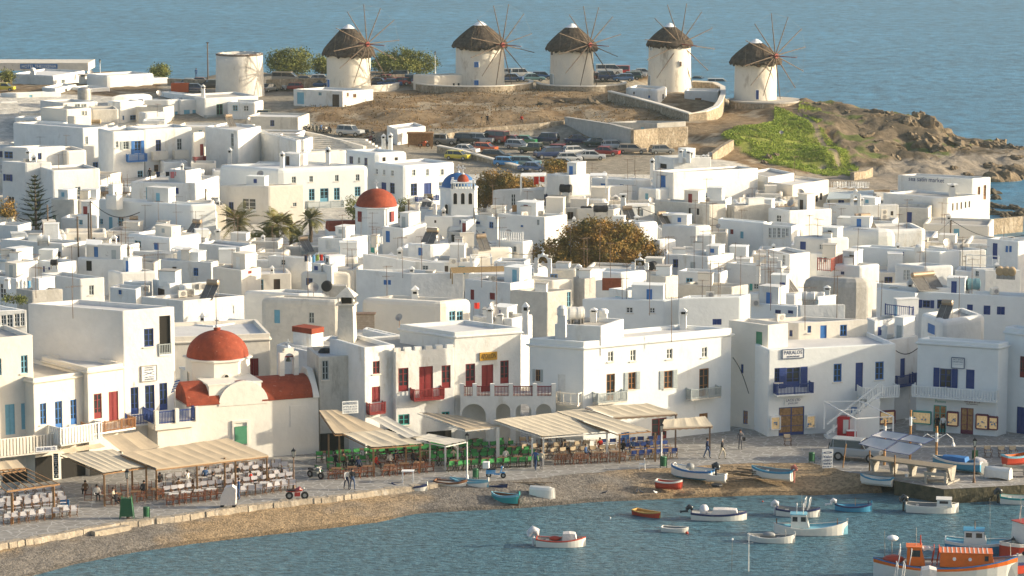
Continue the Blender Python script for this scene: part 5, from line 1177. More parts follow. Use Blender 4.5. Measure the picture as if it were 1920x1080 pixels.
# ================================================================ cafe canopies
CANV=mat('canvas_cream',(.46,.38,.275),.9,.1,var=.1,nscale=1.2);CANVW=mat('canvas_white',(.50,.445,.35),.9,.1,var=.1,nscale=1.5);CANVG=mat('canvas_grey',(.50,.48,.43),.9,.1,var=.1)
for c_ in(CANV,CANVW,CANVG):
 b=c_.node_tree.nodes['Principled BSDF'];b.inputs['Transmission Weight'].default_value=0
FRAMEW=mat('white_steel',(.62,.6,.55),.5,.4)
def canopy(label,c4,m_,posts=(),ribs=5,pm=None,valance=.0,sag=.07,frame=True,name='awning',curv=.0):
 """c4: back-left, back-right, front-right, front-left as (px,py,z)"""
 A,B,C_,D_=[P(*q)for q in c4];t=thing(name,label,'awning',(D_.x,D_.y,1.2));pm=pm or WOOD
 NU,NV_=ribs*4,6;m=M();vs=[]
 for i in range(NU+1):
  u=i/NU;a=A.lerp(B,u);d=D_.lerp(C_,u);ph=(u*ribs)%1
  for j in range(NV_+1):
   v=j/NV_;p=a.lerp(d,v);p.z+=-sag*math.sin(math.pi*ph)*(.4+.6*math.sin(math.pi*v))+curv*math.sin(math.pi*v)+noise.noise(p*.9)*.05;vs.append(p)
 n1=NV_+1
 m.idx(vs,[(i*n1+j,(i+1)*n1+j,(i+1)*n1+j+1,i*n1+j+1)for i in range(NU)for j in range(NV_)])
 if valance:
  for i in range(NU):
   p,q=vs[i*n1+NV_],vs[(i+1)*n1+NV_];k=valance*(1 if i%2 else.72);m.q(p,q,q-Vector((0,0,k)),p-Vector((0,0,valance*(1.72-k/valance))))
 m.build('canvas',m_,t,False)
 if frame:
  m=M();dz=Vector((0,0,-.16))
  m.bar(D_+dz,C_+dz,.09);m.bar(A+dz,D_+dz,.07);m.bar(B+dz,C_+dz,.07)
  for k in range(1,ribs):m.bar(A.lerp(B,k/ribs)+dz,D_.lerp(C_,k/ribs)+dz,.05)
  m.build('frame',pm,t)
 for(x,y,z)in posts:
  p=P(x,y,z)if z else None;ft=PD(x,y,p.y);m=M();m.box(p.x-.07,p.x+.07,p.y-.07,p.y+.07,ZQ,max(ft.z,z));m.build('post',pm,t)
 return t
canopy('striped cream cafe awning beside the travel sign',[(113,851,4.6),(212,842,4.7),(276,873,3.8),(193,886,3.8)],CANVW,[(195,890,3.7),(274,876,3.7),(247,852,4.4)],7,sag=.05)
canopy('small cream awning strip under the white balustrade',[(114,842,5.0),(187,831,5.0),(198,838,4.7),(122,850,4.7)],CANV,[],3,frame=False)
canopy('long cream cafe awning on wooden posts before the church',[(226,850,4.6),(426,821,4.7),(503,853,3.75),(293,878,3.75)],CANV,[(293,881,3.6),(369,872,3.6),(441,863,3.6),(421,858,3.9),(500,857,3.6)],9,valance=.2,sag=.06)
canopy('steep cream awning below the red-railed balcony',[(192,818,5.2),(259,808,5.2),(300,838,4.4),(232,850,4.4)],CANV,[],2,frame=False)
canopy('cream awning at the left edge below the balustrade',[(-30,868,4.4),(32,862,4.4),(48,878,3.9),(-20,888,3.9)],CANV,[],3)
canopy('long pale brown awning sloping out beside the church',[(598,769,5.4),(632,768,5.4),(722,806,4.2),(628,813,4.2)],CANV,[(616,815,4.0),(636,815,4.0)],3,sag=.06)
canopy('white awning with dark rails above the brown chairs',[(642,812,4.3),(724,805,4.3),(793,831,3.6),(696,838,3.6)],CANVW,[(700,841,3.5),(788,834,3.5)],4,sag=.07)
canopy('grey shaded awning next to the turquoise shutters',[(692,783,4.8),(724,780,4.8),(792,817,3.9),(762,821,3.9)],CANVG,[(761,823,3.8)],2,frame=False)
canopy('flat grey awning on white posts over green chairs',[(772,821,3.8),(803,813,3.9),(876,825,3.4),(835,834,3.3)],CANVG,[(835,836,3.2),(806,822,3.5),(858,829,3.3)],3,pm=FRAMEW)
canopy('rolled cream awning on a tall white frame',[(783,772,5.0),(858,778,5.0),(937,798,4.4),(872,805,4.3)],CANV,[(932,801,4.3),(935,801,4.3)],4,pm=FRAMEW,valance=.25)
canopy('broad white awning in front of the arcade',[(925,787,4.9),(1043,773,4.9),(1143,808,3.7),(1016,818,3.7)],CANVW,[(1019,820,3.6),(1138,811,3.6),(998,822,3.6)],8,pm=FRAMEW,sag=.06)
canopy('pale awning right of the arcade with a white front roll',[(1043,771,4.9),(1091,766,4.9),(1220,806,3.8),(1158,812,3.8)],CANVW,[(1162,815,3.6),(1229,812,3.6)],3,pm=WOOD)
canopy('upper pale awning against the neoclassical house',[(1097,762,5.2),(1213,756,5.2),(1270,774,4.4),(1150,781,4.4)],CANVW,[(1267,777,4.3)],5,pm=RUST,valance=.3)
canopy('narrow white awning at the right end of the cafes',[(1246,786,4.2),(1322,780,4.2),(1336,797,3.6),(1238,802,3.6)],CANVW,[(1331,800,3.5),(1240,803,3.5)],4,pm=RUST,valance=.3)
# wooden pergola frame at the left edge
t=thing('pergola','bare wooden pergola frame over the leftmost white cafe chairs','pergola',tuple(P(22,975,1.2)))
m=M();fr_l,fr_r=P(12,922,3.6),P(112,908,3.6);bk_l,bk_r=P(-30,885,4.2),P(48,878,4.2);m.bar(fr_l,fr_r,.12);m.bar(bk_l,bk_r,.1)
for k in range(8):m.bar(bk_l.lerp(bk_r,k/7),fr_l.lerp(fr_r,k/7),.06)
m.build('rafters',WOOD,t)
for p in(P(22,924,3.6),P(100,912,3.6)):m=M();m.box(p.x-.09,p.x+.09,p.y-.09,p.y+.09,ZQ,3.6);m.build('post',WOOD,t)
# ================================================================ cafe furniture
SEATM={}
def chair_proto(kind):
 t=thing('cafe_chair','x','chair',(0,0,-50),0,'x',world_space=False)
 wood={'white':mat('chair_teak',(.20,.095,.04),.6,.3,var=.3),'brown':mat('chair_red_wood',(.21,.065,.025),.55,.35,var=.25),'green':mat('chair_dark_frame',(.05,.035,.02),.6),'beige':mat('chair_dark_wood',(.14,.065,.035),.6),'blue':mat('chair_pine',(.30,.17,.07),.6)}[kind]
 cv={'white':mat('chair_white_canvas',(.48,.47,.49),.9),'brown':None,'green':mat('chair_green_canvas',(.045,.25,.07),.8),'beige':mat('chair_beige_canvas',(.52,.42,.29),.9),'blue':mat('chair_blue_canvas',(.016,.045,.18),.8)}[kind]
 # faces -Y ; x width
 m=M();w=.27
 for s_ in(-1,1):
  m.bar((s_*w,-.24,0),(s_*w,.22,.46),.035);m.bar((s_*w,.26,0),(s_*w,-.22,.46),.035)
  m.bar((s_*w,.20,.3),(s_*w,.33,.95),.035);m.bar((s_*w,-.25,.64),(s_*w,.28,.66),.05,.025);m.bar((s_*w,-.22,.44),(s_*w,-.22,.64),.03)
 m.bar((-w,-.2,.05),(w,-.2,.05),.025);m.build('frame',wood,t)
 if kind=='brown':
  for k in range(4):m=M();m.bar((-w,.245+k*.028,.52+k*.125),(w,.245+k*.028,.52+k*.125),.045,.022);m.build('slat',wood,t)
  for k in range(3):m=M();m.box(-w,w,-.2+k*.14,-.1+k*.14,.44,.46);m.build('slat',wood,t)
 else:
  m=M();m.q((-w,-.22,.46),(w,-.22,.46),(w,.0,.43),(-w,.0,.43));m.q((-w,.0,.43),(w,.0,.43),(w,.2,.46),(-w,.2,.46));m.build('seat',cv,t)
  m=M();m.box(-w,w,.25,.28,.6,.92);m.build('backrest',cv,t)
 t['_proto']=1
 return t
CH={k:chair_proto(k)for k in('white','brown','green','beige','blue')}
def table_proto(colr,nm):
 t=thing('cafe_table','x','table',(0,0,-50),0,'x',world_space=False);m=M();m.box(-.38,.38,-.38,.38,.71,.75);m.build('table_top',colr,t)
 for a_ in(-.32,.32):
  for b_ in(-.32,.32):m=M();m.box(a_-.025,a_+.025,b_-.025,b_+.025,0,.71);m.build('leg',RUST if nm!='w' else METAL,t)
 t['_proto']=1;return t
TB={'w':table_proto(mat('table_white',(.6,.58,.54),.6),'w'),'d':table_proto(mat('table_wood',(.22,.12,.06),.5),'d')}
ORDN=['first','second','third','fourth','fifth','sixth','seventh','eighth','ninth','tenth','eleventh','twelfth','thirteenth','fourteenth','fifteenth']
rc_=random.Random(11);DN={'white':'white canvas','brown':'red-brown wooden','green':'green canvas','beige':'beige canvas','blue':'blue canvas'}
def row(kind,a,b,n_,rz,where,tab=None,toff=0.0,skip=.0):
 A=P(*a,ZQ);B_=P(*b,ZQ)
 for k in range(n_):
  if rc_.random()<skip:continue
  p=A.lerp(B_,k/max(1,n_-1));ang=math.radians(rz)+rc_.uniform(-.22,.22)
  dup(CH[kind],(p.x+rc_.uniform(-.06,.06),p.y+rc_.uniform(-.06,.06),ZQ+.002),ang,'%s chair, %s from the left, %s'%(DN[kind],ORDN[k],where),'%s chairs %s'%(kind,where))
 if tab:
  for k in range(0,n_-1,2):
   p=A.lerp(B_,(k+.5)/max(1,n_-1));dup(TB[tab],(p.x,p.y+toff,ZQ+.002),rc_.uniform(-.1,.1),'%s table, %s from the left, %s'%('white-topped' if tab=='w' else 'small wooden',ORDN[k//2],where),'tables %s'%where)
SL=18
row('white',(12,984),(138,968),9,180+SL,'in the front row under the bare pergola','w',.75)
row('white',(2,966),(118,953),8,SL,'in the second row under the bare pergola')
row('white',(4,955),(112,943),8,180+SL,'in the third row under the bare pergola','w',.7)
row('white',(6,941),(110,931),7,SL,'in the back row under the bare pergola')
row('brown',(205,948),(300,937),6,180+SL,'below the striped awning near the bins','d',.7,.1)
row('brown',(165,938),(300,923),7,SL,'in the back row below the striped awning',None,0,.15)
row('brown',(318,948),(412,936),9,180+SL,'in the front row before the long awning','w',.75)
row('white',(315,934),(412,922),8,SL,'in the second row before the long awning')
row('white',(300,925),(535,899),15,180+SL,'in the third row before the long awning','w',.7)
row('white',(300,912),(535,888),14,SL,'in the fourth row under the long awning')
row('white',(380,895),(520,880),9,180+SL,'in the rearmost row under the long awning','d',.7)
row('white',(425,935),(548,919),9,180+SL,'in the front row by the leaning lamp post','w',.75)
row('white',(430,921),(545,907),8,SL,'in the second row by the lamp post')
row('brown',(622,899),(696,894),6,180+SL,'in the front row left of the posts','d',.8)
row('brown',(722,893),(806,885),7,180+SL,'in the front row right of the wooden post','d',.8)
row('green',(600,893),(640,889),3,120,'at the left end beside the motorbikes')
row('green',(620,880),(700,874),5,SL,'behind the left brown row')
row('brown',(715,877),(800,869),6,SL,'behind the right brown row')
row('green',(600,868),(690,861),6,SL,'under the pale brown awning','d',.7)
row('green',(700,862),(820,852),8,SL,'behind the second brown row','d',.8)
for r_,(a,b,n_)in enumerate([((845,884),(1008,874),12),((815,874),(1000,864),13),((790,866),(985,856),13),((780,857),(960,847),12),((770,849),(935,840),10),((760,842),(920,834),9)]):
 row('green',a,b,n_,(180 if r_%2==0 else 0)+SL,'in the %s row of the green block'%['front','second','third','fourth','fifth','last'][r_],'d' if r_%2==0 else None,.7)
row('brown',(1045,872),(1165,866),8,180+SL,'in the front row beneath the broad white awning','d',.75)
row('beige',(1022,862),(1150,855),8,SL,'in the second row beneath the broad white awning')
row('beige',(980,852),(1120,843),8,180+SL,'in the third row beneath the broad white awning','w',.7)
row('beige',(960,842),(1100,834),8,SL,'in the back row beneath the broad white awning')
row('blue',(1185,864),(1262,859),6,180+SL,'in the front row by the white lamp post','d',.75)
row('blue',(1180,852),(1250,847),6,SL,'in the second row by the white lamp post')
row('blue',(1130,842),(1235,835),7,180+SL,'in the back row below the narrow awning')
for k,(x,y,w_)in enumerate([(1851,888,'leftmost'),(1877,889,'middle'),(1898,888,'right')]):pass
for(x,y,nm)in((1477,835,'standing alone before the jewellery shop'),(1853,857,'leftmost of three by the right boats'),(1879,858,'middle one of three by the right boats'),(1900,858,'right one of three by the boats')):
 p=P(x,y,ZQ);dup(CH['beige'],(p.x,p.y,ZQ),math.radians(10),'folding canvas chair '+nm,'loose folding chairs')
for pr in list(CH.values())+list(TB.values()):
 for c in list(pr.children):bpy.data.objects.remove(c)
 bpy.data.objects.remove(pr)
 # inner cafe clutter: dark shop openings under the awnings
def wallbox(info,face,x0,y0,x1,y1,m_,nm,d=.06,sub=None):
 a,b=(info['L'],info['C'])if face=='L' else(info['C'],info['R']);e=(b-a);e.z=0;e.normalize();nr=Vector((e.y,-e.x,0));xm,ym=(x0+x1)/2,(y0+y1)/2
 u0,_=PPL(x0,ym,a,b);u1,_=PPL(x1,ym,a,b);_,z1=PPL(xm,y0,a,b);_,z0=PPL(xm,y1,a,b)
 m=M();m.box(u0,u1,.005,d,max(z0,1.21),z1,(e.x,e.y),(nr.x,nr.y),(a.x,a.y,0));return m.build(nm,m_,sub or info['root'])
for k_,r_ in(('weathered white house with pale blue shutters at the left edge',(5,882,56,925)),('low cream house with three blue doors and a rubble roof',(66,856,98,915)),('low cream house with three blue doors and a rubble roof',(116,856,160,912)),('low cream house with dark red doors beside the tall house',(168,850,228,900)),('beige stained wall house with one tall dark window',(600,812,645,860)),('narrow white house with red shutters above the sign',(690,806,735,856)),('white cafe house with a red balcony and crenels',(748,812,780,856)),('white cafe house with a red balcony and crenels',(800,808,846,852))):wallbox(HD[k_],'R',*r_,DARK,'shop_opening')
CF=HD['white cafe house with a red balcony and crenels'];e=(CF['R']-CF['C']);l_=e.length;e.normalize()
for k in range(6):m=M();u=.2+k*(l_-.6)/5;m.box(u-.3,u+.3,.0,.35,9.9,10.2,(e.x,e.y),(-e.y,e.x),(CF['C'].x,CF['C'].y,0));m.build('merlon',W['w'],CF['root'])
# ================================================================ vehicles
PAINTS={'white':(.62,.62,.60),'silver':(.34,.36,.37),'black':(.015,.017,.02),'red':(.33,.025,.02),'navy':(.015,.03,.09),'blue':(.03,.09,.22),'green':(.03,.20,.07),'dark green':(.015,.05,.04),'teal':(.10,.20,.22),'beige':(.42,.34,.25),'yellow':(.55,.45,.04),'dark red':(.16,.02,.02),'grey':(.16,.17,.17),'olive':(.12,.12,.06),'orange':(.55,.10,.02),'sky blue':(.02,.22,.50)}
PM={k:mat('car_paint_'+k.replace(' ','_'),v,.3,.6)for k,v in PAINTS.items()}
for p_ in PM.values():p_.node_tree.nodes['Principled BSDF'].inputs['Coat Weight'].default_value=.5
CGL=mat('car_glass',(.02,.026,.03),.06,.7);LAMP=mat('headlamp_glass',(.6,.6,.56),.1,.6);TAIL=mat('tail_lamp',(.35,.02,.015),.2,.5);RIM=mat('wheel_rim',(.35,.35,.35),.35,.5,metal=.6)
def car_proto(kind):
 t=thing('parked_car','x','car',(0,0,-60),0,'x',world_space=False);t['_proto']=1
 S=dict(hatch=(3.7,1.62,1.42,[(-.98,.62),(-.8,1.0),(.28,1.0),(.62,.60)]),sedan=(4.4,1.7,1.4,[(-.72,.63),(-.42,1),(.22,1),(.56,.62)]),wagon=(4.5,1.72,1.45,[(-.97,.62),(-.84,1),(.22,1),(.55,.62)]),suv=(4.3,1.78,1.78,[(-.98,.60),(-.9,1),(.22,1),(.45,.60)]),van=(4.8,1.85,1.95,[(-.99,.52),(-.97,1),(.42,1),(.82,.52)]),jeep=(3.6,1.6,1.7,[(-.96,.60),(-.92,1),(.12,1),(.2,.62)]))[kind]
 L_,Wd,H_,prof=S;hl=L_/2;hw=Wd/2;zb=.28 if kind not in('suv','jeep')else.42;belt=H_*.62;bonnet=belt*(.98 if kind in('jeep','suv')else.93)
 # body: sections along x, rounded shoulders
 st_=[(-1.0,.50,.82),(-.97,.95,.95),(-.8,1,1),(0,1,1),(.55,1,1),(.85,.98,.93 if kind!='jeep' else 1),(.97,.86,.82),(1.0,.62,.70)]
 m=M();vs=[];
 for fx_,fw_,fh_ in st_:
  x=fx_*hl;w_=hw*(.9+.1*fw_);top=(belt if fx_<.5 else bonnet)*(.82+.18*fh_)
  for(yy,zz)in((-w_*.93,zb),(-w_,zb+.18),(-w_,top-.12),(-w_*.93,top),(w_*.93,top),(w_,top-.12),(w_,zb+.18),(w_*.93,zb)):vs.append((x,yy,zz))
 n=8;m.idx(vs,[(i*n+k,(i+1)*n+k,(i+1)*n+(k+1)%n,i*n+(k+1)%n)for i in range(len(st_)-1)for k in range(n)]+[tuple(range(n)),tuple(range((len(st_)-1)*n,len(st_)*n))])
 # roof and pillars
 (x0,z0),(x1,z1),(x2,z2),(x3,z3)=[(a*hl,b*H_)for a,b in prof];rw=hw*.80;bw=hw*.94;zt=H_
 m.box(x1-.06,x2+.06,-rw-.02,rw+.02,zt-.07,zt)
 for s_ in(-1,1):
  for(xa,xb)in((x0,x1),(x3,x2),((x1+x2)/2,(x1+x2)/2),(x1+(x2-x1)*.05,x1+(x2-x1)*.05)):m.bar((xa,s_*bw,belt-.02),(xb,s_*rw,zt-.04),.045,.035)
 body=m.build('body',PM['white'],t)
 m=M();k_=.97
 m.idx([(x0,-bw*k_,belt-.03),(x3,-bw*k_,belt-.03),(x3,bw*k_,belt-.03),(x0,bw*k_,belt-.03),(x1,-rw*k_,zt-.05),(x2,-rw*k_,zt-.05),(x2,rw*k_,zt-.05),(x1,rw*k_,zt-.05)],[(0,1,5,4),(1,2,6,5),(2,3,7,6),(3,0,4,7)]);m.build('windows',CGL,t)
 r_=.30 if kind not in('suv','jeep','van')else.37
 for a_ in(-.62,.64):
  for s_ in(-1,1):
   m=M();m.cyl((a_*hl,s_*(hw-.2),r_),(a_*hl,s_*(hw+.015),r_),r_,16);wl_=m.build('wheel',BLACK,t)
   m=M();m.cyl((a_*hl,s_*(hw+.0),r_),(a_*hl,s_*(hw+.025),r_),r_*.58,12);m.build('rim',RIM,wl_)
 for s_ in(-1,1):
  m=M();m.box(hl-.14,hl-.02,s_*hw*.72-.18,s_*hw*.72+.18,belt*.72-.07,belt*.72+.07);m.build('headlight',LAMP,t)
  m=M();m.box(-hl-.01,-hl+.1,s_*hw*.78-.1,s_*hw*.78+.1,belt*.75-.1,belt*.75+.1);m.build('tail_light',TAIL,t)
 m=M();m.box(hl-.12,hl+.03,-hw*.9,hw*.9,zb,zb+.2);m.box(-hl-.03,-hl+.12,-hw*.9,hw*.9,zb,zb+.2);m.build('bumper',BLACK if kind in('suv','jeep')else PM['white'],t)
 if kind in('jeep','suv'):m=M();m.cyl((-hl-.02,0,.95),(-hl-.2,0,.95),.34,14);m.build('spare_wheel',BLACK,t)
 return t
CARP={k:car_proto(k)for k in('hatch','sedan','wagon','suv','van','jeep')}
def park(kind,colr,px,py,rz,where,guess=5,z=None):
 p=G(px,py,guess)if z is None else P(px,py,z)
 z_=hz(p.x,p.y)+.05 if z is None else z
 KN=dict(hatch='hatchback',sedan='saloon car',wagon='estate car',suv='off-road car',van='van',jeep='open-top jeep')
 o=dup(CARP[kind],(p.x,p.y,z_),math.radians(rz),'%s %s %s'%(colr,KN[kind],where),'parked cars',{PM['white'].name:PM[colr]})
 o['category']='van' if kind=='van' else 'car';return o
LOT='in the lower car park '
for a in[('suv','black',878,271,-20,'at the upper left'),('suv','silver',903,271,-20,'right of the black one'),('van','dark red',926,268,150,'by the rough wall'),('sedan','dark red',958,270,150,'left of the silver one'),('hatch','silver',970,279,-25,'left of the green one'),('hatch','green',984,271,-15,'before the rough wall'),('suv','navy',1022,270,165,'right of the green car'),('sedan','navy',1084,270,10,'nearest the grey wall'),('sedan','dark green',1119,275,12,'last by the grey wall'),('jeep','olive',995,288,160,'with a brown top'),('suv','navy',1028,298,200,'in the middle'),('hatch','red',1040,288,170,'behind the navy one'),('hatch','white',1077,291,20,'facing right in the middle row'),('hatch','white',1068,304,5,'in the front row'),('wagon','teal',986,312,-15,'at the lower left'),('sedan','white',872,288,-25,'below the sloping wall top'),('wagon','black',930,299,-10,'in the left front'),('wagon','beige',1186,288,-8,'alone before the rubble wall'),('hatch','grey',1240,289,15,'behind the chimneys'),('jeep','grey',835,272,-10,'at the far left end'),('sedan','blue',1000,322,-20,'lowest, behind the orange bush'),('hatch','yellow',858,300,-20,'leftmost below the ramp wall'),('sedan','red',1135,292,-15,'left of the lone beige estate'),('hatch','white',1150,280,10,'under the grey wall end'),('hatch','sky blue',950,312,-20,'left of the teal estate'),('sedan','white',1108,300,0,'right end of the front row'),('hatch','orange',910,285,-20,'behind the black estate'),('sedan','silver',1055,314,-10,'right of the blue saloon')]:
 park(a[0],a[1],a[2],a[3],a[4],'in the lower car park, '+a[5],4.5)
for a in[('suv','silver',657,256,-25,'parked beside the motorbikes on the street'),('sedan','silver',503,238,-20,'at the top of the street by the stepped house'),('jeep','olive',503,226,-10,'above the silver car on the street')]:park(*a,guess=6)
for a in[('sedan','silver',516,168,-12,'on the ridge beside the ruined mill'),('van','beige',536,156,-8,'on the ridge below the left tree'),('hatch','red',549,170,175,'on the ridge before the white van'),('sedan','navy',571,158,10,'on the ridge behind the teal car'),('sedan','blue',593,165,5,'on the ridge left of the leftmost mill'),('hatch','white',602,155,0,'on the ridge touching the leftmost mill'),('sedan','grey',504,172,60,'on the ridge in the shade of the ruin'),('sedan','navy',706,161,170,'on the ridge just right of the leftmost mill'),('sedan','red',722,155,170,'on the ridge between the left mills'),('suv','black',745,151,175,'on the ridge left of the low cream house'),('sedan','blue',731,163,180,'on the ridge below the black off-road car'),('hatch','red',751,160,175,'on the ridge near the cream house corner'),('suv','blue',768,158,90,'on the ridge beside the cream house'),('sedan','blue',958,153,170,'on the ridge right of the second mill'),('suv','white',979,147,5,'on the ridge behind the second terrace'),('sedan','teal',998,153,8,'on the ridge left of the middle mill'),('hatch','blue',1016,149,0,'on the ridge touching the middle mill'),('sedan','silver',955,143,5,'in the back row near the second mill'),('hatch','dark red',1124,151,0,'on the ridge right of the middle mill'),('suv','navy',1143,152,5,'on the ridge between middle and fourth mill'),('van','red',1156,143,175,'on the ridge behind the navy car'),('hatch','blue',1168,153,185,'on the ridge right of the navy one'),('wagon','dark green',1180,150,175,'on the ridge near the fourth mill'),('sedan','silver',1190,146,175,'in the back row near the fourth mill'),('van','white',1142,141,0,'in the back row right of the middle mill'),('van','white',1347,164,-8,'alone between the two rightmost mills'),('sedan','dark green',1310,155,-20,'behind the ring wall of the fourth mill'),('sedan','silver',1204,143,0,'just left of the fourth mill'),('hatch','black',395,165,200,'on the ridge left of the ruined mill'),('sedan','navy',362,172,180,'left of the ruined mill in the front row'),('sedan','dark red',372,160,180,'behind the navy car near the ruin'),('sedan','silver',352,162,180,'right of the orange skip'),('hatch','yellow',8,171,-5,'at the far left edge')]:
 park(*a,guess=10)
pc=park('suv','silver',1606,862,-22,'with blue stripes parked beside the fish stall',z=ZQ)
for pr in CARP.values():
 for c in list(pr.children_recursive):bpy.data.objects.remove(c)
 bpy.data.objects.remove(pr)
q=G(338,172,9);t=thing('skip','orange tarpaulin-covered skip left of the parked cars','skip',tuple(q));m=M();m.box(q.x-1.5,q.x+1.5,q.y-.8,q.y+.8,q.z,q.z+1.5);m.box(q.x+.2,q.x+1.4,q.y-.95,q.y-.8,q.z,q.z+1.6);m.build('box',mat('orange_tarpaulin',(.50,.10,.03),.8),t)
# motorbikes and scooters
def bike(label,px,py,rz,colr,z=None,box=False,scooter=True,guess=6,cat='motorbike'):
 p=G(px,py,guess)if z is None else P(px,py,z);z_=hz(p.x,p.y)+.03 if z is None else z
 t=thing('scooter' if scooter else 'motorbike',label,'scooter' if scooter else 'motorbike',(p.x,p.y,z_),math.radians(rz),world_space=False)
 r=.22 if scooter else.3
 for x in(-.6,.6):
  m=M();m.cyl((x,-.06,r),(x,.06,r),r,14);w_=m.build('wheel',BLACK,t);m=M();m.cyl((x,-.065,r),(x,.065,r),r*.5,8);m.build('rim',RIM,w_)
 m=M()
 if scooter:
  m.box(-.15,.3,-.16,.16,.28,.36);m.bar((.3,0,.3),(.5,0,.85),.3,.06,6);m.box(-.8,-.05,-.15,.15,.32,.66);m.box(.42,.72,-.08,.08,.42,.5);m.box(.4,.56,-.1,.1,.82,.98)
 else:
  m.tube([(-.5,0,.62),(-.1,0,.72),(.2,0,.82),(.42,0,.7)],[.08,.14,.2,.08],8);m.box(-.2,.25,-.14,.14,.25,.55);m.box(-.85,-.4,-.08,.08,.62,.68)
 m.build('body',PM[colr],t)
 m=M();m.box(-.75,-.05 if scooter else.05,-.13,.13,.68,.78);m.build('seat',BLACK,t)
 m=M();m.bar((.6,0,r),(.42,0,.95),.04);m.bar((.42,-.3,1.0),(.42,.3,1.0),.03);m.build('fork',METAL,t)
 m=M();m.lathe([(.01,-.08),(.09,-.04),(.09,.04)],8,(.52,0,.88));m.build('headlight',LAMP,t)
 if box:m=M();m.box(-1.05,-.55,-.28,.28,.8,1.3);m.build('top_box',PLAIN,t)
 return t
bike('sky blue scooter with a big white rear box on the quay',930,896,-8,'sky blue',ZQ,True)
bike('small red and white moped at the beach edge by the lamp post',557,936,5,'red',ZQ,scooter=False)
bike('dark touring motorbike parked at the green chairs',592,897,-40,'grey',ZQ,scooter=False);bike('black scooter parked at the church corner',512,899,30,'black',ZQ);bike('grey scooter right of the black scooter by the church',533,900,20,'grey',ZQ)
bike('orange motorbike beside the wooden shack',795,276,0,'orange',None,scooter=False)
names=['first','second','third','fourth','fifth','sixth','seventh','eighth','ninth','tenth','eleventh','twelfth','thirteenth']
for k in range(13):bike('%s motorbike from the left in the row along the street'%names[k],520+k*8.2,235+k*1.15+(k%2)*2,60+(k*37%50),['black','red','grey','black','navy','silver','olive','black','grey','dark green','blue','beige','black'][k],None,k in(2,5),scooter=k%3==0)
bike('black scooter above the storehouse, right of the silver car',692,252,10,'black');bike('dark motorbike right below the black scooter by the storehouse',694,266,20,'dark red',scooter=False)
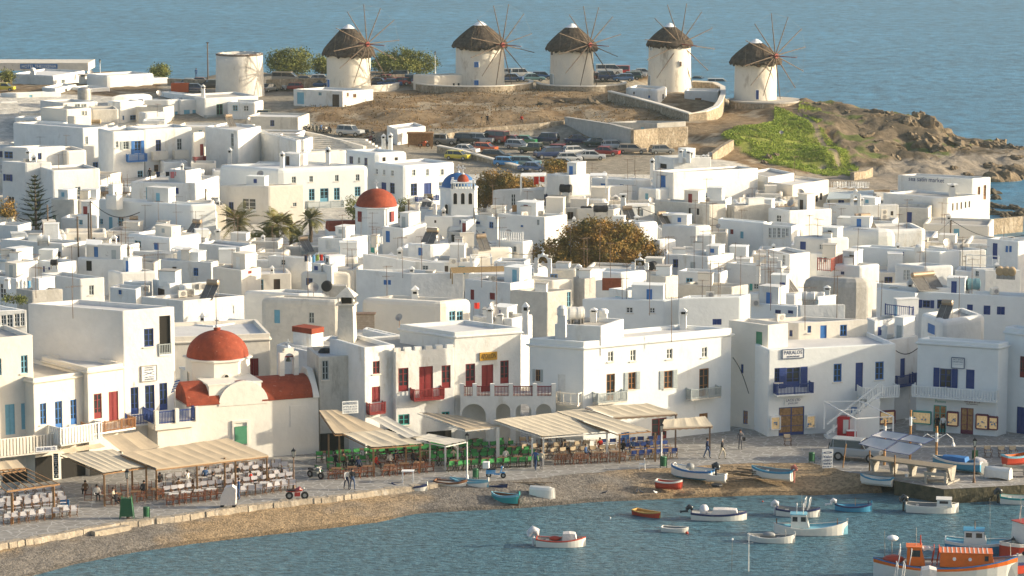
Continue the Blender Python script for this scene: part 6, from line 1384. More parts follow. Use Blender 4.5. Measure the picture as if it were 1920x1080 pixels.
# ================================================================ boats
def boat(label,cx_,cy_,L_,bm,rz,hull,stripe=None,inside=None,z=0,fb=.55,stern='transom',tilt=0,thwarts=2,bottom=None,name='rowing_boat',gun=None,sheer=.25,extra=None,deck=False,z_px=None,depth=.35,cat='boat'):
 p=P(cx_,cy_,z_px if z_px is not None else z);t=thing(name,label,cat,(p.x,p.y,z),math.radians(rz),world_space=False);t.rotation_euler[0]=math.radians(tilt)
 NS=14;sec=[]
 for i in range(NS+1):
  u=i/NS;x=(u-.5)*L_
  w=bm/2*(max(0,1-(max(0,u-.45)/.55)**2.2)**.8 if u>.45 else(1-(.45-u)**2*(1.1 if stern=='transom' else 4.6)))
  w=max(w,.015);zt=fb+sheer*((u-.4)/.6)**2 if u>.4 else fb+sheer*.45*((.4-u)/.4)**2
  rk=.12*L_*.5*max(0,u-.85)/.15
  sec.append((x,w,zt,rk))
 H_=[]
 for x,w,zt,rk in sec:H_.append([(x-rk*.9,0,-depth*(1 if rk==0 else.7)),(x-rk*.6,w*.55,-depth*.6),(x-rk*.4,w*.88,.02),(x-rk*.25,w*.93,zt*.4),(x-rk*.05,w*.99,zt*.78),(x,w,zt)])
 def band(i0,i1,m_,nm,off=0):
  m=M()
  for a,b in zip(H_[:-1],H_[1:]):
   for k in range(i0,i1):
    for s_ in(1,-1):m.q(*[(q[0],(q[1]+off)*s_,q[2])for q in(a[k],b[k],b[k+1],a[k+1])])
  a=H_[0]
  for k in range(i0,i1):m.q((a[k][0]-off,a[k][1],a[k][2]),(a[k][0]-off,-a[k][1],a[k][2]),(a[k+1][0]-off,-a[k+1][1],a[k+1][2]),(a[k+1][0]-off,a[k+1][1],a[k+1][2]))
  return m.build(nm,m_,t,True)
 band(2,5,hull,'hull');band(0,2,bottom or hull,'hull_bottom')
 if stripe:band(4,5,stripe,'stripe',.012)
 # gunwale
 m=M();w_=.055
 for a,b in zip(sec[:-1],sec[1:]):
  for s_ in(1,-1):
   o1,o2=a[1]*s_,b[1]*s_;i1,i2=max(0,a[1]-w_*1.6)*s_,max(0,b[1]-w_*1.6)*s_;e1,e2=(a[1]+.02)*s_,(b[1]+.02)*s_
   m.q((a[0],e1,a[2]+.03),(b[0],e2,b[2]+.03),(b[0],i2,b[2]+.03),(a[0],i1,a[2]+.03));m.q((a[0],e1,a[2]+.03),(b[0],e2,b[2]+.03),(b[0],e2,b[2]-.05),(a[0],e1,a[2]-.05))
 m.box(sec[0][0]-.02,sec[0][0]+.06,-sec[0][1],sec[0][1],sec[0][2]-.08,sec[0][2]+.03);m.build('gunwale',gun or stripe or hull,t)
 # inner skin and floor
 m=M();zf=.04
 for a,b in zip(sec[:-1],sec[1:]):
  for s_ in(1,-1):m.q((a[0],max(.0,a[1]-.05)*s_,a[2]),(b[0],max(.0,b[1]-.05)*s_,b[2]),(b[0],max(0,b[1]-.05)*.8*s_,zf),(a[0],max(0,a[1]-.05)*.8*s_,zf))
  if deck:m.q((a[0],a[1],a[2]-.12),(b[0],b[1],b[2]-.12),(b[0],-b[1],b[2]-.12),(a[0],-a[1],a[2]-.12))
  m.q((a[0],max(0,a[1]-.05)*.8,zf),(b[0],max(0,b[1]-.05)*.8,zf),(b[0],-max(0,b[1]-.05)*.8,zf),(a[0],-max(0,a[1]-.05)*.8,zf))
 m.build('interior',inside or hull,t)
 for k in range(thwarts):
  u=.25+.4*k/max(1,thwarts-1)if thwarts>1 else.4;s_=sec[int(u*NS)];m=M();m.box(s_[0]-.12,s_[0]+.12,-s_[1]+.05,s_[1]-.05,s_[2]-.18,s_[2]-.13);m.build('thwart',inside or hull,t)
 if stern=='double':m=M();m.box(L_/2-.1,L_/2+.02,-.05,.05,sec[-1][2]-.1,sec[-1][2]+.22);m.build('stem_post',hull,t)
 if extra:extra(t,L_,bm,fb)
 return t
HW=mat('boat_white',(.70,.68,.62),.35,.4,var=.06,nscale=4);HB=mat('boat_blue',(.05,.25,.40),.45,.4);HN=mat('boat_navy',(.02,.03,.10),.35,.4);HR=mat('boat_red',(.42,.045,.02),.45,.4);HG=mat('boat_green',(.02,.10,.07),.5);HT=mat('boat_teal',(.03,.28,.28),.45);HO=mat('boat_orange',(.72,.15,.012),.45,.4,var=.12);HBR=mat('boat_varnish',(.20,.085,.04),.5,.4,var=.3);HLB=mat('boat_pale_blue',(.18,.42,.52),.5);HAF=mat('antifouling_brown',(.13,.06,.035),.8);TARP=mat('white_tarp',(.62,.58,.55),.8,.2,bump=.04,bscale=6);ENG=mat('outboard_black',(.025,.03,.035),.25,.5);ENGW=mat('outboard_white',(.62,.60,.60),.3,.5);HGR=mat('boat_grey',(.25,.26,.26),.5)
STEELW=mat('boat_white_steel',(.66,.65,.62),.35,.5)
def engine(m_=ENG,s=1.0,up=False):
 def f(t,L_,bm,fb):
  m=M();x=-L_/2-.18*s;z=fb+.28*s
  m.tube([(x-.26*s,0,z-.1*s),(x-.22*s,0,z+.12*s),(x,0,z+.32*s),(x+.2*s,0,z+.22*s),(x+.24*s,0,z-.05*s)],[.12*s,.2*s,.24*s,.2*s,.1*s],10);e_=m.build('outboard_motor',m_,t,True)
  m=M();
  if up:m.tube([(x-.1,0,z-.1),(x-.7*s,0,z-.15),(x-.9*s,0,z-.2)],[.08,.07,.1],8)
  else:m.tube([(x,0,z-.05),(x-.02,0,0),(x-.05,0,-.3)],[.1,.08,.07],8)
  m.build('leg',m_,e_)
 return f
def multi(*fs):return lambda*a:[f(*a)for f in fs]
def cover(x0,x1,w,z0,z1,m_=None,nm='canvas_cover'):
 def f(t,L_,bm,fb):
  m=M();a,b=x0*L_,x1*L_;h=fb;N=6
  rows=[(a,w*.9,z0),(a+.08,w*.85,z1*.92),((a+b)/2,w*.8,z1),(b-.12,w*.7,z1*.9),(b,w*.75,z0)]
  vs=[];
  for x,ww,zz in rows:vs+=[(x,-ww,fb+z0),(x,-ww*.92,fb+zz*.9),(x,-ww*.5,fb+zz),(x,ww*.5,fb+zz),(x,ww*.92,fb+zz*.9),(x,ww,fb+z0)]
  m.idx(vs,[(i*6+k,(i+1)*6+k,(i+1)*6+k+1,i*6+k+1)for i in range(4)for k in range(5)]+[tuple(range(6)),tuple(range(24,30))]);m.build(nm,m_ or TARP,t)
 return f
def cabin(x0,x1,w,h,m_=None,glass=True,nm='wheelhouse',zb=0,roof=None,slope=.12,gn=0):
 def f(t,L_,bm,fb):
  a,b=x0*L_,x1*L_;z=fb+zb;m=M();m.idx([(a,-w,z),(b,-w,z),(b,w,z),(a,w,z),(a+.04,-w*.9,z+h),(b-slope*h*2,-w*.9,z+h),(b-slope*h*2,w*.9,z+h),(a+.04,w*.9,z+h)],[(0,1,5,4),(1,2,6,5),(2,3,7,6),(3,0,4,7),(4,5,6,7)]);c=m.build(nm,m_ or HW,t)
  m=M();m.box(a-.05,b-slope*h*2+.08,-w*.97,w*.97,z+h,z+h+.05);m.build('roof',roof or m_ or HW,c)
  if glass:
   m=M();n_=max(1,int((b-a)/.7))if gn==0 else 8;hh=(z+h*.5,z+h*.86)
   for k in(range(n_)if gn==0 else(7,)):
    u0,u1=a+(b-a)*(k+.2)/n_*.9,a+(b-a)*(k+.8)/n_*.9
    for s_ in(-1,1):m.q((u0,s_*(w*.955+.012),hh[0]),(u1,s_*(w*.955+.012),hh[0]),(u1,s_*(w*.92+.012),hh[1]),(u0,s_*(w*.92+.012),hh[1]))
   xb0=b-slope*h*2*.5+.015;xb1=b-slope*h*2*.86+.015
   for s_ in(-1,1):m.q((xb0,s_*w*.08,hh[0]),(xb0,s_*w*.8,hh[0]),(xb1,s_*w*.76,hh[1]),(xb1,s_*w*.08,hh[1]))
   m.build('window',GLASS,c)
 return f
def mast(x,h,r=.03,m_=None,y=0,nm='mast'):
 def f(t,L_,bm,fb):m=M();m.cyl((x*L_,y,fb),(x*L_-.03*h,y,fb+h),r,6,r*.5);m.build(nm,m_ or METAL,t)
 return f
def blob(x,y,z,r,m_,nm='bundle',sx=1.4,sz=.6):
 def f(t,L_,bm,fb):m=M();m.lathe([(r*math.cos(a),r*sz*math.sin(a))for a in[math.pi*(k-4)/8 for k in range(9)]],12,(x*L_,y,fb+z),sx=sx);m.build(nm,m_,t,True)
 return f
def hoop(x,w,h,m_=None,nm='arch_frame',lean=.15,two=.0):
 def f(t,L_,bm,fb):
  m=M()
  for d in((0,two)if two else(0,)):m.tube([(x*L_+d,-w,fb),(x*L_+lean+d,-w*.95,fb+h*.8),(x*L_+lean+d,-w*.75,fb+h),(x*L_+lean+d,w*.75,fb+h),(x*L_+lean+d,w*.95,fb+h*.8),(x*L_+d,w,fb)],.035,6)
  m.build(nm,m_ or STEELW,t)
 return f
 # afloat
boat('white wooden boat with red gunwale, big round outboard and white tarp box',1052,1024,3.7,1.5,-4,HW,None,HGR,gun=HR,fb=.5,bottom=HN,extra=multi(engine(ENGW,1.25),cover(.02,.32,.55,0,.62),blob(-.12,0,.1,.35,HR,'red_bundle',1.3,.5)),name='motor_boat')
boat('small red and yellow rowing boat afloat near the beach',1214,968,2.5,1.0,-38,HR,None,mat('boat_yellow',(.45,.28,.08),.6),gun=mat('boat_yellow',(.45,.28,.08)),fb=.35,sheer=.15,bottom=HN)
boat('tiny plain white dinghy beside the red buoy',1266,997,2.1,.9,-15,HW,None,HGR,fb=.3,sheer=.12)
boat('white speedboat with navy stripe under a white cover',1348,974,4.3,1.6,-6,HW,HN,HW,fb=.5,sheer=.2,bottom=HN,thwarts=0,deck=True,extra=multi(engine(ENG,.8,True),cover(-.12,.34,.65,0,.42),blob(-.27,.0,.25,.42,ENGW,'covered_console',.9,1)),name='speedboat')
boat('white and navy motor boat with a white hoop frame',1497,967,3.4,1.4,-14,HW,HN,HGR,fb=.5,bottom=HW,extra=multi(engine(ENGW,.85),hoop(.12,.5,.95,two=.35),mast(.08,1.3,.02)),name='motor_boat')
boat('white caique with pale blue deck and a small wheelhouse',1520,1001,5.6,1.9,-6,HW,None,HLB,fb=.55,sheer=.5,stern='double',gun=HW,bottom=HN,deck=True,thwarts=0,extra=multi(cabin(-.27,-.02,.55,1.0,roof=HLB),hoop(-.2,.35,1.75,lean=.05,two=.5),mast(.36,.7,.05,HBR),mast(-.46,.6,.06,HBR)),name='fishing_boat')
boat('low grey-decked white boat with a long bow pole',1446,1016,3.6,1.4,-12,HW,None,HGR,fb=.4,stern='double',bottom=HN,extra=multi(blob(-.05,0,.15,.35,HGR,'gear'),mast(.3,.6,.03)),name='fishing_boat')
boat('bright blue wooden boat with a tilted grey outboard',1600,958,2.9,1.2,-10,HB,HN,HB,fb=.42,stern='double',bottom=HN,extra=multi(engine(ENGW,.7,True),mast(.05,.7,.02,WOOD),mast(.4,.5,.04,HN)),name='motor_boat')
boat('white boat with small cuddy cabin and dark outboard',1748,960,4.1,1.6,-9,HW,None,HGR,fb=.55,bottom=HN,extra=multi(engine(ENG,1.0),cabin(.08,.38,.6,.55,nm='cuddy')),name='motor_boat')
boat('teal-hulled motor boat cut by the right edge',1918,944,3.6,1.4,-8,HW,HT,HW,fb=.5,bottom=HT,extra=engine(ENG,.95),name='motor_boat')
def portholes(t,L_,bm,fb):
 for k in range(2):m=M();m.cyl((.6+k*1.1,-.9,fb+.6),(.6+k*1.1,-1.0,fb+.6),.12,12);m.build('porthole',PLAIN,t)
def stripes_roof(t,L_,bm,fb):
 for k in range(11):m=M();m.box(-.2+k*.31,-.12+k*.31,-.84,.84,fb+1.03,fb+1.05);m.build('roof_strip',mat('roof_strip_white',(.6,.55,.5),.5),t)
boat('large orange-cabined fishing boat with blue and orange hull stripes',1772,1084,10.2,3.0,-7,HW,HO,HGR,fb=1.05,sheer=.7,stern='double',gun=mat('boat_rail_blue',(.03,.15,.36),.4),bottom=HW,deck=True,thwarts=0,depth=.6,extra=multi(cabin(-.27,-.14,.65,1.3,HO,zb=-.05),cabin(-.04,.34,.9,.98,HO,zb=0,slope=.12,nm='deck_cabin',gn=-1),portholes,stripes_roof,cover(-.16,-.08,.5,1.2,1.2),mast(-.2,2.6,.03),mast(-.17,2.0,.07,HR,.2),mast(-.42,2.3,.03),blob(-.37,.3,1.7,.42,PLAIN,'radar_dome',1,.5),mast(-.37,1.6,.05,METAL,.3),blob(-.36,0,.25,.6,HR,'red_tarpaulin',1.3,.5),hoop(-.33,.9,1.2,two=.8),hoop(-.095,.5,1.3,HR,'winch_frame',two=.35)),name='fishing_boat')
boat('red fishing boat with white wheelhouse behind the orange one at the edge',1930,1036,5.6,2.2,30,HR,HW,HGR,fb=.9,sheer=.6,stern='double',deck=True,thwarts=0,depth=.5,extra=multi(cabin(-.2,.1,.8,1.5,HW,roof=HR),hoop(-.1,.7,2.6,two=.5),mast(.0,2.9,.03),mast(-.15,3.4,.03)),name='fishing_boat')
boat('blue and white boat moored just behind the orange cabin',1842,1034,5.5,2.0,-10,HB,HW,HLB,fb=.7,sheer=.4,deck=True,thwarts=0,depth=.5,extra=multi(cabin(-.25,.05,.7,.95,HW,roof=HB),mast(-.1,1.6,.05,WOOD),mast(.1,3.4,.015)),name='fishing_boat')
boat('red and black boat with hanging tyres at the right edge',1925,1066,5.5,2.2,35,HR,HN,HGR,fb=.8,sheer=.4,deck=True,thwarts=0,extra=multi(blob(-.1,-.5,.5,.35,BLACK,'tyre',1,.5),blob(.1,-.4,.5,.35,BLACK,'tyre',1,.5),mast(-.3,1.3,.04)),name='fishing_boat')
def rib_tubes(t,L_,bm,fb):
 m=M()
 for s_ in(-1,1):m.tube([(-L_/2,s_*bm/2,.35),(L_*.2,s_*bm/2,.38),(L_*.42,s_*bm*.3,.45),(L_/2,0,.5)],.24,10)
 m.build('air_tube',HGR,t,True)
boat('grey inflatable boat at the bottom right beneath the orange boat',1740,1104,5.6,1.7,-2,HGR,None,HGR,fb=.35,extra=multi(rib_tubes,cover(-.1,.12,.5,.1,1.3),hoop(-.42,.6,1.5,two=.5)),name='inflatable_boat')
# on the beach
bz=lambda px,py:.5 if px<1100 else.9
def bboat(label,px,py,L_,bm,rz,*a,z=None,**k):
 zz=bz(px,py)+.22 if z is None else z;return boat(label,px,py,L_,bm,rz,*a,z=zz,depth=.25,**k)
bboat('white boat with navy line and green keel on the shingle',768,922,3.1,1.35,-22,HW,HN,HGR,stern='double',bottom=HG,z=.65,fb=.5)
bboat('old white boat with rusty brown bottom drawn up on the shingle',846,916,2.7,1.1,-15,HW,HBR,HBR,bottom=HAF,z=.7)
bboat('long white boat with a pale blue deck on the shingle',880,914,3.6,1.1,-30,HW,HLB,HLB,z=.75,stern='double')
bboat('narrow dark boat leaning right of the long white boat',918,917,3.4,1.0,-32,HN,None,HBR,z=.65,fb=.35)
bboat('turquoise boat with brown bottom touching the water',948,941,2.7,1.1,-35,HT,HLB,HBR,z=.3,bottom=HAF,stern='double')
t_=bboat('upturned white dinghy lying by the planks',1018,917,2.1,.9,-20,HW,None,HW,z=1.05,thwarts=0);t_.rotation_euler[0]=math.pi;
bboat('bright red rowing boat with a white band on the sand',1255,912,2.2,.95,-18,HR,HW,HR,z=.75,fb=.4,sheer=.2)
bboat('white motor boat with broad blue stripe on the sand',1298,893,3.8,1.6,-25,HW,mat('boat_rail_blue',(.03,.15,.36)),HW,z=1.0,bottom=HB,fb=.6,extra=multi(engine(ENG,1.0),blob(.05,0,.2,.35,HGR,'console',1,.8),hoop(.38,.3,.35)),name='motor_boat').rotation_euler[2]=math.radians(152)
bboat('white square-sterned dinghy beside the blue striped boat',1340,899,1.9,1.0,160,HW,None,HW,z=1.0,fb=.4)
bboat('white open boat with a pink wrapped outboard on the sand',1447,894,3.5,1.4,155,HW,HB,HGR,z=1.0,extra=engine(mat('pink_wrap',(.45,.16,.12),.8),.8),name='motor_boat')
bboat('white dinghy with a blue band near the pier',1643,905,2.7,1.1,-25,HW,HB,HW,z=.9,fb=.38,stern='transom').rotation_euler[2]=math.radians(155)
bboat('blue covered boat on the pier behind the fish stall',1795,876,4.3,1.5,150,HB,HW,HB,z=1.55,extra=cover(-.2,.3,.6,0,.4,mat('blue_cover',(.03,.14,.36),.7)),name='motor_boat')
bboat('wrapped white dinghy beside the blue covered boat',1838,879,1.8,.9,100,HW,None,TARP,z=1.5,extra=cover(-.4,.4,.42,0,.3))
bboat('upturned grey-white dinghy with a dark number on the pier',1870,880,2.3,1.1,150,HW,None,HW,z=1.95,thwarts=0).rotation_euler[0]=math.pi
bboat('orange and blue rowing boat on the pier at the right edge',1908,866,2.6,1.2,25,HR,HLB,HO,z=1.55)
def planks(label,px,py,z,n_,L_,rz,seed):
 p=P(px,py,z);t=thing('plank_pile',label,'planks',tuple(p));rr=random.Random(seed)
 for k in range(n_):
  a=math.radians(rz+rr.uniform(-14,14));c=Vector((p.x+rr.uniform(-.8,.8),p.y+rr.uniform(-.5,.5),z+.08+k*.045));d=Vector((math.cos(a),math.sin(a),rr.uniform(-.04,.04)))*L_/2*rr.uniform(.7,1.1);m=M();m.bar(c-d,c+d,.11,.05);m.build('plank',mat('weathered_plank',(.17,.125,.085),.9,var=.4),t)
planks('dark pile of old planks beside the upturned dinghy',985,913,.7,9,3.2,-12,1);planks('grey scattered planks left of the pink-motor boat',1400,893,.95,10,3.0,-25,2);planks('flat broken slipway boards below the white boats',1385,903,.85,8,2.4,15,3)
for k,(x,y,c_,lb)in enumerate([(1288,1001,HR,'red mooring buoy beside the tiny dinghy'),(1816,941,mat('buoy_yellow',(.55,.25,.03),.5),'orange-yellow mooring buoy before the pier'),(1144,972,PLAIN,'tiny white float left of the red and yellow boat'),(1430,941,HR,'tiny red float near the sand')]):
 p=P(x,y,0);t=thing('buoy',lb,'buoy',tuple(p));r=.13 if k<2 else.07;m=M();m.lathe([(r*math.cos(a),r*math.sin(a)+r*.5)for a in[math.pi*(i-4)/8 for i in range(9)]],12,tuple(p));m.build('float',c_,t,True);m=M();m.cyl((p.x,p.y,r),(p.x,p.y,r*2.2),.02,5);m.build('eye',METAL,t)
q=PD(1403,1091,206);t=thing('harbour_mast','thin white mast with a crossbar rising from the bottom edge','mast',(q.x,q.y,0));m=M();m.cyl((q.x,q.y,0),(q.x,q.y,2.9),.045,6,.02);m.bar((q.x-.4,q.y,2.05),(q.x+.35,q.y,2.1),.03);m.build('pole',STEELW,t)
q=PD(1372,1091,206);t=thing('harbour_mast','thin pole with a round lamp at the bottom edge','mast',(q.x,q.y,0));m=M();m.cyl((q.x,q.y,0),(q.x,q.y,2.3),.02,5);m.build('pole',METAL,t);m=M();m.lathe([(.02,-.1),(.12,0),(.02,.1)],8,(q.x,q.y,2.35));m.build('lamp',PLAIN,t)
# ================================================================ people
SKIN=mat('skin',(.42,.24,.16),.6,.3);HAIR=mat('dark_hair',(.03,.02,.015),.8);HAIRG=mat('grey_hair',(.35,.33,.3),.8);SHOE=mat('dark_shoes',(.03,.025,.02),.6)
CLOTH={k:mat('cloth_'+k,v,.9,.1)for k,v in dict(white=(.62,.6,.56),black=(.02,.02,.025),navy=(.02,.03,.07),blue=(.05,.10,.22),jeans=(.05,.08,.15),grey=(.13,.13,.14),red=(.4,.03,.02),khaki=(.42,.38,.3),brown=(.12,.07,.04)).items()}
def person(label,px,py,rz,top,low,pose='stand',z=ZQ,hair=HAIR,h=1.72,pt=None,bag=None,cat='person'):
 p=Vector(pt)if pt else(P(px,py,z)if z is not None else G(px,py,6));zz=p.z if pt else(z if z is not None else hz(p.x,p.y)+.02);k=h/1.75
 sw={'walk':.26,'stand':.03,'sit':0,'bend':.05}[pose];sit=pose=='sit'
 dz=-.47 if sit else 0
 V_=[(0,0,.95+dz),(0,0,1.18+dz),(0,.01,1.38+dz),(0,0,1.51+dz),(0,-.02,1.6+dz),(0,-.01,1.70+dz)];R_=[.14,.12,.15,.055,.085,.075];E=[(0,1),(1,2),(2,3),(3,4),(4,5)];K=['l','t','t','s','s','s']
 for s_ in(-1,1):
  b=len(V_);a=sw*s_
  if sit:V_+=[(s_*.1,-.02,.48),(s_*.12,-.42,.50),(s_*.12,-.44,.1),(s_*.12,-.58,.05)]
  else:V_+=[(s_*.1,0,.9),(s_*.11,-a*.7-.03,.5),(s_*.11,-a*.9+.06,.09),(s_*.12,-a*.9-.1,.04)]
  R_+=[.10,.07,.045,.04];E+=[(0,b),(b,b+1),(b+1,b+2),(b+2,b+3)];K+=['l','l','l','f']
  b=len(V_)
  if pose=='bend' and s_>0:V_+=[(s_*.19,0,1.42+dz),(s_*.27,-.12,1.2+dz),(s_*.12,-.2,1.42+dz),(s_*.08,-.16,1.52+dz)]
  else:V_+=[(s_*.19,0,1.42+dz),(s_*.25,a*.5+.02,1.15+dz),(s_*.25,a*.9-(.25 if sit else.06),.95+dz+(.05 if sit else 0)),(s_*.24,a-(.32 if sit else.09),.87+dz+(.06 if sit else 0))]
  R_+=[.07,.05,.036,.032];E+=[(2,b),(b,b+1),(b+1,b+2),(b+2,b+3)];K+=['t','t','t','s']
 me=bpy.data.meshes.new('body');me.from_pydata([(x*k,y*k,z_*k)for x,y,z_ in V_],E,[]);ob=bpy.data.objects.new('tmp',me);col.objects.link(ob)
 md=ob.modifiers.new('s','SKIN');sv=me.skin_vertices[0].data
 for i,r_ in enumerate(R_):sv[i].radius=(r_*k,r_*k*.85);sv[i].use_root=i==0
 ob.modifiers.new('d','SUBSURF').levels=1;bpy.context.view_layer.update()
 m2=bpy.data.meshes.new_from_object(ob.evaluated_get(bpy.context.evaluated_depsgraph_get()));bpy.data.objects.remove(ob)
 for m_ in(CLOTH[top],CLOTH[low],SKIN,SHOE):m2 .materials.append(m_)
 VV=[Vector((x*k,y*k,z_*k))for x,y,z_ in V_];ix={'t':0,'l':1,'s':2,'f':3}
 for f in m2 .polygons:
  c=f.center;j=min(range(len(VV)),key=lambda q:(VV[q]-c).length-R_[q]);f.material_index=ix[K[j]];f.use_smooth=True
 t=thing('person',label,cat,(p.x,p.y,zz),math.radians(rz),world_space=False);b=bpy.data.objects.new('body',m2);col.objects.link(b);b.parent=t
 zc=(1.66+dz)*k;m=M();m.lathe([(.098,-.04),(.102,.02),(.08,.08),(.03,.115)],10,(0,.025,zc));m.build('hair',hair,t,True)
 m=M();m.box(-.015,.015,-.115,-.08,zc-.05,zc-.01);m.build('nose',SKIN,t)
 if bag:m=M();m.box(.2,.42,-.08,.08,.75,1.05);m.build('bag',CLOTH[bag],t)
 return t
person('person in a white top walking on the quay, left one of a couple',650,918,30,'white','navy','walk',h=1.66)
person('person in a dark jacket and jeans walking beside the white top',661,918,20,'black','jeans','walk')
person('person in a blue shirt and jeans walking by the beige chairs',1004,881,160,'blue','jeans','walk')
person('person in a pale jacket walking right of the blue shirt',1015,881,170,'khaki','grey','walk',h=1.65)
person('man in a dark blue jacket striding across the open quay',1326,859,75,'navy','jeans','walk',hair=HAIR)
person('grey-haired man in black sweater and pale trousers',1354,861,70,'black','khaki','walk',hair=HAIRG)
person('woman in grey holding a phone near the alley',1388,843,10,'grey','grey','bend',bag='black')
person('person in blue pushing a covered white cart',448,937,-80,'blue','jeans','stand')
person('person in black standing in the teal shop doorway',1757,814,10,'black','black','stand')
person('person in white standing in the teal shop doorway',1768,815,-10,'white','black','stand')
person('dark figure with a tripod on the dry field edge',914,234,0,'black','black','stand',z=None)
person('person in red sitting on the rough field wall',978,230,0,'red','black','sit',z=None)
person('lone person in blue on the far terrace at the left',368,146,0,'blue','blue','stand',z=10.3)
person('person in black on the wash line terrace',281,339,0,'black','black','stand',z=7.25)
for k,(x,y,c,w)in enumerate([(182,938,'white','at the inner left tables'),(213,944,'khaki','near the green bins'),(218,950,'black','right by the striped awning post'),(352,910,'white','under the middle of the long awning'),(400,914,'black','right of the white-clad sitter'),(300,915,'grey','by the second wooden post'),(629,876,'black','under the pale brown awning'),(644,876,'brown','right of the black-clad sitter'),(660,884,'black','behind the brown front row'),(672,884,'navy','right behind the brown front row'),(731,876,'white','behind the right brown row'),(742,872,'navy','behind the right brown row in the shade'),(948,868,'white','at the right of the green block'),(1098,860,'blue','behind the beige front row'),(1168,852,'black','left of the blue chairs'),(1187,850,'blue','among the blue chairs'),(270,930,'black','left of the second wooden post'),(335,926,'brown','in the second row of white chairs'),(385,904,'blue','at the back of the long awning'),(445,900,'black','near the fourth wooden post'),(470,912,'red','in the lit right part of the long awning'),(505,905,'grey','at the right end of the long awning'),(160,930,'brown','deep beneath the striped awning'),(705,880,'red','between the two brown rows'),(775,872,'black','at the right end of the brown rows'),(850,868,'khaki','at the left of the green block'),(1060,852,'black','in the middle of the beige rows'),(1125,848,'red','near the right of the beige rows'),(1215,848,'black','at the back of the blue chairs')]):
 person('seated cafe guest in %s clothes %s'%(c,w),x,y,random.choice((20,-160,70,200)),c,'black','sit')
t=thing('camera_tripod','small tripod standing left of the dark field figure','tripod',tuple(G(903,236,6.5)));q=G(903,236,6.5);m=M();[m.bar((q.x,q.y,q.z+1.3),(q.x+.35*math.cos(a),q.y+.35*math.sin(a),q.z),.03)for a in(0,2.1,4.2)];m.box(q.x-.1,q.x+.1,q.y-.1,q.y+.1,q.z+1.3,q.z+1.45);m.build('legs',BLACK,t)
# ================================================================ trees and plants
def leafmat(nm,a,b,c_):return mat(nm,a,.8,.15,c2=b,nscale=.55,stain=c_,stscale=.9,stlo=.54)
TAMG=leafmat('tamarisk_foliage',(.35,.20,.055),(.09,.10,.03),(.46,.24,.065));OLIVE=leafmat('olive_foliage',(.20,.215,.06),(.09,.11,.03),(.26,.23,.07));GRN=leafmat('vine_foliage',(.16,.27,.03),(.07,.14,.02),(.22,.30,.04));PALM=leafmat('palm_foliage',(.20,.18,.055),(.08,.09,.03),(.27,.19,.06));PINE=leafmat('pine_foliage',(.05,.065,.03),(.02,.035,.02),(.07,.08,.035));BARK=mat('bark',(.16,.12,.09),.95,var=.4)
def foliage(m,blobs,n_,sz,rr,lim=None):
 """leaf-sized faces in clumps through the volume"""
 tot=sum(b[3]*b[4]*b[5]for b in blobs)
 for(x,y,z,rx,ry,rz_)in blobs:
  k=max(20,int(n_*rx*ry*rz_/tot));nc=max(4,k//26)
  for c in range(nc):
   u,v=rr.uniform(-1,1),rr.uniform(0,2*math.pi);q=math.sqrt(1-u*u);rd=rr.uniform(.35,1.02)**.6;rd*=1+.45*noise.noise(Vector((u*2,v,x)))
   cc=Vector((x+rx*rd*q*math.cos(v),y+ry*rd*q*math.sin(v),z+rz_*rd*u));cs=sz*rr.uniform(1.8,3.4)
   for _ in range(26):
    p=cc+Vector((rr.gauss(0,cs),rr.gauss(0,cs),rr.gauss(0,cs*.8)));s_=sz*rr.uniform(.6,1.3)
    a=Vector((rr.uniform(-1,1),rr.uniform(-1,1),rr.uniform(-1,1))).normalized()*s_;b=a.cross(Vector((rr.uniform(-1,1),rr.uniform(-1,1),rr.uniform(-1,1)))).normalized()*s_*.6
    m.q(p-a-b*.3,p+b,p+a-b*.3,p-b)
def tree(label,base,blobs,n_,sz,m_,seed=1,trunk=.25,name='tree',cat='tree',limbs=5):
 rr=random.Random(seed);t=thing(name,label,cat,tuple(base));b=Vector(base);top=Vector((sum(q[0]for q in blobs)/len(blobs),sum(q[1]for q in blobs)/len(blobs),sum(q[2]for q in blobs)/len(blobs)))
 m=M();m.tube([b-Vector((0,0,.4)),b.lerp(top,.3)+Vector((rr.uniform(-.2,.2),0,0)),b.lerp(top,.65),top],[trunk*1.2,trunk,trunk*.7,trunk*.3],8)
 for k in range(limbs):
  q=blobs[k%len(blobs)];e=Vector((q[0]+rr.uniform(-.6,.6)*q[3],q[1]+rr.uniform(-.6,.6)*q[4],q[2]+rr.uniform(.0,.6)*q[5]));s_=b.lerp(top,rr.uniform(.2,.5));m.tube([s_,s_.lerp(e,.5)+Vector((0,0,.3)),e],[trunk*.5,trunk*.3,trunk*.1],6)
 m.build('trunk',BARK,t);m=M();foliage(m,blobs,n_,sz,rr);m.build('crown',m_,t);return t
def T(px,py,z,*bl,n=6000,sz=.12,m=OLIVE,label='',seed=1,D=None,trunk=.2,**k):
 """bl: (px, py, rx px, ry px) clumps in the plane of the trunk"""
 b=P(px,py,z);s=F/b.y;rr=random.Random(seed);bb=[]
 for(x,y,rx,ry)in bl:
  Y_=b.y+rr.uniform(-.6,.6)*rx/s;q=PD(x,y,Y_);bb.append((q.x,q.y,q.z,rx/s,rx/s*.9,ry/s))
 return tree(label,(b.x,b.y,b.z),bb,n,sz,m,seed,trunk,**k)
T(1115,515,1.5,(1040,480,38,30),(1085,455,40,34),(1130,440,40,30),(1175,450,38,30),(1205,475,32,28),(1150,480,50,30),(1080,490,50,24),(1105,425,22,14),n=42000,sz=.13,m=TAMG,label='huge rusty-green tamarisk tree crowding the rooftops',seed=3,trunk=.35)
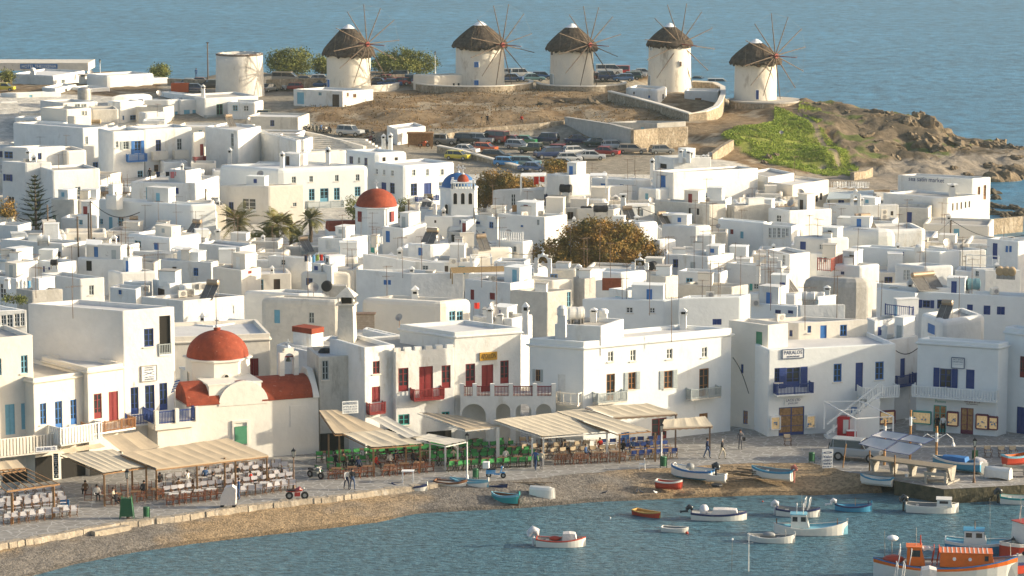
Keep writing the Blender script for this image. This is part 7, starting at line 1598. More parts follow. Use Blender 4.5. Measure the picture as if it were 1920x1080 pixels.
T(537,142,10,(520,108,18,15),(548,104,22,15),(573,108,14,14),(535,122,34,14),(565,124,22,12),n=9000,sz=.16,label='left green tree behind the ruined mill',seed=4)
T(603,140,10,(600,122,16,15),(612,126,14,12),n=3500,sz=.16,label='dark bush just left of the leftmost windmill',seed=5)
T(760,137,10.2,(725,112,26,16),(755,106,22,15),(785,110,20,15),(806,118,14,14),(745,124,44,13),(790,126,26,12),n=13000,sz=.16,label='broad green trees between the two left windmills',seed=6)
T(300,147,10,(300,134,17,12),n=2600,sz=.15,label='round dark bush above the long white house',seed=7,name='bush',cat='bush')
T(10,158,9.6,(12,143,12,9),n=1500,sz=.15,label='dark bush at the left edge under the hotel canopy',seed=8,name='bush',cat='bush')
T(905,400,2.6,(905,355,14,32),(925,345,16,28),(950,350,18,26),(935,370,26,20),(895,378,10,16),n=13000,sz=.13,m=TAMG,label='reddish tamarisk hedge right of the blue dome',seed=9)
T(975,352,4.2,(965,345,22,13),(990,348,16,10),n=4000,sz=.13,m=TAMG,label='low tamarisk spilling right below the ramp wall',seed=10,name='bush',cat='bush')
T(1048,330,4.3,(1040,312,20,12),(1062,316,16,9),n=4200,sz=.13,m=TAMG,label='orange feathery bush at the foot of the car park',seed=11,name='bush',cat='bush')
T(1645,505,1.2,(1625,482,14,8),(1648,480,16,9),(1668,484,12,8),(1652,496,18,10),n=5000,sz=.10,m=GRN,label='bright green vine between white houses on the right',seed=12,name='vine',cat='vine')
T(1868,615,1.0,(1862,592,16,11),(1885,590,12,12),(1862,610,14,12),n=4000,sz=.11,m=GRN,label='green tree top behind the rounded sunlit wall',seed=13)
T(12,455,2.3,(15,390,13,16),(8,405,12,14),(22,402,9,12),n=1400,sz=.12,m=TAMG,label='thin orange-leaved tree at the left edge',seed=14,trunk=.1)
T(660,412,2.8,(660,385,12,16),(668,400,14,12),n=1300,sz=.12,m=OLIVE,label='sparse grey-green tree left of the red dome',seed=15,trunk=.1)
T(760,415,2.8,(758,390,12,14),(762,402,14,10),n=1300,sz=.12,m=OLIVE,label='sparse grey-green tree right of the red dome',seed=16,trunk=.1)
T(25,563,7.2,(14,560,12,4),(38,562,14,5),n=900,sz=.09,m=OLIVE,label='brown creeper on the old grey roof at the left',seed=17,name='creeper',cat='plant',trunk=.03)
# Norfolk pine
b=P(68,450,2.4);s=F/b.y;t=thing('norfolk_pine','dark layered Norfolk pine before the tall white house','tree',tuple(b));zt=HC-b.y*(323+297)/F
m=M();m.tube([b,(b.x,b.y,zt)],[.2,.03],8);m.build('trunk',BARK,t);m=M();rr=random.Random(4)
z_=zt-.25;k=0
while z_>b.z+.8:
 f=(zt-z_)/(zt-b.z);R_=.25+2.6*min(1,f*1.5)**.8
 for j in range(7):
  a=j*2*math.pi/7+k*.5+rr.uniform(-.2,.2);Rr=R_*rr.uniform(.75,1.08)
  for i in range(int(10+26*f)):
   u=rr.uniform(.15,1);p=Vector((b.x+math.cos(a)*Rr*u,b.y+math.sin(a)*Rr*u,z_+.35*u*u*Rr*.5-.1));w=Vector((-math.sin(a),math.cos(a),0))*rr.uniform(-.3,.3)*(1.1-u)
   p+=w;d=Vector((math.cos(a)*.22,math.sin(a)*.22,.12));e=Vector((-math.sin(a),math.cos(a),.15))*.08;m.q(p-d-e,p-d+e,p+d+e*.3,p+d-e*.3)
 z_-=.45+.3*f;k+=1
m.build('crown',PINE,t)
def palm(label,px,py,z,hgt,R_,seed,nf=34,m_=PALM):
 b=P(px,py,z);rr=random.Random(seed);t=thing('palm_tree',label,'palm tree',tuple(b));top=Vector((b.x,b.y,z+hgt));m=M();m.tube([b,b.lerp(top,.5)+Vector((.1,0,0)),top],[.28,.24,.26],10);m.build('trunk',BARK,t)
 m=M()
 for k in range(nf):
  a=rr.uniform(0,2*math.pi);el=rr.uniform(-.5,1.25);L_=R_*rr.uniform(.8,1.1);pts=[]
  d=Vector((math.cos(a)*math.cos(el),math.sin(a)*math.cos(el),math.sin(el)));p=top.copy()
  for i in range(9):pts.append(p.copy());p=p+d*L_/8;d=(d+Vector((0,0,-.16))).normalized()
  for i in range(8):
   A_,B_=pts[i],pts[i+1];dd=(B_-A_).normalized();sd_=dd.cross(Vector((0,0,1)));
   if sd_.length<.1:sd_=Vector((1,0,0))
   sd_.normalize();w=R_*.2*math.sin(math.pi*(i+.7)/9)
   for s_ in(-1,1):
    for q in(0,.5):o_=A_.lerp(B_,q);m.q(o_,A_.lerp(B_,q+.3),o_+sd_*s_*w+dd*w*.6-Vector((0,0,w*.3)),o_+sd_*s_*w*.9+dd*w*.35-Vector((0,0,w*.3)))
 m.build('crown',m_,t)
palm('tall feathery palm at the left of the palm group',447,470,1.8,3.6,3.0,1);palm('bushy palm in the middle of the palm group',520,472,1.8,3.4,2.6,2,44);palm('low dense palm in front of the middle palm',503,478,1.8,2.4,2.2,3,40);palm('small palm right of the middle palm',545,470,1.8,2.9,2.1,4);palm('low shaggy palm at the left foot of the group',480,482,1.8,1.9,2.0,8,44);palm('squat palm filling the right gap of the group',562,478,1.8,2.1,1.9,9,40);palm('rightmost palm of the group by the balcony',582,462,1.9,3.4,2.1,5)
# green succulent cover on the slope
def scatter_cover(polys,n_,sz,m_,name,rr):
 m=M();bx0=min(p[0]for q in polys for p in q);bx1=max(p[0]for q in polys for p in q);by0=min(p[1]for q in polys for p in q);by1=max(p[1]for q in polys for p in q);pts=[]
 while len(pts)<n_:
  X=np.array([rr.uniform(bx0,bx1)for _ in range(3000)]);Y_=np.array([rr.uniform(by0,by1)for _ in range(3000)]);Z_=height(X,Y_)
  for x,y,z in zip(X,Y_,Z_):
   if any(inpoly(x,y,q)for q in polys)and noise.noise(Vector((x*.45,y*.45,1)))>-.28 and z>1.5 and pathd(x,y)>.5:pts.append((x,y,z))
 for x,y,z in pts[:n_]:
  c=Vector((x,y,z+rr.uniform(0,.35)));a=Vector((rr.uniform(-1,1),rr.uniform(-1,1),rr.uniform(-.3,1))).normalized()*sz*rr.uniform(.6,1.4);b=a.cross(Vector((rr.uniform(-1,1),rr.uniform(-1,1),rr.uniform(-1,1)))).normalized()*sz*.7;m.q(c-a,c+b,c+a,c-b)
 o=m.build(name,m_);o['kind']='stuff';o['label']='bright green succulent cover on the slope';o['category']='ground cover';return o
SUCC=mat('succulent_green',(.28,.35,.05),.7,.2,c2=(.18,.25,.035),nscale=.35,stain=(.33,.32,.08),stscale=.6,stlo=.53)
scatter_cover(GREEN,52000,.095,SUCC,'ground_cover',random.Random(2))
DRY=mat('dry_grass',(.22,.13,.05),.9,.1,c2=(.10,.075,.03),nscale=.4)
fieldp=[zpoly(7.2,[(560,205),(780,195),(1000,190),(1180,200),(1290,225),(1060,228),(900,242),(700,240),(600,235)])]
o_=scatter_cover(fieldp,5000,.13,DRY,'dry_grass',random.Random(3));o_['label']='low dry brown scrub on the windmill field';o_['category']='grass'
# rocks of the headland
ROCKM=mat('headland_rock',(.225,.178,.122),.95,.1,c2=(.12,.095,.065),nscale=.8,bump=.25,bscale=1.6,stain=(.31,.265,.2),stscale=.7);ROCKD=mat('wet_rock',(.10,.085,.06),.8,.2,var=.4)
def rock(label,c,r,seed,m_=ROCKM,sq=.8):
 import bmesh
 rr=random.Random(seed);bm=bmesh.new();bmesh.ops.create_icosphere(bm,subdivisions=3,radius=1);ax=Vector((rr.uniform(.5,1),rr.uniform(-.5,.5),.25)).normalized()
 for v in bm.verts:
  n_=v.co.normalized();k=1+.38*noise.noise(n_*1.7+Vector((seed,0,0)))+.26*noise.noise(n_*3.2+Vector((0,seed,0)))+.13*noise.noise(n_*8);lay=.12*math.sin(8*n_.dot(ax)+seed);v.co=n_*(k+lay);v.co.x*=r[0];v.co.y*=r[1];v.co.z*=r[2]
 me=bpy.data.meshes.new('rock');bm.to_mesh(me);bm.free();me.materials.append(m_);o=bpy.data.objects.new('rock',me);col.objects.link(o);o.location=c;o.rotation_euler=(0,rr.uniform(-.3,.5),rr.uniform(-.5,.5));tag(o,label,'rock','rocks of the headland');return o
k=0
for(x,y,z,rx,rz_,lb)in[(1740,262,3.2,2.2,2.6,'tall split crag in the middle of the headland'),(1722,245,4.2,1.5,2.0,'pointed crag above the split one'),(1765,250,4.0,2.6,1.6,'rounded brown crag on the headland crest'),(1700,258,3.8,1.6,1.5,'grey crag left of the split one'),(1670,240,5.0,1.7,1.0,'low crag beside the green slope'),(1640,228,5.8,1.6,.9,'crest stone right of the rightmost mill'),(1790,280,2.3,2.2,1.4,'brown crag above the pebble cove'),(1760,292,1.8,1.6,1.3,'pale crag low in the cove'),(1820,282,1.6,1.8,1.3,'crag at the root of the far stone spit'),(1850,285,1.3,1.6,1.1,'first stone of the far spit'),(1875,285,1.1,1.5,1.4,'spit stone under the cairn'),(1895,290,1.0,1.5,1.0,'spit stone right of the cairn'),(1915,293,.8,1.6,.9,'last spit stone at the right edge'),(1880,330,.7,3.0,1.9,'large grey dome rock by the small cove'),(1912,328,.5,2.6,1.6,'dome rock cut by the right edge'),(1730,284,2.3,1.5,1.4,'pale leaning slab below the split crag'),(1710,275,2.8,1.3,1.2,'small slab left of the leaning slab'),(1900,305,.9,1.6,.8,'low rock between spit and dome rock'),(1860,312,.9,1.4,.7,'flat rock left of the low rock'),(1595,222,6.4,1.0,.7,'small crest stone near the platform'),(1545,203,7.6,1.5,.7,'dark crest stone right of the platform'),(1525,200,7.8,.9,.5,'tiny crest stone beside the platform'),(1440,292,3.9,.8,.8,'grey boulder below the green slope'),(1455,290,3.8,.6,.6,'second grey boulder below the green slope'),(1432,300,3.6,.5,.5,'small boulder at the path'),(1055,195,8.1,1.6,.6,'tan outcrop on the field'),(1120,200,7.9,1.8,.5,'second outcrop on the field'),(1020,197,8.2,.9,.4,'small outcrop stone on the field')]:
 k+=1;p=P(x,y,z);p.z=hz(p.x,p.y)if p.y<500 else z;rock(lb,(p.x,p.y,max(.0,p.z+rz_*.1)),(rx*1.05,rx*.7,rz_*.9),k)
rr=random.Random(8)
for i,x in enumerate(sorted(rr.uniform(1600,1905)for _ in range(26))):
 z=5.8-(x-1600)*.015-rr.uniform(0,2.4);y=228+(x-1600)*.19+(5.8-(x-1600)*.015-z)*24;p=P(x,y,max(.6,z));p.z=hz(p.x,p.y)
 if p.z>.3:rock('scattered headland rock, %s from the left among the crags'%(ORDN[i]if i<13 else ORDN[i-13]+' of the right half,'),(p.x,p.y,p.z),(rr.uniform(.7,2.4),rr.uniform(.4,1.1),rr.uniform(.35,1.0)),50+i)
for i,(x,y)in enumerate([(1860,386),(1875,388),(1890,390),(1905,391),(1918,393),(1862,395),(1872,401),(1888,400),(1903,403),(1868,372),(1860,362),(1885,405),(1915,404)]):
 p=P(x,y,.1);rock('dark wet reef rock by the waterfront restaurant, %s'%['innermost of the middle row','second of the middle row','third of the middle row','fourth of the middle row','last of the middle row','innermost of the lower row','second of the lower row','third of the lower row','fourth of the lower row','upper one against the wall','topmost one','lowest one','lowest one at the right edge'][i],(p.x,p.y,-.05),(rr.uniform(.8,1.6),rr.uniform(.6,1.2),rr.uniform(.35,.75)),90+i,ROCKD)
 # stone footing under the waterfront bar
q0,q1=SEA2['C'],SEA2['R'];e=(q1-q0).normalized();nr=Vector((e.y,-e.x,0));t=thing('sea_footing','rough brown stone footing under the five-window bar','stone footing',(q0 .x,q0 .y,0));m=M();m.box(0,(q1-q0).length*2.2,.05,.5,-1,2.1,(e.x,e.y),(nr.x,nr.y),(q0 .x,q0 .y,0));m.build('masonry',STONE,t)
# ================================================================ rooftop things
def pin(pt,quad):
 return inpoly(pt[0],pt[1],quad)
PROJ=[]
for h in HOUSES:
 PROJ.append(([proj(q.x,q.y,h['zr'])for q in(h['L'],h['C'],h['R'],h['B'])],h))
def roof_at(px,py,tol=None):
 best=None
 for q,h in PROJ:
  if pin((px,py),q)and(best is None or h['C'].y<best['C'].y):best=h
 if best:p=P(px,py,best['zr']);return p,best
 cand=min(PROJ,key=lambda e:(sum(a[0]for a in e[0])/4-px)**2+3*(sum(a[1]for a in e[0])/4-py)**2)
 h=cand[1];c=(h['L']+h['R'])/2;p=P(px,py,h['zr']);p=p.lerp(Vector((c.x,c.y,h['zr'])),.35);return p,h
cnt={}
ORDS=['','second ','third ','fourth ','fifth ','sixth ','seventh ','eighth ','ninth ','tenth ','eleventh ','twelfth ']
def rlabel(what,h,prep='on the'):
 nk=h['nick'];ws=nk.split()
 for w in('small','low'):pass
 ws=ws[:11]
 while ws and ws[-1]in('the','a','an','of','and','with','in','by','to','its','under','below','behind','no','on','at','white','blue','left','right','between','two'):ws.pop()
 k=(what,nk);cnt[k]=cnt.get(k,0)+1;o_=ORDS[min(11,cnt[k]-1)]
 s=(o_+what+' '+prep+' '+' '.join(ws)).split()
 while len(s)>16:s.pop()
 return ' '.join(s)
def chimney(px,py,hpx,w=.55,kind='peak',label=None,m_='w',z=None):
 p,h=roof_at(px,py);s=F/p.y;H_=hpx/s;t=thing('chimney',label or rlabel('white pointed chimney' if kind=='peak' else 'plain white chimney',h),'chimney',tuple(p));m=M();w=w/2
 m.lathe([(w*1.5,-.3),(w*1.35,H_*.55),(w*1.3,H_*.68)],4,tuple(p),True,math.pi/4-.15)
 if kind=='peak':
  m.lathe([(w*1.7,H_*.68),(w*1.7,H_*.71)],4,tuple(p),True,math.pi/4-.15)
  for a in range(4):an=a*math.pi/2+math.pi/4-.15;m.box(-.05,.05,-.05,.05,H_*.7,H_*.84,o=(p.x+math.cos(an)*w*1.3,p.y+math.sin(an)*w*1.3,p.z))
  m.lathe([(w*1.75,H_*.84),(w*.9,H_*.93),(w*.15,H_)],4,tuple(p),True,math.pi/4-.15)
 elif kind=='slab':m.box(-w*1.5,w*1.5,-w*1.5,w*1.5,H_*.85,H_*.92,o=tuple(p));[m.box(a,a+.1,b_,b_+.1,H_*.66,H_*.86,o=tuple(p))for a in(-w*1.1,w*.8)for b_ in(-w*1.1,w*.8)]
 else:m.lathe([(w*1.3,H_*.66),(w*1.2,H_*.9),(w*.6,H_)],10,tuple(p))
 m.build('stack',W[m_],t);m=M();m.lathe([(w*.9,H_*.69),(w*.9,H_*.83)],4,tuple(p),True,math.pi/4);m.build('flue',DARK,t)
for a in[(54,304,25),(431,310,34),(529,317,34),(615,312,38),(502,345,22),(381,184,26),(727,277,30),(746,277,32),(1221,320,34),(1274,303,22),(1296,303,20),(1317,303,20),(1326,303,20),(999,391,22),(1520,372,22),(1585,406,20),(1615,388,18),(1786,369,26),(1009,634,56),(1117,601,28),(905,608,30),(1281,618,42),(905+30,606,16),(266,373,14),(287,375,14),(409,452,24),(12,545,16),(1556,554,28),(1079,521,28),(1243,330,12)]:chimney(*a)
chimney(1025,634,54,.7,'round','tall bulging white chimney on the neoclassical side roof');chimney(1145,598,24,.7,'round');chimney(1649,634,26,.5,'round');chimney(1806,366,24,.9,'slab');chimney(1724,490,36,.9,'round','onion-shaped white chimney at the right');chimney(651,640,104,1.35,'peak','very tall weathered chimney with a flower-shaped vent','o');chimney(1296,300,16,.4,'slab');chimney(1160,390,28,.6,'slab');chimney(886+30,402,12,.5,'round');chimney(62,143,16,.8,'round');chimney(150,150,18,1.2,'slab',m_='c');chimney(1080,522,24,.5,'slab');chimney(1875-8,370,1,.1,'round')if False else None
rj=random.Random(21)
vis=[h for h in HOUSES]
def rp(h,m_=.2):
 u,v=rj.uniform(m_,1-m_),rj.uniform(m_,1-m_);q=h['C']+(h['L']-h['C'])*u+(h['R']-h['C'])*v;return Vector((q.x,q.y,h['zr']))
TOWNH=[h for h in vis if 255<h['C'].y<400 and h['zr']<9.5 and h not in(SEA1,SEA2)]
for h in rj.sample(TOWNH,34):
 p=rp(h);a,b_=proj(*p);s=F/p.y;H_=rj.uniform(.8,1.5);kind=rj.choice(('peak','peak','slab','round'));t=thing('chimney',rlabel('short white chimney',h),'chimney',tuple(p));m=M();w=rj.uniform(.18,.3)
 m.lathe([(w*1.5,-.3),(w*1.35,H_*.7)],4,tuple(p),True,math.pi/4);m.lathe([(w*1.8,H_*.7),(w*1.8,H_*.75),(w*.2,H_)],4,tuple(p),True,math.pi/4);m.build('stack',W['w'],t);m=M();m.box(-w*.6,w*.6,-w*1.12,-w*1.0,H_*.45,H_*.6,o=tuple(p));m.build('flue',DARK,t)
def aerial(p,h_,H_,seed,label,arms=True):
 rr=random.Random(seed);t=thing('television_mast',label,'television mast',tuple(p));m=M();tilt=Vector((rr.uniform(-.02,.02),rr.uniform(-.02,.02),1));top=p+tilt*H_;m.cyl(p-Vector((0,0,.2)),top,.034,5,.026);m.build('pole',RUST,t)
 a=rr.uniform(-.7,.7);d=Vector((math.cos(a),math.sin(a),0));n_=Vector((-d.y,d.x,0))
 for k in range(rr.choice((1,1,2))):
  m=M();c=p+tilt*(H_*(.97-k*.3));L_=rr.uniform(.6,1.1);m.bar(c-d*L_*.6,c+d*L_,.026)
  for j in range(rr.randint(4,8)):q=c+d*(L_*(-.5+j*.22));w=rr.uniform(.18,.32);m.bar(q-n_*w,q+n_*w,.016);m.bar(q+Vector((0,0,-.12)),q+Vector((0,0,.12)),.008)
  m.build('antenna',RUST,t)
  # masts that stand out, then the rest spread over the roofs
for x,y,H_ in[(81,293,5),(124,296,5.5),(262,262,4),(300,218,3),(272,430,5),(298,432,6),(332,462,10),(371,445,5),(236,470,5),(249,470,6),(288,520,6),(386,462,6),(441,430,5),(446,470,7),(64,560,7),(138,545,7),(108,600,4),(249,500,4),(291,570,7),(652,500,5),(664,470,6),(676,510,4),(693,500,7),(549,520,6),(577,560,7),(693+4,555,5),(748,520,7),(803,500,6),(861,520,6),(885,540,5),(929,560,5),(1095,500,6),(1083,470,6),(1101,505,6),(1124,500,8),(1142,520,6),(1247,520,7),(1259,500,6),(1293,500,6),(1317,500,7),(1330,545,5),(1350,560,5),(1232,600,7),(1388,560,7),(1378,520,6),(1407,560,8),(1424,560,7),(1432,560,8),(1440,580,6),(1517,460,6),(1548,430,5),(1607,500,7),(1700,430,6),(1683,470,7),(1735,520,6),(1770,470,7),(1794,500,6),(1449,530,6),(1514,620,6),(1642,600,6),(1585,600,6),(1575,560,5),(1300,640,6),(1312,420,5),(1173,380,4),(1107,330,4),(1043,350,4),(970,420,4),(978,390,4),(1203,320,4),(1331,350,4)]:
 p,h=roof_at(x,y);aerial(p,h,H_*.62,x,rlabel('tall thin television mast',h))
for i,h in enumerate(rj.choices(TOWNH,k=60)):p=rp(h);aerial(p,h,rj.uniform(1.8,4.2),1000+i,rlabel('rusty television mast',h))
def ac(p,rz,label,n_=1):
 t=thing('air_conditioner',label,'air conditioner',tuple(p),math.radians(rz),world_space=False);m=M()
 m.box(-.42,.42,-.16,.16,.08,.68*n_);m.box(-.36,-.3,-.14,.14,0,.08);m.box(.3,.36,-.14,.14,0,.08);m.build('casing',W['c'],t)
 for k in range(n_):m=M();m.cyl((.08,-.165,.38+.62*k),(.08,-.18,.38+.62*k),.24,14);m.build('fan_grille',METAL,t)
for x,y,r_ in[(280,557,0),(331,556,25),(357,555,0),(367,548,15),(386,548,15),(855,406,0),(877,405,20),(1014,405,-20),(1463,603,30),(1805,466,10),(1818,466,10),(1460,377,0),(1483,378,10),(846,500,0),(878,497,10),(1325,380,0),(1880,552,20),(1864,552,20),(1395,575,0),(265,150,0)]:
 p,h=roof_at(x,y);ac(p,r_,rlabel('beige air-conditioning unit',h))
p,h=roof_at(1657,412);ac(p,15,'double-fan air conditioner on the waterfront bar neighbour',2)
for h in rj.choices(TOWNH,k=16):ac(rp(h),rj.uniform(-20,40),rlabel('small outdoor air unit',h))
def barrel_tank(p,label,L_=1.3,r=.42,m_=TANKW,rz=0,stand=.35,name='water_tank'):
 t=thing(name,label,'water tank',tuple(p),math.radians(rz),world_space=False);m=M();z=stand+r
 m.tube([(-L_/2-.06,0,z),(-L_/2,0,z),(-L_/6,0,z),(-L_/6+.02,0,z),(L_/6,0,z),(L_/6+.02,0,z),(L_/2,0,z),(L_/2+.06,0,z)],[r*.7,r,r,r*.94,r*.94,r,r,r*.7],16);m.build('barrel',m_,t,False)
 m=M();m.box(-L_/2,-L_/2+.12,-r*.8,r*.8,0,stand+.15);m.box(L_/2-.12,L_/2,-r*.8,r*.8,0,stand+.15);m.build('stand',METAL,t)
for a in[(1064,372,'black barrel tank beside the long low roof',1.5,.55,BLACK,-15),(1092,408,'left black barrel tank above the brown tree',1.3,.4,BLACK,5),(1128,408,'right black barrel tank above the brown tree',1.7,.45,BLACK,5),(1063,606,'left white barrel tank on the neoclassical side roof',1.0,.55,TANKW,10),(1083,606,'right white barrel tank on the neoclassical side roof',1.0,.55,TANKW,10),(1503,571,'left white barrel on the roof room',1.1,.5,TANKW,-10),(1532,570,'right white barrel on the roof room',1.0,.48,TANKW,-10),(1878,528,'first orange-lit barrel tank at the right edge',1.2,.45,mat('tank_ochre',(.50,.36,.2),.5,var=.2),80),(1897,529,'second orange-lit barrel tank at the right edge',1.2,.45,MATS['tank_ochre'],80),(1913,530,'third orange-lit barrel tank at the right edge',1.2,.45,MATS['tank_ochre'],80),(1818,547,'pale teal plastic tank on the right hand long house',1.2,.6,mat('tank_teal',(.18,.32,.34),.5),0),(82,463,'white water cylinder on the long low house at the left',1.3,.42,TANKW,0),(613,553,'black round tank beside the concrete roof box',.5,.55,BLACK,85),(174,237,'ochre barrel lying on the long shaded house',1.6,.35,MATS['tank_ochre'],0),(1223,512,'black tank behind the cream stair tower',.8,.5,BLACK,60),(1140,374+4,'small silver tank beside the pipe',.7,.35,METAL,90),(108,488,'dark water box on the two-box house',.7,.35,BLACK,0),(98,510,'lower dark water box on the two-box house',.7,.35,BLACK,0)]:
 p,h=roof_at(a[0],a[1]);barrel_tank(p,a[2],a[3],a[4],a[5],a[6])
p,h=roof_at(158,188);t=thing('water_tank','big grey upright water cylinder beside the bright stepped house','water tank',tuple(p));m=M();m.lathe([(1.15,0),(1.15,1.9),(1.05,2.15),(.5,2.35),(.05,2.4)],24,tuple(p));m.build('cylinder',METAL,t,False)
def solar(p,label,w=1.9,rz=0,col_=SOLAR,tank=True):
 t=thing('solar_heater',label,'solar heater',tuple(p),math.radians(rz),world_space=False);m=M()
 m.idx([(-w/2,-.9,.15),(w/2,-.9,.15),(w/2,.5,1.35),(-w/2,.5,1.35),(-w/2,-.85,.08),(w/2,-.85,.08),(w/2,.55,1.28),(-w/2,.55,1.28)],[(0,1,2,3),(4,5,6,7),(0,1,5,4),(1,2,6,5),(2,3,7,6),(3,0,4,7)]);pn=m.build('panel',W['g']if col_ is None else col_,t)
 m=M();[m.bar((x,-.92,.14),(x,.52,1.38),.04)for x in(-w/2,0,w/2)];m.bar((-w/2,-.92,.15),(w/2,-.92,.15),.04);m.bar((-w/2,.52,1.38),(w/2,.52,1.38),.04);m.build('panel_frame',METAL,pn)
 if tank:m=M();m.tube([(-w*.46,.6,1.6),(-w*.42,.6,1.6),(w*.42,.6,1.6),(w*.46,.6,1.6)],[.15,.27,.27,.15],12);m.build('tank',mat('solar_tank',(.40,.30,.2),.4,.4,metal=.3),t)
 m=M();[m.bar((x,.6,0),(x,.55,1.35),.04)for x in(-w*.42,w*.42)];m.build('legs',METAL,t)
for x,y,r_,w,lb in[(807,456,-25,1.7,'big tilted solar heater with a rust-brown tank'),(1463,412,15,1.5,'left solar heater on the block house'),(1482,412,15,1.4,'right solar heater on the block house'),(1512,412,-40,1.5,'low black solar collector beside the block house'),(1626,428,25,1.6,'solar heater with a brass tank on the vaulted house'),(1610,428,25,1.4,'second solar heater on the vaulted house'),(1742,546,30,3.2,'long tilted solar panel on the right hand low roof'),(432,238,30,1.2,'solar heater above the tall shaded house'),(1172,412,20,1.4,'old solar heater near the power pole'),(1232,422,30,1.3,'solar heater by the brown tree top'),(570,478,35,1.3,'solar heater left of the stucco block'),(1490,545,40,1.2,'skylight-like solar panel by the bell wall')]:
 p,h=roof_at(x,y);solar(p,lb,w,r_)
for h in rj.choices(TOWNH,k=7):solar(rp(h),rlabel('small solar heater',h),rj.uniform(1.1,1.7),rj.uniform(-40,40))
def dish(p,label,r=.5,az=200,m_=METAL,hgt=.7):
 t=thing('satellite_dish',label,'satellite dish',tuple(p));a=math.radians(az);nr=Vector((math.cos(a)*.85,math.sin(a)*.85,.5)).normalized();u=nr.cross(Vector((0,0,1))).normalized();v=u.cross(nr);c=Vector(p)+Vector((0,0,hgt+r*.6));m=M();N=18;vs=[]
 for k in range(5):q=r*k/4+.001;vs+=[c+(u*math.cos(2*math.pi*j/N)+v*math.sin(2*math.pi*j/N))*q+nr*(q*q/r*.25)for j in range(N)]
 m.idx(vs,[(k*N+j,k*N+(j+1)%N,(k+1)*N+(j+1)%N,(k+1)*N+j)for k in range(4)for j in range(N)]);m.build('dish',m_,t,True);m=M();m.bar(tuple(p),c-nr*.05,.05);m.bar(c-v*r*.9,c+nr*r*.9,.02);m.build('bracket',RUST,t)
for x,y,r_,az,lb in[(990,430,.75,-110,'big grey satellite dish on the white balcony house'),(592,556,.5,-80,'satellite dish left of the black roof tank'),(918,590,.45,-70,'upper dish of the pair behind the yellow sign house'),(918,606,.5,-60,'lower dish of the pair behind the yellow sign house'),(1378,490,.7,-100,'large pale dish right of the red-blue shutter house'),(1500,376,.55,-80,'dark dish on the cream house wall top'),(172,140,.6,-60,'dish on the far white vaulted roof'),(296,184,.5,-60,'dish below the orange skip'),(182,368,.35,-100,'small dish on the sunny pine house'),(1767,480,.7,-60,'dish by the E-marked wall'),(487,334,.45,-100,'dish left of the palm house chimney'),(766,606,.35,-120,'small dish on the sliding door house'),(1335,290,.3,-90,'tiny dish among the many chimneys'),(1475,228,.3,-90,'dish near the stepped shaded house'),(478,232,.35,-60,'grey dish at the end of the tall shaded roof')]:
 p,h=roof_at(x,y);dish(p,lb,r_,az)
for h in rj.choices(TOWNH,k=10):dish(rp(h),rlabel('small satellite dish',h),rj.uniform(.3,.5),rj.uniform(-140,-50))
# low parapet blocks, pipes and boxes that break up the roofs
for h in rj.choices(TOWNH,k=46):
 p=rp(h,.25);w,d,z=rj.uniform(.6,1.8),rj.uniform(.6,1.6),rj.uniform(.35,1.5);t=thing('roof_hatch',rlabel('white roof box',h),'roof box',tuple(p));a=rj.uniform(-.3,0);m=M();m.box(-w/2,w/2,-d/2,d/2,-.1,z,(math.cos(a),math.sin(a)),None,tuple(p));m.build('box',rj.choice((W['w'],W['c'],W['b'])),t);m=M();m.box(-w/2-.06,w/2+.06,-d/2-.06,d/2+.06,z,z+.07,(math.cos(a),math.sin(a)),None,tuple(p));m.build('lid',ROOF,t)
for h in rj.sample(TOWNH,85):
 u,v=rj.uniform(.3,.75),rj.uniform(.3,.7);q=h['C']+(h['L']-h['C'])*u+(h['R']-h['C'])*v;e=(h['C']-h['L']);e.z=0;wf=e.length;e.normalize();w,d,z=min(wf*.42,rj.uniform(1.6,3.4)),rj.uniform(1.4,2.4),rj.uniform(1.0,2.1);dn=rj.choice('nbwdlyr')
 t=thing('roof_hut',rlabel('small white roof hut',h),'roof hut',(q.x,q.y,h['zr']));o=(q.x,q.y,h['zr']);f=(e.x,e.y);m=M();m.box(-w/2,w/2,0,d,-.1,z,f,None,o);m.box(-w/2-.05,w/2+.05,-.05,d+.05,z,z+.08,f,None,o);m.build('wall',rj.choice((W['w'],W['w'],W['c'],W['b'])),t)
 if z>1.5:m=M();a=rj.uniform(-w*.3,w*.1);m.box(a,a+.55,-.04,.0,.0,1.35,f,None,o);m.build('door',CM[dn],t)
 else:m=M();m.box(-.25,.2,-.04,.0,z*.4,z*.8,f,None,o);m.build('window',CM[dn],t)
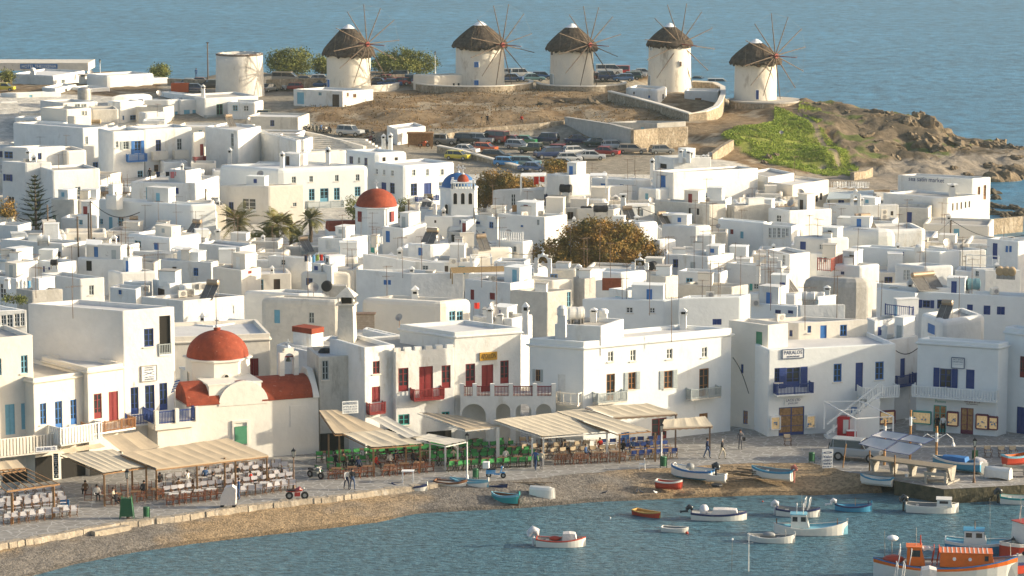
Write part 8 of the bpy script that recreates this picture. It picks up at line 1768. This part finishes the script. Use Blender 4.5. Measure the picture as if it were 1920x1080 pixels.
 # power poles and lines
def pole(label,px,py,top_y,z=None,spider=True,r=.11):
 p,h=roof_at(px,py);p.z-=1.5;s=F/p.y;H_=(py-top_y)/s+1.5;t=thing('power_pole',label,'power pole',tuple(p));m=M();m.cyl(p,p+Vector((0,0,H_)),r*1.2,8,r*.8);m.build('pole',BARK,t)
 if spider:
  m=M();top=p+Vector((0,0,H_))
  for k in range(5):a=k*1.25;m.bar(top-Vector((0,0,.1+.12*k))-Vector((math.cos(a),math.sin(a),0))*.35,top-Vector((0,0,.1+.12*k))+Vector((math.cos(a),math.sin(a),0))*.35,.03)
  m.build('crossarm',BLACK,t)
 return p+Vector((0,0,H_))
pA=pole('leftmost short power pole beside the old stone house',146,458,405);pB=pole('middle short power pole beside the old stone house',170,455,405,spider=False);pC=pole('tall power pole beside the old stone house',177,455,383)
pD=pole('power pole with a cable spider left of the red dome church',702,432,405);pE=pole('power pole right of the red dome',771,415,370);pF=pole('power pole with a cable spider above the concrete room',870,432,412);pG=pole('power pole behind the top of the brown tree',1200,412,386);pH_=pole('power pole left of the restaurant waterfront',1782,452,412);pI=pole('power pole above the wash line terrace',392,372,350);pJ=pole('wooden pole by the thin orange-leaved tree',90,440,383,spider=False)
def wire(label,a,b,sag=1.0,r=.02):
 t=thing('power_line',label,'cable',tuple(a));m=M();m.tube([a.lerp(b,k/14)-Vector((0,0,sag*math.sin(math.pi*k/14)))for k in range(15)],r,4);m.build('cable',BLACK,t)
wire('thick sagging cable from the tall pole across the long shaded house',pC,PD(262,398,pC.y-8),1.2,.05);wire('cable from the concrete room pole towards the brown tree',pF,PD(1000,476,pF.y-22),1.5,.04);wire('cable from the pole by the brown tree to the right',pG,PD(1400,415,pG.y-6),1.3,.035);wire('long cable running right over the shutter house',PD(1330,407,pG.y-4),PD(1560,450,pG.y-20),1.0,.03);wire('cable between the two poles near the red dome',pD,pE,1.0,.025);wire('cable from the restaurant pole to the right edge',pH_,PD(1925,440,pH_.y-5),1.2,.035);wire('cable dropping left from the restaurant pole',pH_,PD(1700,465,pH_.y-8),.6,.03);wire('cable over the palm trees',pI,PD(470,420,pI.y-14),1.0,.03);wire('cable across the alley at the right of the travel agency',PD(1676,655,256),PD(1722,652,253),.5,.04);wire('cable loop on the alley wall by the neoclassical house',PD(1374,670,251.2),PD(1404,738,250.6),-.4,.035)
# construction site, shacks, pergolas
p0=P(215,365,3.4);t=thing('construction_site','unfinished concrete frame bristling with timber props','construction site',tuple(p0));rr=random.Random(6);CONC=mat('raw_concrete',(.22,.17,.12),.9,var=.3)
for k in range(3):m=M();m.box(-2.6,2.9,-1.5,1.5,3.9+k*.0-.2-k*1.6,3.9-k*1.6,o=(p0 .x,p0 .y,0));m.build('slab',CONC,t)
for k in range(26):x,y=p0 .x+rr.uniform(-2.5,2.8),p0 .y+rr.uniform(-1.4,1.4);zt=rr.uniform(4.2,6.6);m=M();m.bar((x,y,1.5 if k%2 else 3.9),(x+rr.uniform(-.1,.1),y,zt),rr.uniform(.04,.09));m.build('prop',WOOD if k%3 else RUST,t)
for k in range(8):m=M();a=Vector((p0 .x+rr.uniform(-2.5,0),p0 .y+rr.uniform(-1.6,.5),rr.uniform(2.8,4.4)));m.bar(a,a+Vector((rr.uniform(1.2,3),rr.uniform(-.4,.4),rr.uniform(-.1,.2))),.09,.04);m.build('plank',WOOD,t)
t=thing('wooden_shack','open wooden shack with a plank roof by the storehouse','shack',tuple(G(788,276,5)));q=G(788,276,5);m=M();[m.box(x-.08,x+.08,y-.08,y+.08,q.z-.2,q.z+2.2,o=(q.x,q.y,0))for x in(-1.8,0,1.8)for y in(-.9,.9)];m.box(-2,2,.8,.9,q.z,q.z+2.2,o=(q.x,q.y,0));m.build('frame',WOOD,t);m=M();m.box(-2.1,2.1,-1.1,1.1,q.z+2.2,q.z+2.35,o=(q.x,q.y,0));m.build('roof',WOOD,t)
for k in range(7):pass
def pergola(label,c4,H_,m_=PLAIN,nb=6,slab=False):
 Q=[P(*c)for c in c4];t=thing('roof_pergola',label,'pergola',tuple(Q[0]));m=M()
 for q in Q:m.box(q.x-.06,q.x+.06,q.y-.06,q.y+.06,q.z-H_,q.z)
 m.build('posts',m_,t)
 if slab:m=M();m.q(*Q);m.q(*[q+Vector((0,0,.12))for q in Q]);[m.q(Q[i],Q[(i+1)%4],Q[(i+1)%4]+Vector((0,0,.12)),Q[i]+Vector((0,0,.12)))for i in range(4)];m.build('roof_slab',m_,t)
 else:
  m=M();[m.bar(Q[i],Q[(i+1)%4],.07)for i in range(4)];[m.bar(Q[0].lerp(Q[3],k/nb),Q[1].lerp(Q[2],k/nb),.05)for k in range(1,nb)];m.build('beams',m_,t)
pergola('thin white terrace canopy over the long low roof',[(978,326,9.0),(1024,325,9.0),(1022,330,9.0),(976,331,9.0)],2.4,slab=True);pergola('white glazed terrace canopy right of the box room',[(1107,326,8.9),(1138,326,8.9),(1136,331,8.9),(1106,331,8.9)],2.2,slab=True)
pergola('white pipe frame on the cream sunlit roof',[(882,478,5.9),(920,476,5.9),(922,482,5.9),(884,484,5.9)],1.2,nb=2);pergola('bamboo-covered pergola above the red shutter house',[(845,502,6.3),(955,499,6.3),(958,508,6.3),(848,512,6.3)],1.2,mat('bamboo',(.40,.28,.14),.8,var=.3),nb=14)
pergola('blue-grey plastic canopy at the left edge',[(0,478,4.8),(50,486,4.8),(48,494,4.8),(-4,490,4.8)],1.8,mat('plastic_sheet',(.35,.45,.5),.4),slab=True);pergola('white canopy shading the blue door shed',[(162,450,6.0),(192,452,6.0),(188,462,6.0),(160,459,6.0)],1.8,slab=True);pergola('white lean-to roof over blue chairs',[(330,462,5.9),(372,468,5.9),(370,474,5.9),(322,467,5.9)],1.6,slab=True);pergola('junk-filled white roof pen with railings',[(888,390,8.4),(930,392,8.4),(932,400,8.4),(890,399,8.4)],1.2,METAL,nb=5);pergola('pale tent frame left of the blue-lettered restaurant',[(1555,362,4.6),(1638,358,4.6),(1636,372,4.6),(1550,374,4.6)],2.2,mat('tent_blue_grey',(.40,.46,.48),.7),slab=True)
# upturned white chairs stacked on the cream house terrace
for k in range(14):
 p=P(1563+k*4.8,352-(k%3),5.2);t=thing('stacked_chair','upturned white chair, %s from the left, on the tent by the restaurant'%ORDN[k],'chair',tuple(p),rj.uniform(0,3),'upturned white chairs',world_space=False);m=M();[m.bar((x,y,.0),(x*1.1,y*1.1,.75),.035)for x in(-.2,.2)for y in(-.2,.2)];m.build('legs',PLAIN,t);m=M();m.box(-.22,.22,-.22,.22,-.04,0);m.build('seat',PLAIN,t)
 # laundry
def laundry(label,a,b,cols,h=.8,seed=1):
 rr=random.Random(seed);t=thing('washing_line',label,'washing line',tuple(a));m=M();m.bar(a,b,.015);m.bar(a,a-Vector((0,0,1.3)),.04);m.bar(b,b-Vector((0,0,1.3)),.04);m.build('line',METAL,t);n_=len(cols)
 for k,c in enumerate(cols):
  p,q=a.lerp(b,(k+.1)/n_),a.lerp(b,(k+.92)/n_);hh=h*rr.uniform(.6,1.15);m=M();mid=(p+q)/2+Vector((0,-.08,0));m.q(p,mid,mid-Vector((0,-.05,hh)),p-Vector((0,0,hh*rr.uniform(.85,1.1))));m.q(mid,q,q-Vector((0,0,hh*rr.uniform(.8,1.1))),mid-Vector((0,-.05,hh)));m.build('garment',mat('cloth_'+c,{'pink':(.55,.18,.18),'pale':(.5,.55,.6),'lime':(.2,.3,.05),'sky':(.1,.3,.5)}.get(c,(.5,.5,.5)),.9),t)
laundry('washing line with bright clothes by the stucco block',P(570,478,6.2),P(642,476,6.2),['navy','pale','sky','lime','red','blue','pink','pink','white','white'],1.1);laundry('white washing drying on the sliding door house side',P(683,592,7.8),P(728,572,8.4),['white','pale','white','pale','white','white'],.8,2);laundry('dark washing on the terrace below the blue balcony',P(283,322,8.8),P(345,322,8.8),['khaki','navy','white','black','pink','pink','pale'],.8,3)
laundry('washing at the foot of the blue iron stairs',P(1655,614,7.6),P(1700,610,7.6),['navy','red','pale','navy','pink','lime'],.9,4);laundry('white washing at the far left behind the old roof',P(30,528,6),P(65,526,6),['white','pale','white','sky','white'],.8,5);laundry('two red towels under the thin white canopy',P(1000,331,8.6),P(1022,331,8.6),['red','red'],1.0,6);laundry('red cloth hanging by the two red shutters',P(888,568,7.0),P(900,567,7.0),['red'],.8,7)
for(x,y,w,h,z,c_,lb)in[(553,612,0,0,0,None,'')]:pass
TB_=HD['white water-tank box trimmed with a red band'];Q_=[TB_[k]for k in('L','C','R','B')];ce=sum(Q_,Vector((0,0,0)))/4;Q_=[ce+(q-ce)*1.06 for q in Q_];m=M()
for i in range(4):a,b=Q_[i],Q_[(i+1)%4];m.q((a.x,a.y,9.75),(b.x,b.y,9.75),(b.x,b.y,10.22),(a.x,a.y,10.22))
m.q(*[(q.x,q.y,10.22)for q in Q_]);m.build('red_band',TERRA,TB_['root'])
p,h=roof_at(1155,540);t=thing('rusty_panel','rusty red metal panel behind the low white box house','metal panel',tuple(p));q=PD(1147,541,p.y+3);m=M();m.box(q.x-1.0,q.x+1.0,q.y,q.y+.08,q.z-.2,q.z+1.1);m.build('panel',mat('rust_red',(.28,.08,.035),.8,var=.3),t)
p,h=roof_at(635,552);t=thing('concrete_box','grey concrete box beside the black round roof tank','concrete box',tuple(p));m=M();m.box(-.9,.8,-.5,.5,-.3,.95,o=tuple(p));m.build('box',W['g'],t);
q=P(972,402,7.7);t=thing('wooden_crate','orange wooden crate on the balcony house roof','crate',tuple(q));m=M();m.box(-.75,.75,-.5,.5,-.2,1.1,o=tuple(q));m.build('boards',mat('crate_wood',(.50,.26,.10),.8,var=.2),t)
t=thing('chain_of_boards','corrugated wooden hut leaning against the tall weathered chimney','hut',tuple(P(685,620,7.5)));q=P(685,618,7.6)
for k in range(7):m=M();m.box(-.85,.85,-.02*(k%2),.04,k*.2,k*.2+.19,o=tuple(q));m.build('board',mat('hut_boards',(.42,.34,.26),.85,var=.25),t)
m=M();m.box(-.95,.95,-.15,.9,1.42,1.5,o=tuple(q));m.build('roof',RUST,t)
# kitchen vent cages behind the stained wall house
for k,(x,y,lb)in enumerate([(610,664,'black ventilator fan behind the parapet'),(637,666,'open dark cage of kitchen ducts behind the parapet'),(662,668,'pale sheet-metal duct box behind the parapet')]):
 q=P(x,y,8.9);t=thing('kitchen_vent',lb,'vent',tuple(q));m=M()
 if k==1:
  for a in(-.65,0,.65):[m.box(a-.04,a+.04,b-.04,b+.04,-.5,1.0,o=tuple(q))for b in(0,.7)]
  m.box(-.75,.75,-.1,.8,1.0,1.08,o=tuple(q));m.box(-.65,.65,.6,.65,-.5,1,o=tuple(q));m.build('cage',mat('dark_cage',(.06,.05,.04),.8),t)
 elif k==2:m.idx([(q.x+a,q.y+b,q.z+c)for a,b,c in((-.5,0,-.3),(.5,0,-.3),(.5,.8,-.3),(-.5,.8,-.3),(-.5,0,.95),(.3,0,.7),(.3,.8,.7),(-.5,.8,.95))],[(0,1,5,4),(1,2,6,5),(2,3,7,6),(3,0,4,7),(4,5,6,7)]);m.build('duct',METAL,t)
 else:m.lathe([(.45,-.2),(.48,.2),(.3,.5),(.1,.55)],12,tuple(q),sx=1.3);m.build('fan_housing',BLACK,t)
 # ================================================================ quay furniture
def lamp(label,px,py,top_y,z=ZQ,white=True,D=None):
 p=P(px,py,z)if D is None else PD(px,py,D);s=F/p.y;H_=(py-top_y)/s;t=thing('street_lamp',label,'street lamp',tuple(p));mm=PLAIN if white else RUST;m=M();m.lathe([(.13,0),(.11,.3),(.06,.5),(.05,H_-.75),(.09,H_-.7)],10,tuple(p));m.build('post',mm,t)
 m=M();m.lathe([(.10,H_-.66),(.19,H_-.2)],4,tuple(p),True,.7);m.build('lantern_glass',mat('lantern_glass',(.5,.48,.4),.3,.4),t);m=M();m.lathe([(.24,H_-.2),(.2,H_-.12),(.05,H_-.02),(.02,H_+.08)],4,tuple(p),True,.7);m.lathe([(.11,H_-.7),(.12,H_-.65)],4,tuple(p),True,.7)
 for k in range(4):a=.7+k*math.pi/2;m.bar((p.x+.1*math.cos(a),p.y+.1*math.sin(a),p.z+H_-.66),(p.x+.19*math.cos(a),p.y+.19*math.sin(a),p.z+H_-.2),.02)
 m.build('lantern_cap',BLACK,t)
lamp('grey street lamp behind the green bins on the left quay',240,972,876,white=False);lamp('street lamp in front of the church corner',551,917,838,white=False);lamp('street lamp before the green chairs',876,900,808);lamp('white street lamp by the blue chairs',1240,873,790);lamp('orange-lit street lamp on the pier',1826,905,818,white=False);lamp('far street lamp on the ridge right of the broad trees',816,138,96,10.2);lamp('far street lamp on the terrace near the left dish',188,143,111,10.6)
q=PD(1897,1085,213);t=thing('street_lamp','white lamp post in front of the red boats at the lower right','street lamp',(q.x,q.y,0));lamp('ornate white lantern post before the red boats',1898,1092,1003,D=211);[bpy.data.objects.remove(t)]
q=G(390,150,10);t=thing('telegraph_pole','tall bare brown pole by the far terrace','pole',tuple(q));m=M();m.cyl(tuple(q),(q.x,q.y,q.z+6.9),.13,8,.1);m.build('pole',BARK,t);m=M();m.box(-.3,.3,-.06,.06,6.7,6.85,o=tuple(q));m.build('crossarm',BARK,t)
GBIN=mat('bin_green',(.02,.10,.045),.5,.3)
def bin_(label,px,py,h=.85,w=.22,z=ZQ):
 p=P(px,py,z);t=thing('litter_bin',label,'litter bin',tuple(p));m=M();m.lathe([(w*.85,.15),(w,h*.85),(w*1.05,h*.87)],12,tuple(p));m.build('bin',GBIN,t);m=M();[m.box(a-.03,a+.03,-.03,.03,0,h,o=tuple(p))for a in(-w,w)];m.build('stand',GBIN,t);m=M();m.lathe([(w*1.1,h*.9),(w*.9,h),(.02,h*1.02)],12,tuple(p));m.build('lid',GBIN,t)
bin_('single small green litter bin at the sea wall edge',275,972,.9);bin_('green litter bin at the foot of the white lamp',1244,877,.95,.26);bin_('dark green litter bin left of the taverna board',1522,868,.9);bin_('green litter bin beside the blue scooter',892,898,.85);bin_('dark litter bin on the pier near the boats',1828,862,.8)
p=P(238,972,ZQ);t=thing('recycling_bin','large open green double bin next to the left lamp','bin',tuple(p));m=M();m.idx([(p.x+a,p.y+b,p.z+c)for a,b,c in((-.5,-.3,.2),(.5,-.3,.2),(.5,.3,.2),(-.5,.3,.2),(-.38,-.25,1.6),(.38,-.25,1.6),(.38,.25,1.6),(-.38,.25,1.6))],[(0,1,5,4),(1,2,6,5),(2,3,7,6),(3,0,4,7),(4,5,6,7),(0,1,2,3)]);m.build('bin',GBIN,t);m=M();[m.bar((p.x+a,p.y+b,p.z),(p.x+a*.7,p.y+b*.7,p.z+1.75),.05)for a in(-.52,.52)for b in(-.32,.32)];m.build('stand',GBIN,t)
# covered cart
p=P(428,951,ZQ);t=thing('covered_cart','white plastic-covered cart pushed along the quay','cart',tuple(p));m=M();pr=[(-.62,.25),(-.55,.9),(-.2,1.6),(.35,1.75),(.65,1.5),(.6,.25)]
for y in(-.4,.4):m.q(*[(p.x+a,p.y+y,p.z+b)for a,b in pr])
for a,b in zip(pr,pr[1:]+pr[:1]):m.q((p.x+a[0],p.y-.4,p.z+a[1]),(p.x+b[0],p.y-.4,p.z+b[1]),(p.x+b[0],p.y+.4,p.z+b[1]),(p.x+a[0],p.y+.4,p.z+a[1]))
m.build('cover',TARP,t)
for x in(-.45,.45):
 for y in(-.35,.35):m=M();m.cyl((p.x+x,p.y+y-.03,p.z+.14),(p.x+x,p.y+y+.03,p.z+.14),.14,12);m.build('wheel',BLACK,t)
def textboard(label,c4,lines,sizes=None,bgm=PLAIN,fgm=INK,cat='sign',thick=.05,frame=None,name='sign',vertical=False):
 """c4: (px0, px1, py_top, py_bottom, z_bottom, yaw)"""
 x0,x1,y0,y1,zb,yaw=c4;a=P(x0,y1,zb);s=F/a.y;w=(x1-x0)/s;h=(y1-y0)/s;e=Vector((math.cos(yaw),math.sin(yaw),0));nr=Vector((e.y,-e.x,0));w=w/max(.3,e.x);t=thing(name,label,cat,tuple(a));m=M();m.box(0,w,-thick,0,zb,zb+h,(e.x,e.y),(nr.x,nr.y),(a.x,a.y,0));m.build('board',bgm,t)
 sizes=sizes or[1]*len(lines);tot=sum(sizes);z=zb+h*.97
 for tx,q in zip(lines,sizes):
  hh=h*.94*q/tot;c=a+e*w/2+nr*.012;c.z=z-hh/2;z-=hh
  if tx:text3(tx,c,e,hh*.9,fgm,t,width=w*.85)
 return t,a,e,nr,w,h
textboard('long white travel office sign under the white balustrade',(67,106,838,848,4.35,.36),['DELLA TRAVEL LTD'])
textboard('tall black vertical restaurant menu sign with white lettering',(101,110,849,897,1.9,.3),['o','R','E','S','T','A','U','R','A','N','T'],None,mat('sign_black',(.02,.035,.04),.5),PLAIN)
textboard('white arched tobacco shop sign between the awnings',(642,672,752,776,5.45,.3),['ΚΑΠΝΟΠΩΛΕΙΟ','PRESS','PHOTO SHOP','TOBACCO'],[1.3,.8,.8,.8],W['b'],INKG)
textboard('pale blue office sign on the small red balcony',(702,721,757,767,5.0,.3),['Cruise Lines','Airlines & Ferries'],None,mat('sign_pale',(.4,.6,.6),.5),INKG)
textboard('small blue plaque beneath the corner balcony',(338,347,803,813,3.6,.3),['ZZ','ZZ'],None,mat('sign_blue',(.05,.15,.35),.5),PLAIN)
textboard('blue and white door poster beside the drinks fridge',(1596,1608,763,775,3.4,.1),['---','---','---'],None,SIGNB,PLAIN)
r_=textboard('white standing taverna board at the edge of the sand',(1542,1562,841,878,ZQ,.12),['o','Yialos','ΔΩΜΑΤΙΑ','ΨΑΡΙΚΑ','bar'],[1.4,1.2,.9,.9,.7],PLAIN,INK,cat='sign board',name='sandwich_board');t,a,e,nr,w,h=r_;m=M();m.bar(a-nr*.5,a+Vector((0,0,h)),.06);m.bar(a-nr*.5+e*w,a+e*w+Vector((0,0,h)),.06);m.build('prop',PLAIN,t)
textboard('small blue board with a dolphin shape near the pergola',(113,130,936,948,ZQ,-.1),['~'],None,mat('poster_blue',(.03,.18,.42),.5),BLACK,name='poster_board')
# flag on the tall house balcony
q=PD(327,790,236.5);t=thing('flag','Greek flag hanging from the pole beside the corner balcony','flag',tuple(q));m=M();m.cyl((q.x,q.y,q.z),(q.x+.1,q.y,q.z+4.2),.03,6);m.build('pole',METAL,t);f0=PD(337,712,236.4)
for k in range(9):m=M();m.q((f0 .x-k*.06,f0 .y-.02*(k%2),f0 .z-k*.11),(f0 .x-.42-k*.04,f0 .y,f0 .z-.12-k*.11),(f0 .x-.42-k*.04,f0 .y,f0 .z-.23-k*.11),(f0 .x-k*.06,f0 .y,f0 .z-.11-k*.11));m.build('stripe',PLAIN if k%2 else mat('flag_blue',(.03,.09,.35),.8),t)
# fish market on the pier
MARB=mat('stall_stone',(.36,.335,.29),.8,.2,var=.15);MARBD=mat('stall_slab',(.27,.235,.185),.8,.2,var=.2)
A_,B_=P(1634,868,ZQ+.9),P(1777,886,ZQ+.9);e=(B_-A_).normalized();nr=Vector((e.y,-e.x,0));n=-nr;L_=(B_-A_).length;fx,fy=(e.x,e.y),(n.x,n.y);o=(A_.x,A_.y,0)
t=thing('fish_stall','long stone fish stall on curved supports at the pier','market stall',tuple(A_));m=M();m.box(-.1,L_+.1,-.2,1.4,ZQ+1.15,ZQ+1.27,fx,fy,o);m.build('slab',MARBD,t);m=M();m.box(-.3,L_+.3,-.6,1.7,ZQ,ZQ+.14,fx,fy,o);m.build('plinth',MARB,t)
for k in range(5):
 u=L_*k/4;m=M();pf=[(-.15,ZQ+1.15),(.15,ZQ+.6),(.35,ZQ+.14),(1.0,ZQ+.14),(1.2,ZQ+.6),(1.35,ZQ+1.15)]
 for du in(-.12,.12):m.q(*[frame_pt(A_,e,n,u+du,v,z)for v,z in pf])
 for p_,q_ in zip(pf,pf[1:]+pf[:1]):m.q(frame_pt(A_,e,n,u-.12,*p_),frame_pt(A_,e,n,u+.12,*p_),frame_pt(A_,e,n,u+.12,*q_),frame_pt(A_,e,n,u-.12,*q_))
 m.build('support',MARB,t)
for k,(x,yb,yt)in enumerate([(1658,872,783),(1706,866,765),(1755,878,796)]):
 p=P(x,yb,ZQ);s=F/p.y;H_=(yb-yt)/s;tt=thing('stall_mast',['left','middle','right'][k]+' varnished mast with a crossbar over the fish stall','mast',tuple(p));m=M();m.cyl(tuple(p),(p.x,p.y,p.z+H_),.11,10,.09);m.build('mast',mat('varnished_pole',(.42,.22,.08),.5,.4,var=.2),tt);m=M();m.bar((p.x-.45,p.y,p.z+H_-.75),(p.x+.45,p.y,p.z+H_-.72),.05);m.cyl((p.x,p.y,p.z+H_-1.3),(p.x,p.y,p.z+H_-.55),.12,10);m.build('crossbar',PLAIN,tt)
 if k==2:
  for sx_ in(-1,1):m=M();m.tube([(p.x,p.y,p.z+2.4),(p.x+sx_*.8,p.y-.1,p.z+2.9),(p.x+sx_*1.3,p.y-.1,p.z+2.5),(p.x+sx_*1.35,p.y-.1,p.z+2.1)],.04,6);m.lathe([(.05,.2),(.14,.0),(.17,-.12),(.03,-.1)],10,(p.x+sx_*1.35,p.y-.1,p.z+2.0));m.build('lamp_arm',PLAIN,tt)
def sheet(label,c4,m_):
 Q=[P(*c)for c in c4];t=thing('sail_awning',label,'awning',tuple(Q[0]));m=M();N=8;vs=[Q[0].lerp(Q[1],i/N).lerp(Q[3].lerp(Q[2],i/N),j/N)-Vector((0,0,.22*math.sin(math.pi*i/N)*math.sin(math.pi*j/N)))for i in range(N+1)for j in range(N+1)]
 m.idx(vs,[(i*(N+1)+j,(i+1)*(N+1)+j,(i+1)*(N+1)+j+1,i*(N+1)+j+1)for i in range(N)for j in range(N)]);m.build('canvas',m_,t,True)
 m=M();[m.bar(Q[i],Q[(i+1)%4],.03)for i in range(4)];m.build('hem_rope',CM['n'],t)
SAIL=mat('sail_canvas',(.60,.58,.56),.9,.1,var=.12,nscale=1.5)
sheet('back left canvas sheet over the fish stall',[(1633,817,4.2),(1657,807,4.5),(1702,814,4.5),(1683,825,4.2)],SAIL);sheet('back right canvas sheet over the fish stall',[(1687,824,4.2),(1707,815,4.5),(1752,823,4.5),(1733,832,4.2)],SAIL);sheet('front left canvas sheet over the fish stall',[(1610,832,3.7),(1633,819,4.15),(1682,827,4.15),(1657,844,3.6)],SAIL);sheet('front right canvas sheet over the fish stall',[(1659,845,3.6),(1685,828,4.15),(1729,836,4.15),(1705,853,3.6)],SAIL)
for k,(x,yb,yt)in enumerate([(1580,879,830),(1630,888,843),(1677,899,852)]):p=P(x,yb,ZQ-.1);tt=thing('mooring_post',['leaning','middle','right'][k]+' thin wooden post before the fish stall','post',tuple(p));m=M();m.cyl(tuple(p),(p.x+(.25 if k==0 else 0),p.y,p.z+(yb-yt)/23.5),.06,6);m.build('post',WOOD,tt)
def bench(label,px,py,rz):
 p=P(px,py,ZQ);t=thing('stone_bench',label,'bench',tuple(p),math.radians(rz),world_space=False);m=M();m.box(-.95,.95,-.25,.25,.42,.5);m.build('seat',MARB,t)
 for x in(-.8,.8):m=M();m.box(x-.1,x+.1,-.28,.28,0,.42);m.box(x-.1,x+.1,.18,.3,.42,1.0);m.build('support',MARB,t)
 m=M();m.box(-.95,.95,.2,.26,.7,.95);m.build('backrest',MARB,t)
bench('white stone bench on the pier below the stall',1755,907,160);bench('white stone bench on the pier at the right edge',1902,893,165)
# small things on the quay
p=P(765,903,ZQ);t=thing('white_table','tall white wooden table behind the shingle boats','table',tuple(p));m=M();m.box(-.5,.5,-.35,.35,.85,.92,o=tuple(p));m.build('table_top',PLAIN,t)
for a in(-.42,.42):
 for b in(-.28,.28):m=M();m.box(a-.035,a+.035,b-.035,b+.035,0,.85,o=tuple(p));m.build('leg',PLAIN,t)
p=P(1204,880,ZQ);t=thing('plastic_chair','white plastic chair standing alone at the sand edge','chair',tuple(p));m=M();m.box(-.24,.24,-.22,.22,.42,.46,o=tuple(p));m.build('seat',PLAIN,t);m=M();m.box(.16,.22,-.22,.22,.46,.9,o=tuple(p));m.build('backrest',PLAIN,t);m=M();[m.bar((p.x+a,p.y+b,p.z),(p.x+a*.85,p.y+b*.85,p.z+.43),.035)for a in(-.24,.24)for b in(-.22,.22)];m.build('legs',PLAIN,t)
p=P(1700,897,ZQ);t=thing('bucket','white bucket on the pier edge','bucket',tuple(p));m=M();m.lathe([(.12,0),(.16,.34),(.15,.34),(.11,.04)],12,tuple(p));m.build('pail',PLAIN,t)
for k,(x,y,c_,lb)in enumerate([(1134,928,'d','dark and white gull standing left on the sand'),(1194,926,'d','first of two dark gulls pecking on the sand'),(1203,927,'d','second of two dark gulls pecking on the sand'),(1229,928,'w','white gull near the red boat on the sand')]):
 p=P(x,y,.25);t=thing('gull',lb,'bird',tuple(p),k*1.3,world_space=False);m=M();m.tube([(-.24,0,.2),(-.1,0,.2),(.05,0,.22),(.14,0,.28),(.18,0,.36),(.22,0,.37),(.3,0,.35)],[.01,.07,.085,.05,.045,.035,.006],8);m.build('body',CLOTH['grey']if c_=='d' else PLAIN,t,True);m=M();[m.cyl((.02,s_*.03,0),(.02,s_*.03,.15),.008,4)for s_ in(-1,1)];m.build('legs',WOOD,t)
p=P(1344,912,.8);t=thing('tyre','black tyre lying on the sand beside the motor boats','tyre',tuple(p));m=M();m.lathe([(.2,0),(.42,0),(.46,.1),(.42,.2),(.2,.2)],16,tuple(p));m.build('rubber',BLACK,t)
# shop fronts on the plaza: drinks fridge and lit displays
LIT=mat('lit_display',(.50,.36,.19),.5,emit=.35,var=.6,nscale=6)
q=P(1580,822,ZQ);t=thing('drinks_fridge','tall red drinks fridge beside the outdoor stairs','fridge',tuple(q));m=M();m.box(-.5,.55,-.3,.35,0,1.95,o=tuple(q));m.build('cabinet',mat('fridge_red',(.42,.02,.03),.4),t);m=M();m.box(-.02,.45,-.34,-.3,.5,1.7,o=tuple(q));m.build('door',mat('fridge_glass',(.55,.55,.52),.2),t)
q=P(1596,823,ZQ);t=thing('ice_cream_chest','red and white ice cream chest by the fridge','freezer',tuple(q));m=M();m.box(-.5,.35,-.9,-.4,0,.85,o=tuple(q));m.build('cabinet',mat('fridge_red',(.42,.02,.03),.4),t);m=M();m.box(-.5,.35,-.92,-.38,.85,.9,o=tuple(q));m.build('lid',PLAIN,t)
def display(info,face,r_,fr,label):
 a,b=(info['L'],info['C'])if face=='L' else(info['C'],info['R']);e=(b-a);e.z=0;e.normalize();nr=Vector((e.y,-e.x,0));x0,y0,x1,y1=r_;xm,ym=(x0+x1)/2,(y0+y1)/2;u0,_=PPL(x0,ym,a,b);u1,_=PPL(x1,ym,a,b);_,z1=PPL(xm,y0,a,b);_,z0=PPL(xm,y1,a,b)
 c=a+e*u0;t=thing('display_case',label,'display case',(c.x,c.y,z0));m=M();o=(a.x,a.y,0);f,g=(e.x,e.y),(nr.x,nr.y);m.box(u0,u1,.003,.3,z1-.08,z1+.05,f,g,o);m.box(u0,u1,.003,.3,z0-.06,z0,f,g,o);m.box(u0-.04,u0+.03,.003,.3,z0,z1,f,g,o);m.box(u1-.03,u1+.04,.003,.3,z0,z1,f,g,o);m.build('case',fr,t);m=M();m.box(u0+.03,u1-.03,.01,.04,z0,z1-.08,f,g,o);m.build('lit_back',LIT,t)
 rr=random.Random(int(x0))
 for k in range(6):m=M();uu=rr.uniform(u0+.1,u1-.1);zz=rr.uniform(z0+.06,(z0+z1)/2);m.box(uu-.06,uu+.06,.08,.16,zz,zz+.12,f,g,o);m.build('jewellery',MATS['canvas_white']if k%2 else mat('poster_blue',(.03,.18,.42),.5),t)
display(PAR,'R',(1444,780,1461,804),PLAIN,'white wall display case left of the blue shop front');display(PAR,'R',(1511,778,1527,801),PLAIN,'white wall display case right of the blue shop front');display(PAR,'R',(1648,770,1676,793),CM['p'],'purple-topped lit display right of the purple door');display(PAR,'R',(1607,772,1616,794),CM['p'],'narrow lit display left of the purple door')
display(RIG,'L',(1712,771,1746,793),CM['t'],'wide teal jewellery display left of the teal door');display(RIG,'L',(1777,772,1797,797),CM['p'],'lit display between the teal and purple doors');display(RIG,'L',(1831,777,1853,803),CM['p'],'purple framed jewellery display right of the purple door');display(RIG,'L',(1855,781,1871,804),CM['p'],'projecting lit display at the house corner')
# white steel frame in front of the fridge
pergola('white steel awning frame before the drinks fridge',[(1546,753,4.5),(1612,752,4.5),(1675,781,3.6),(1604,785,3.6)],2.4,nb=2)
pg=P(1340,700,5)
for o in list(bpy.data.objects):
 if '_o' in o:del o['_o']
 if '_proto' in o:del o['_proto']
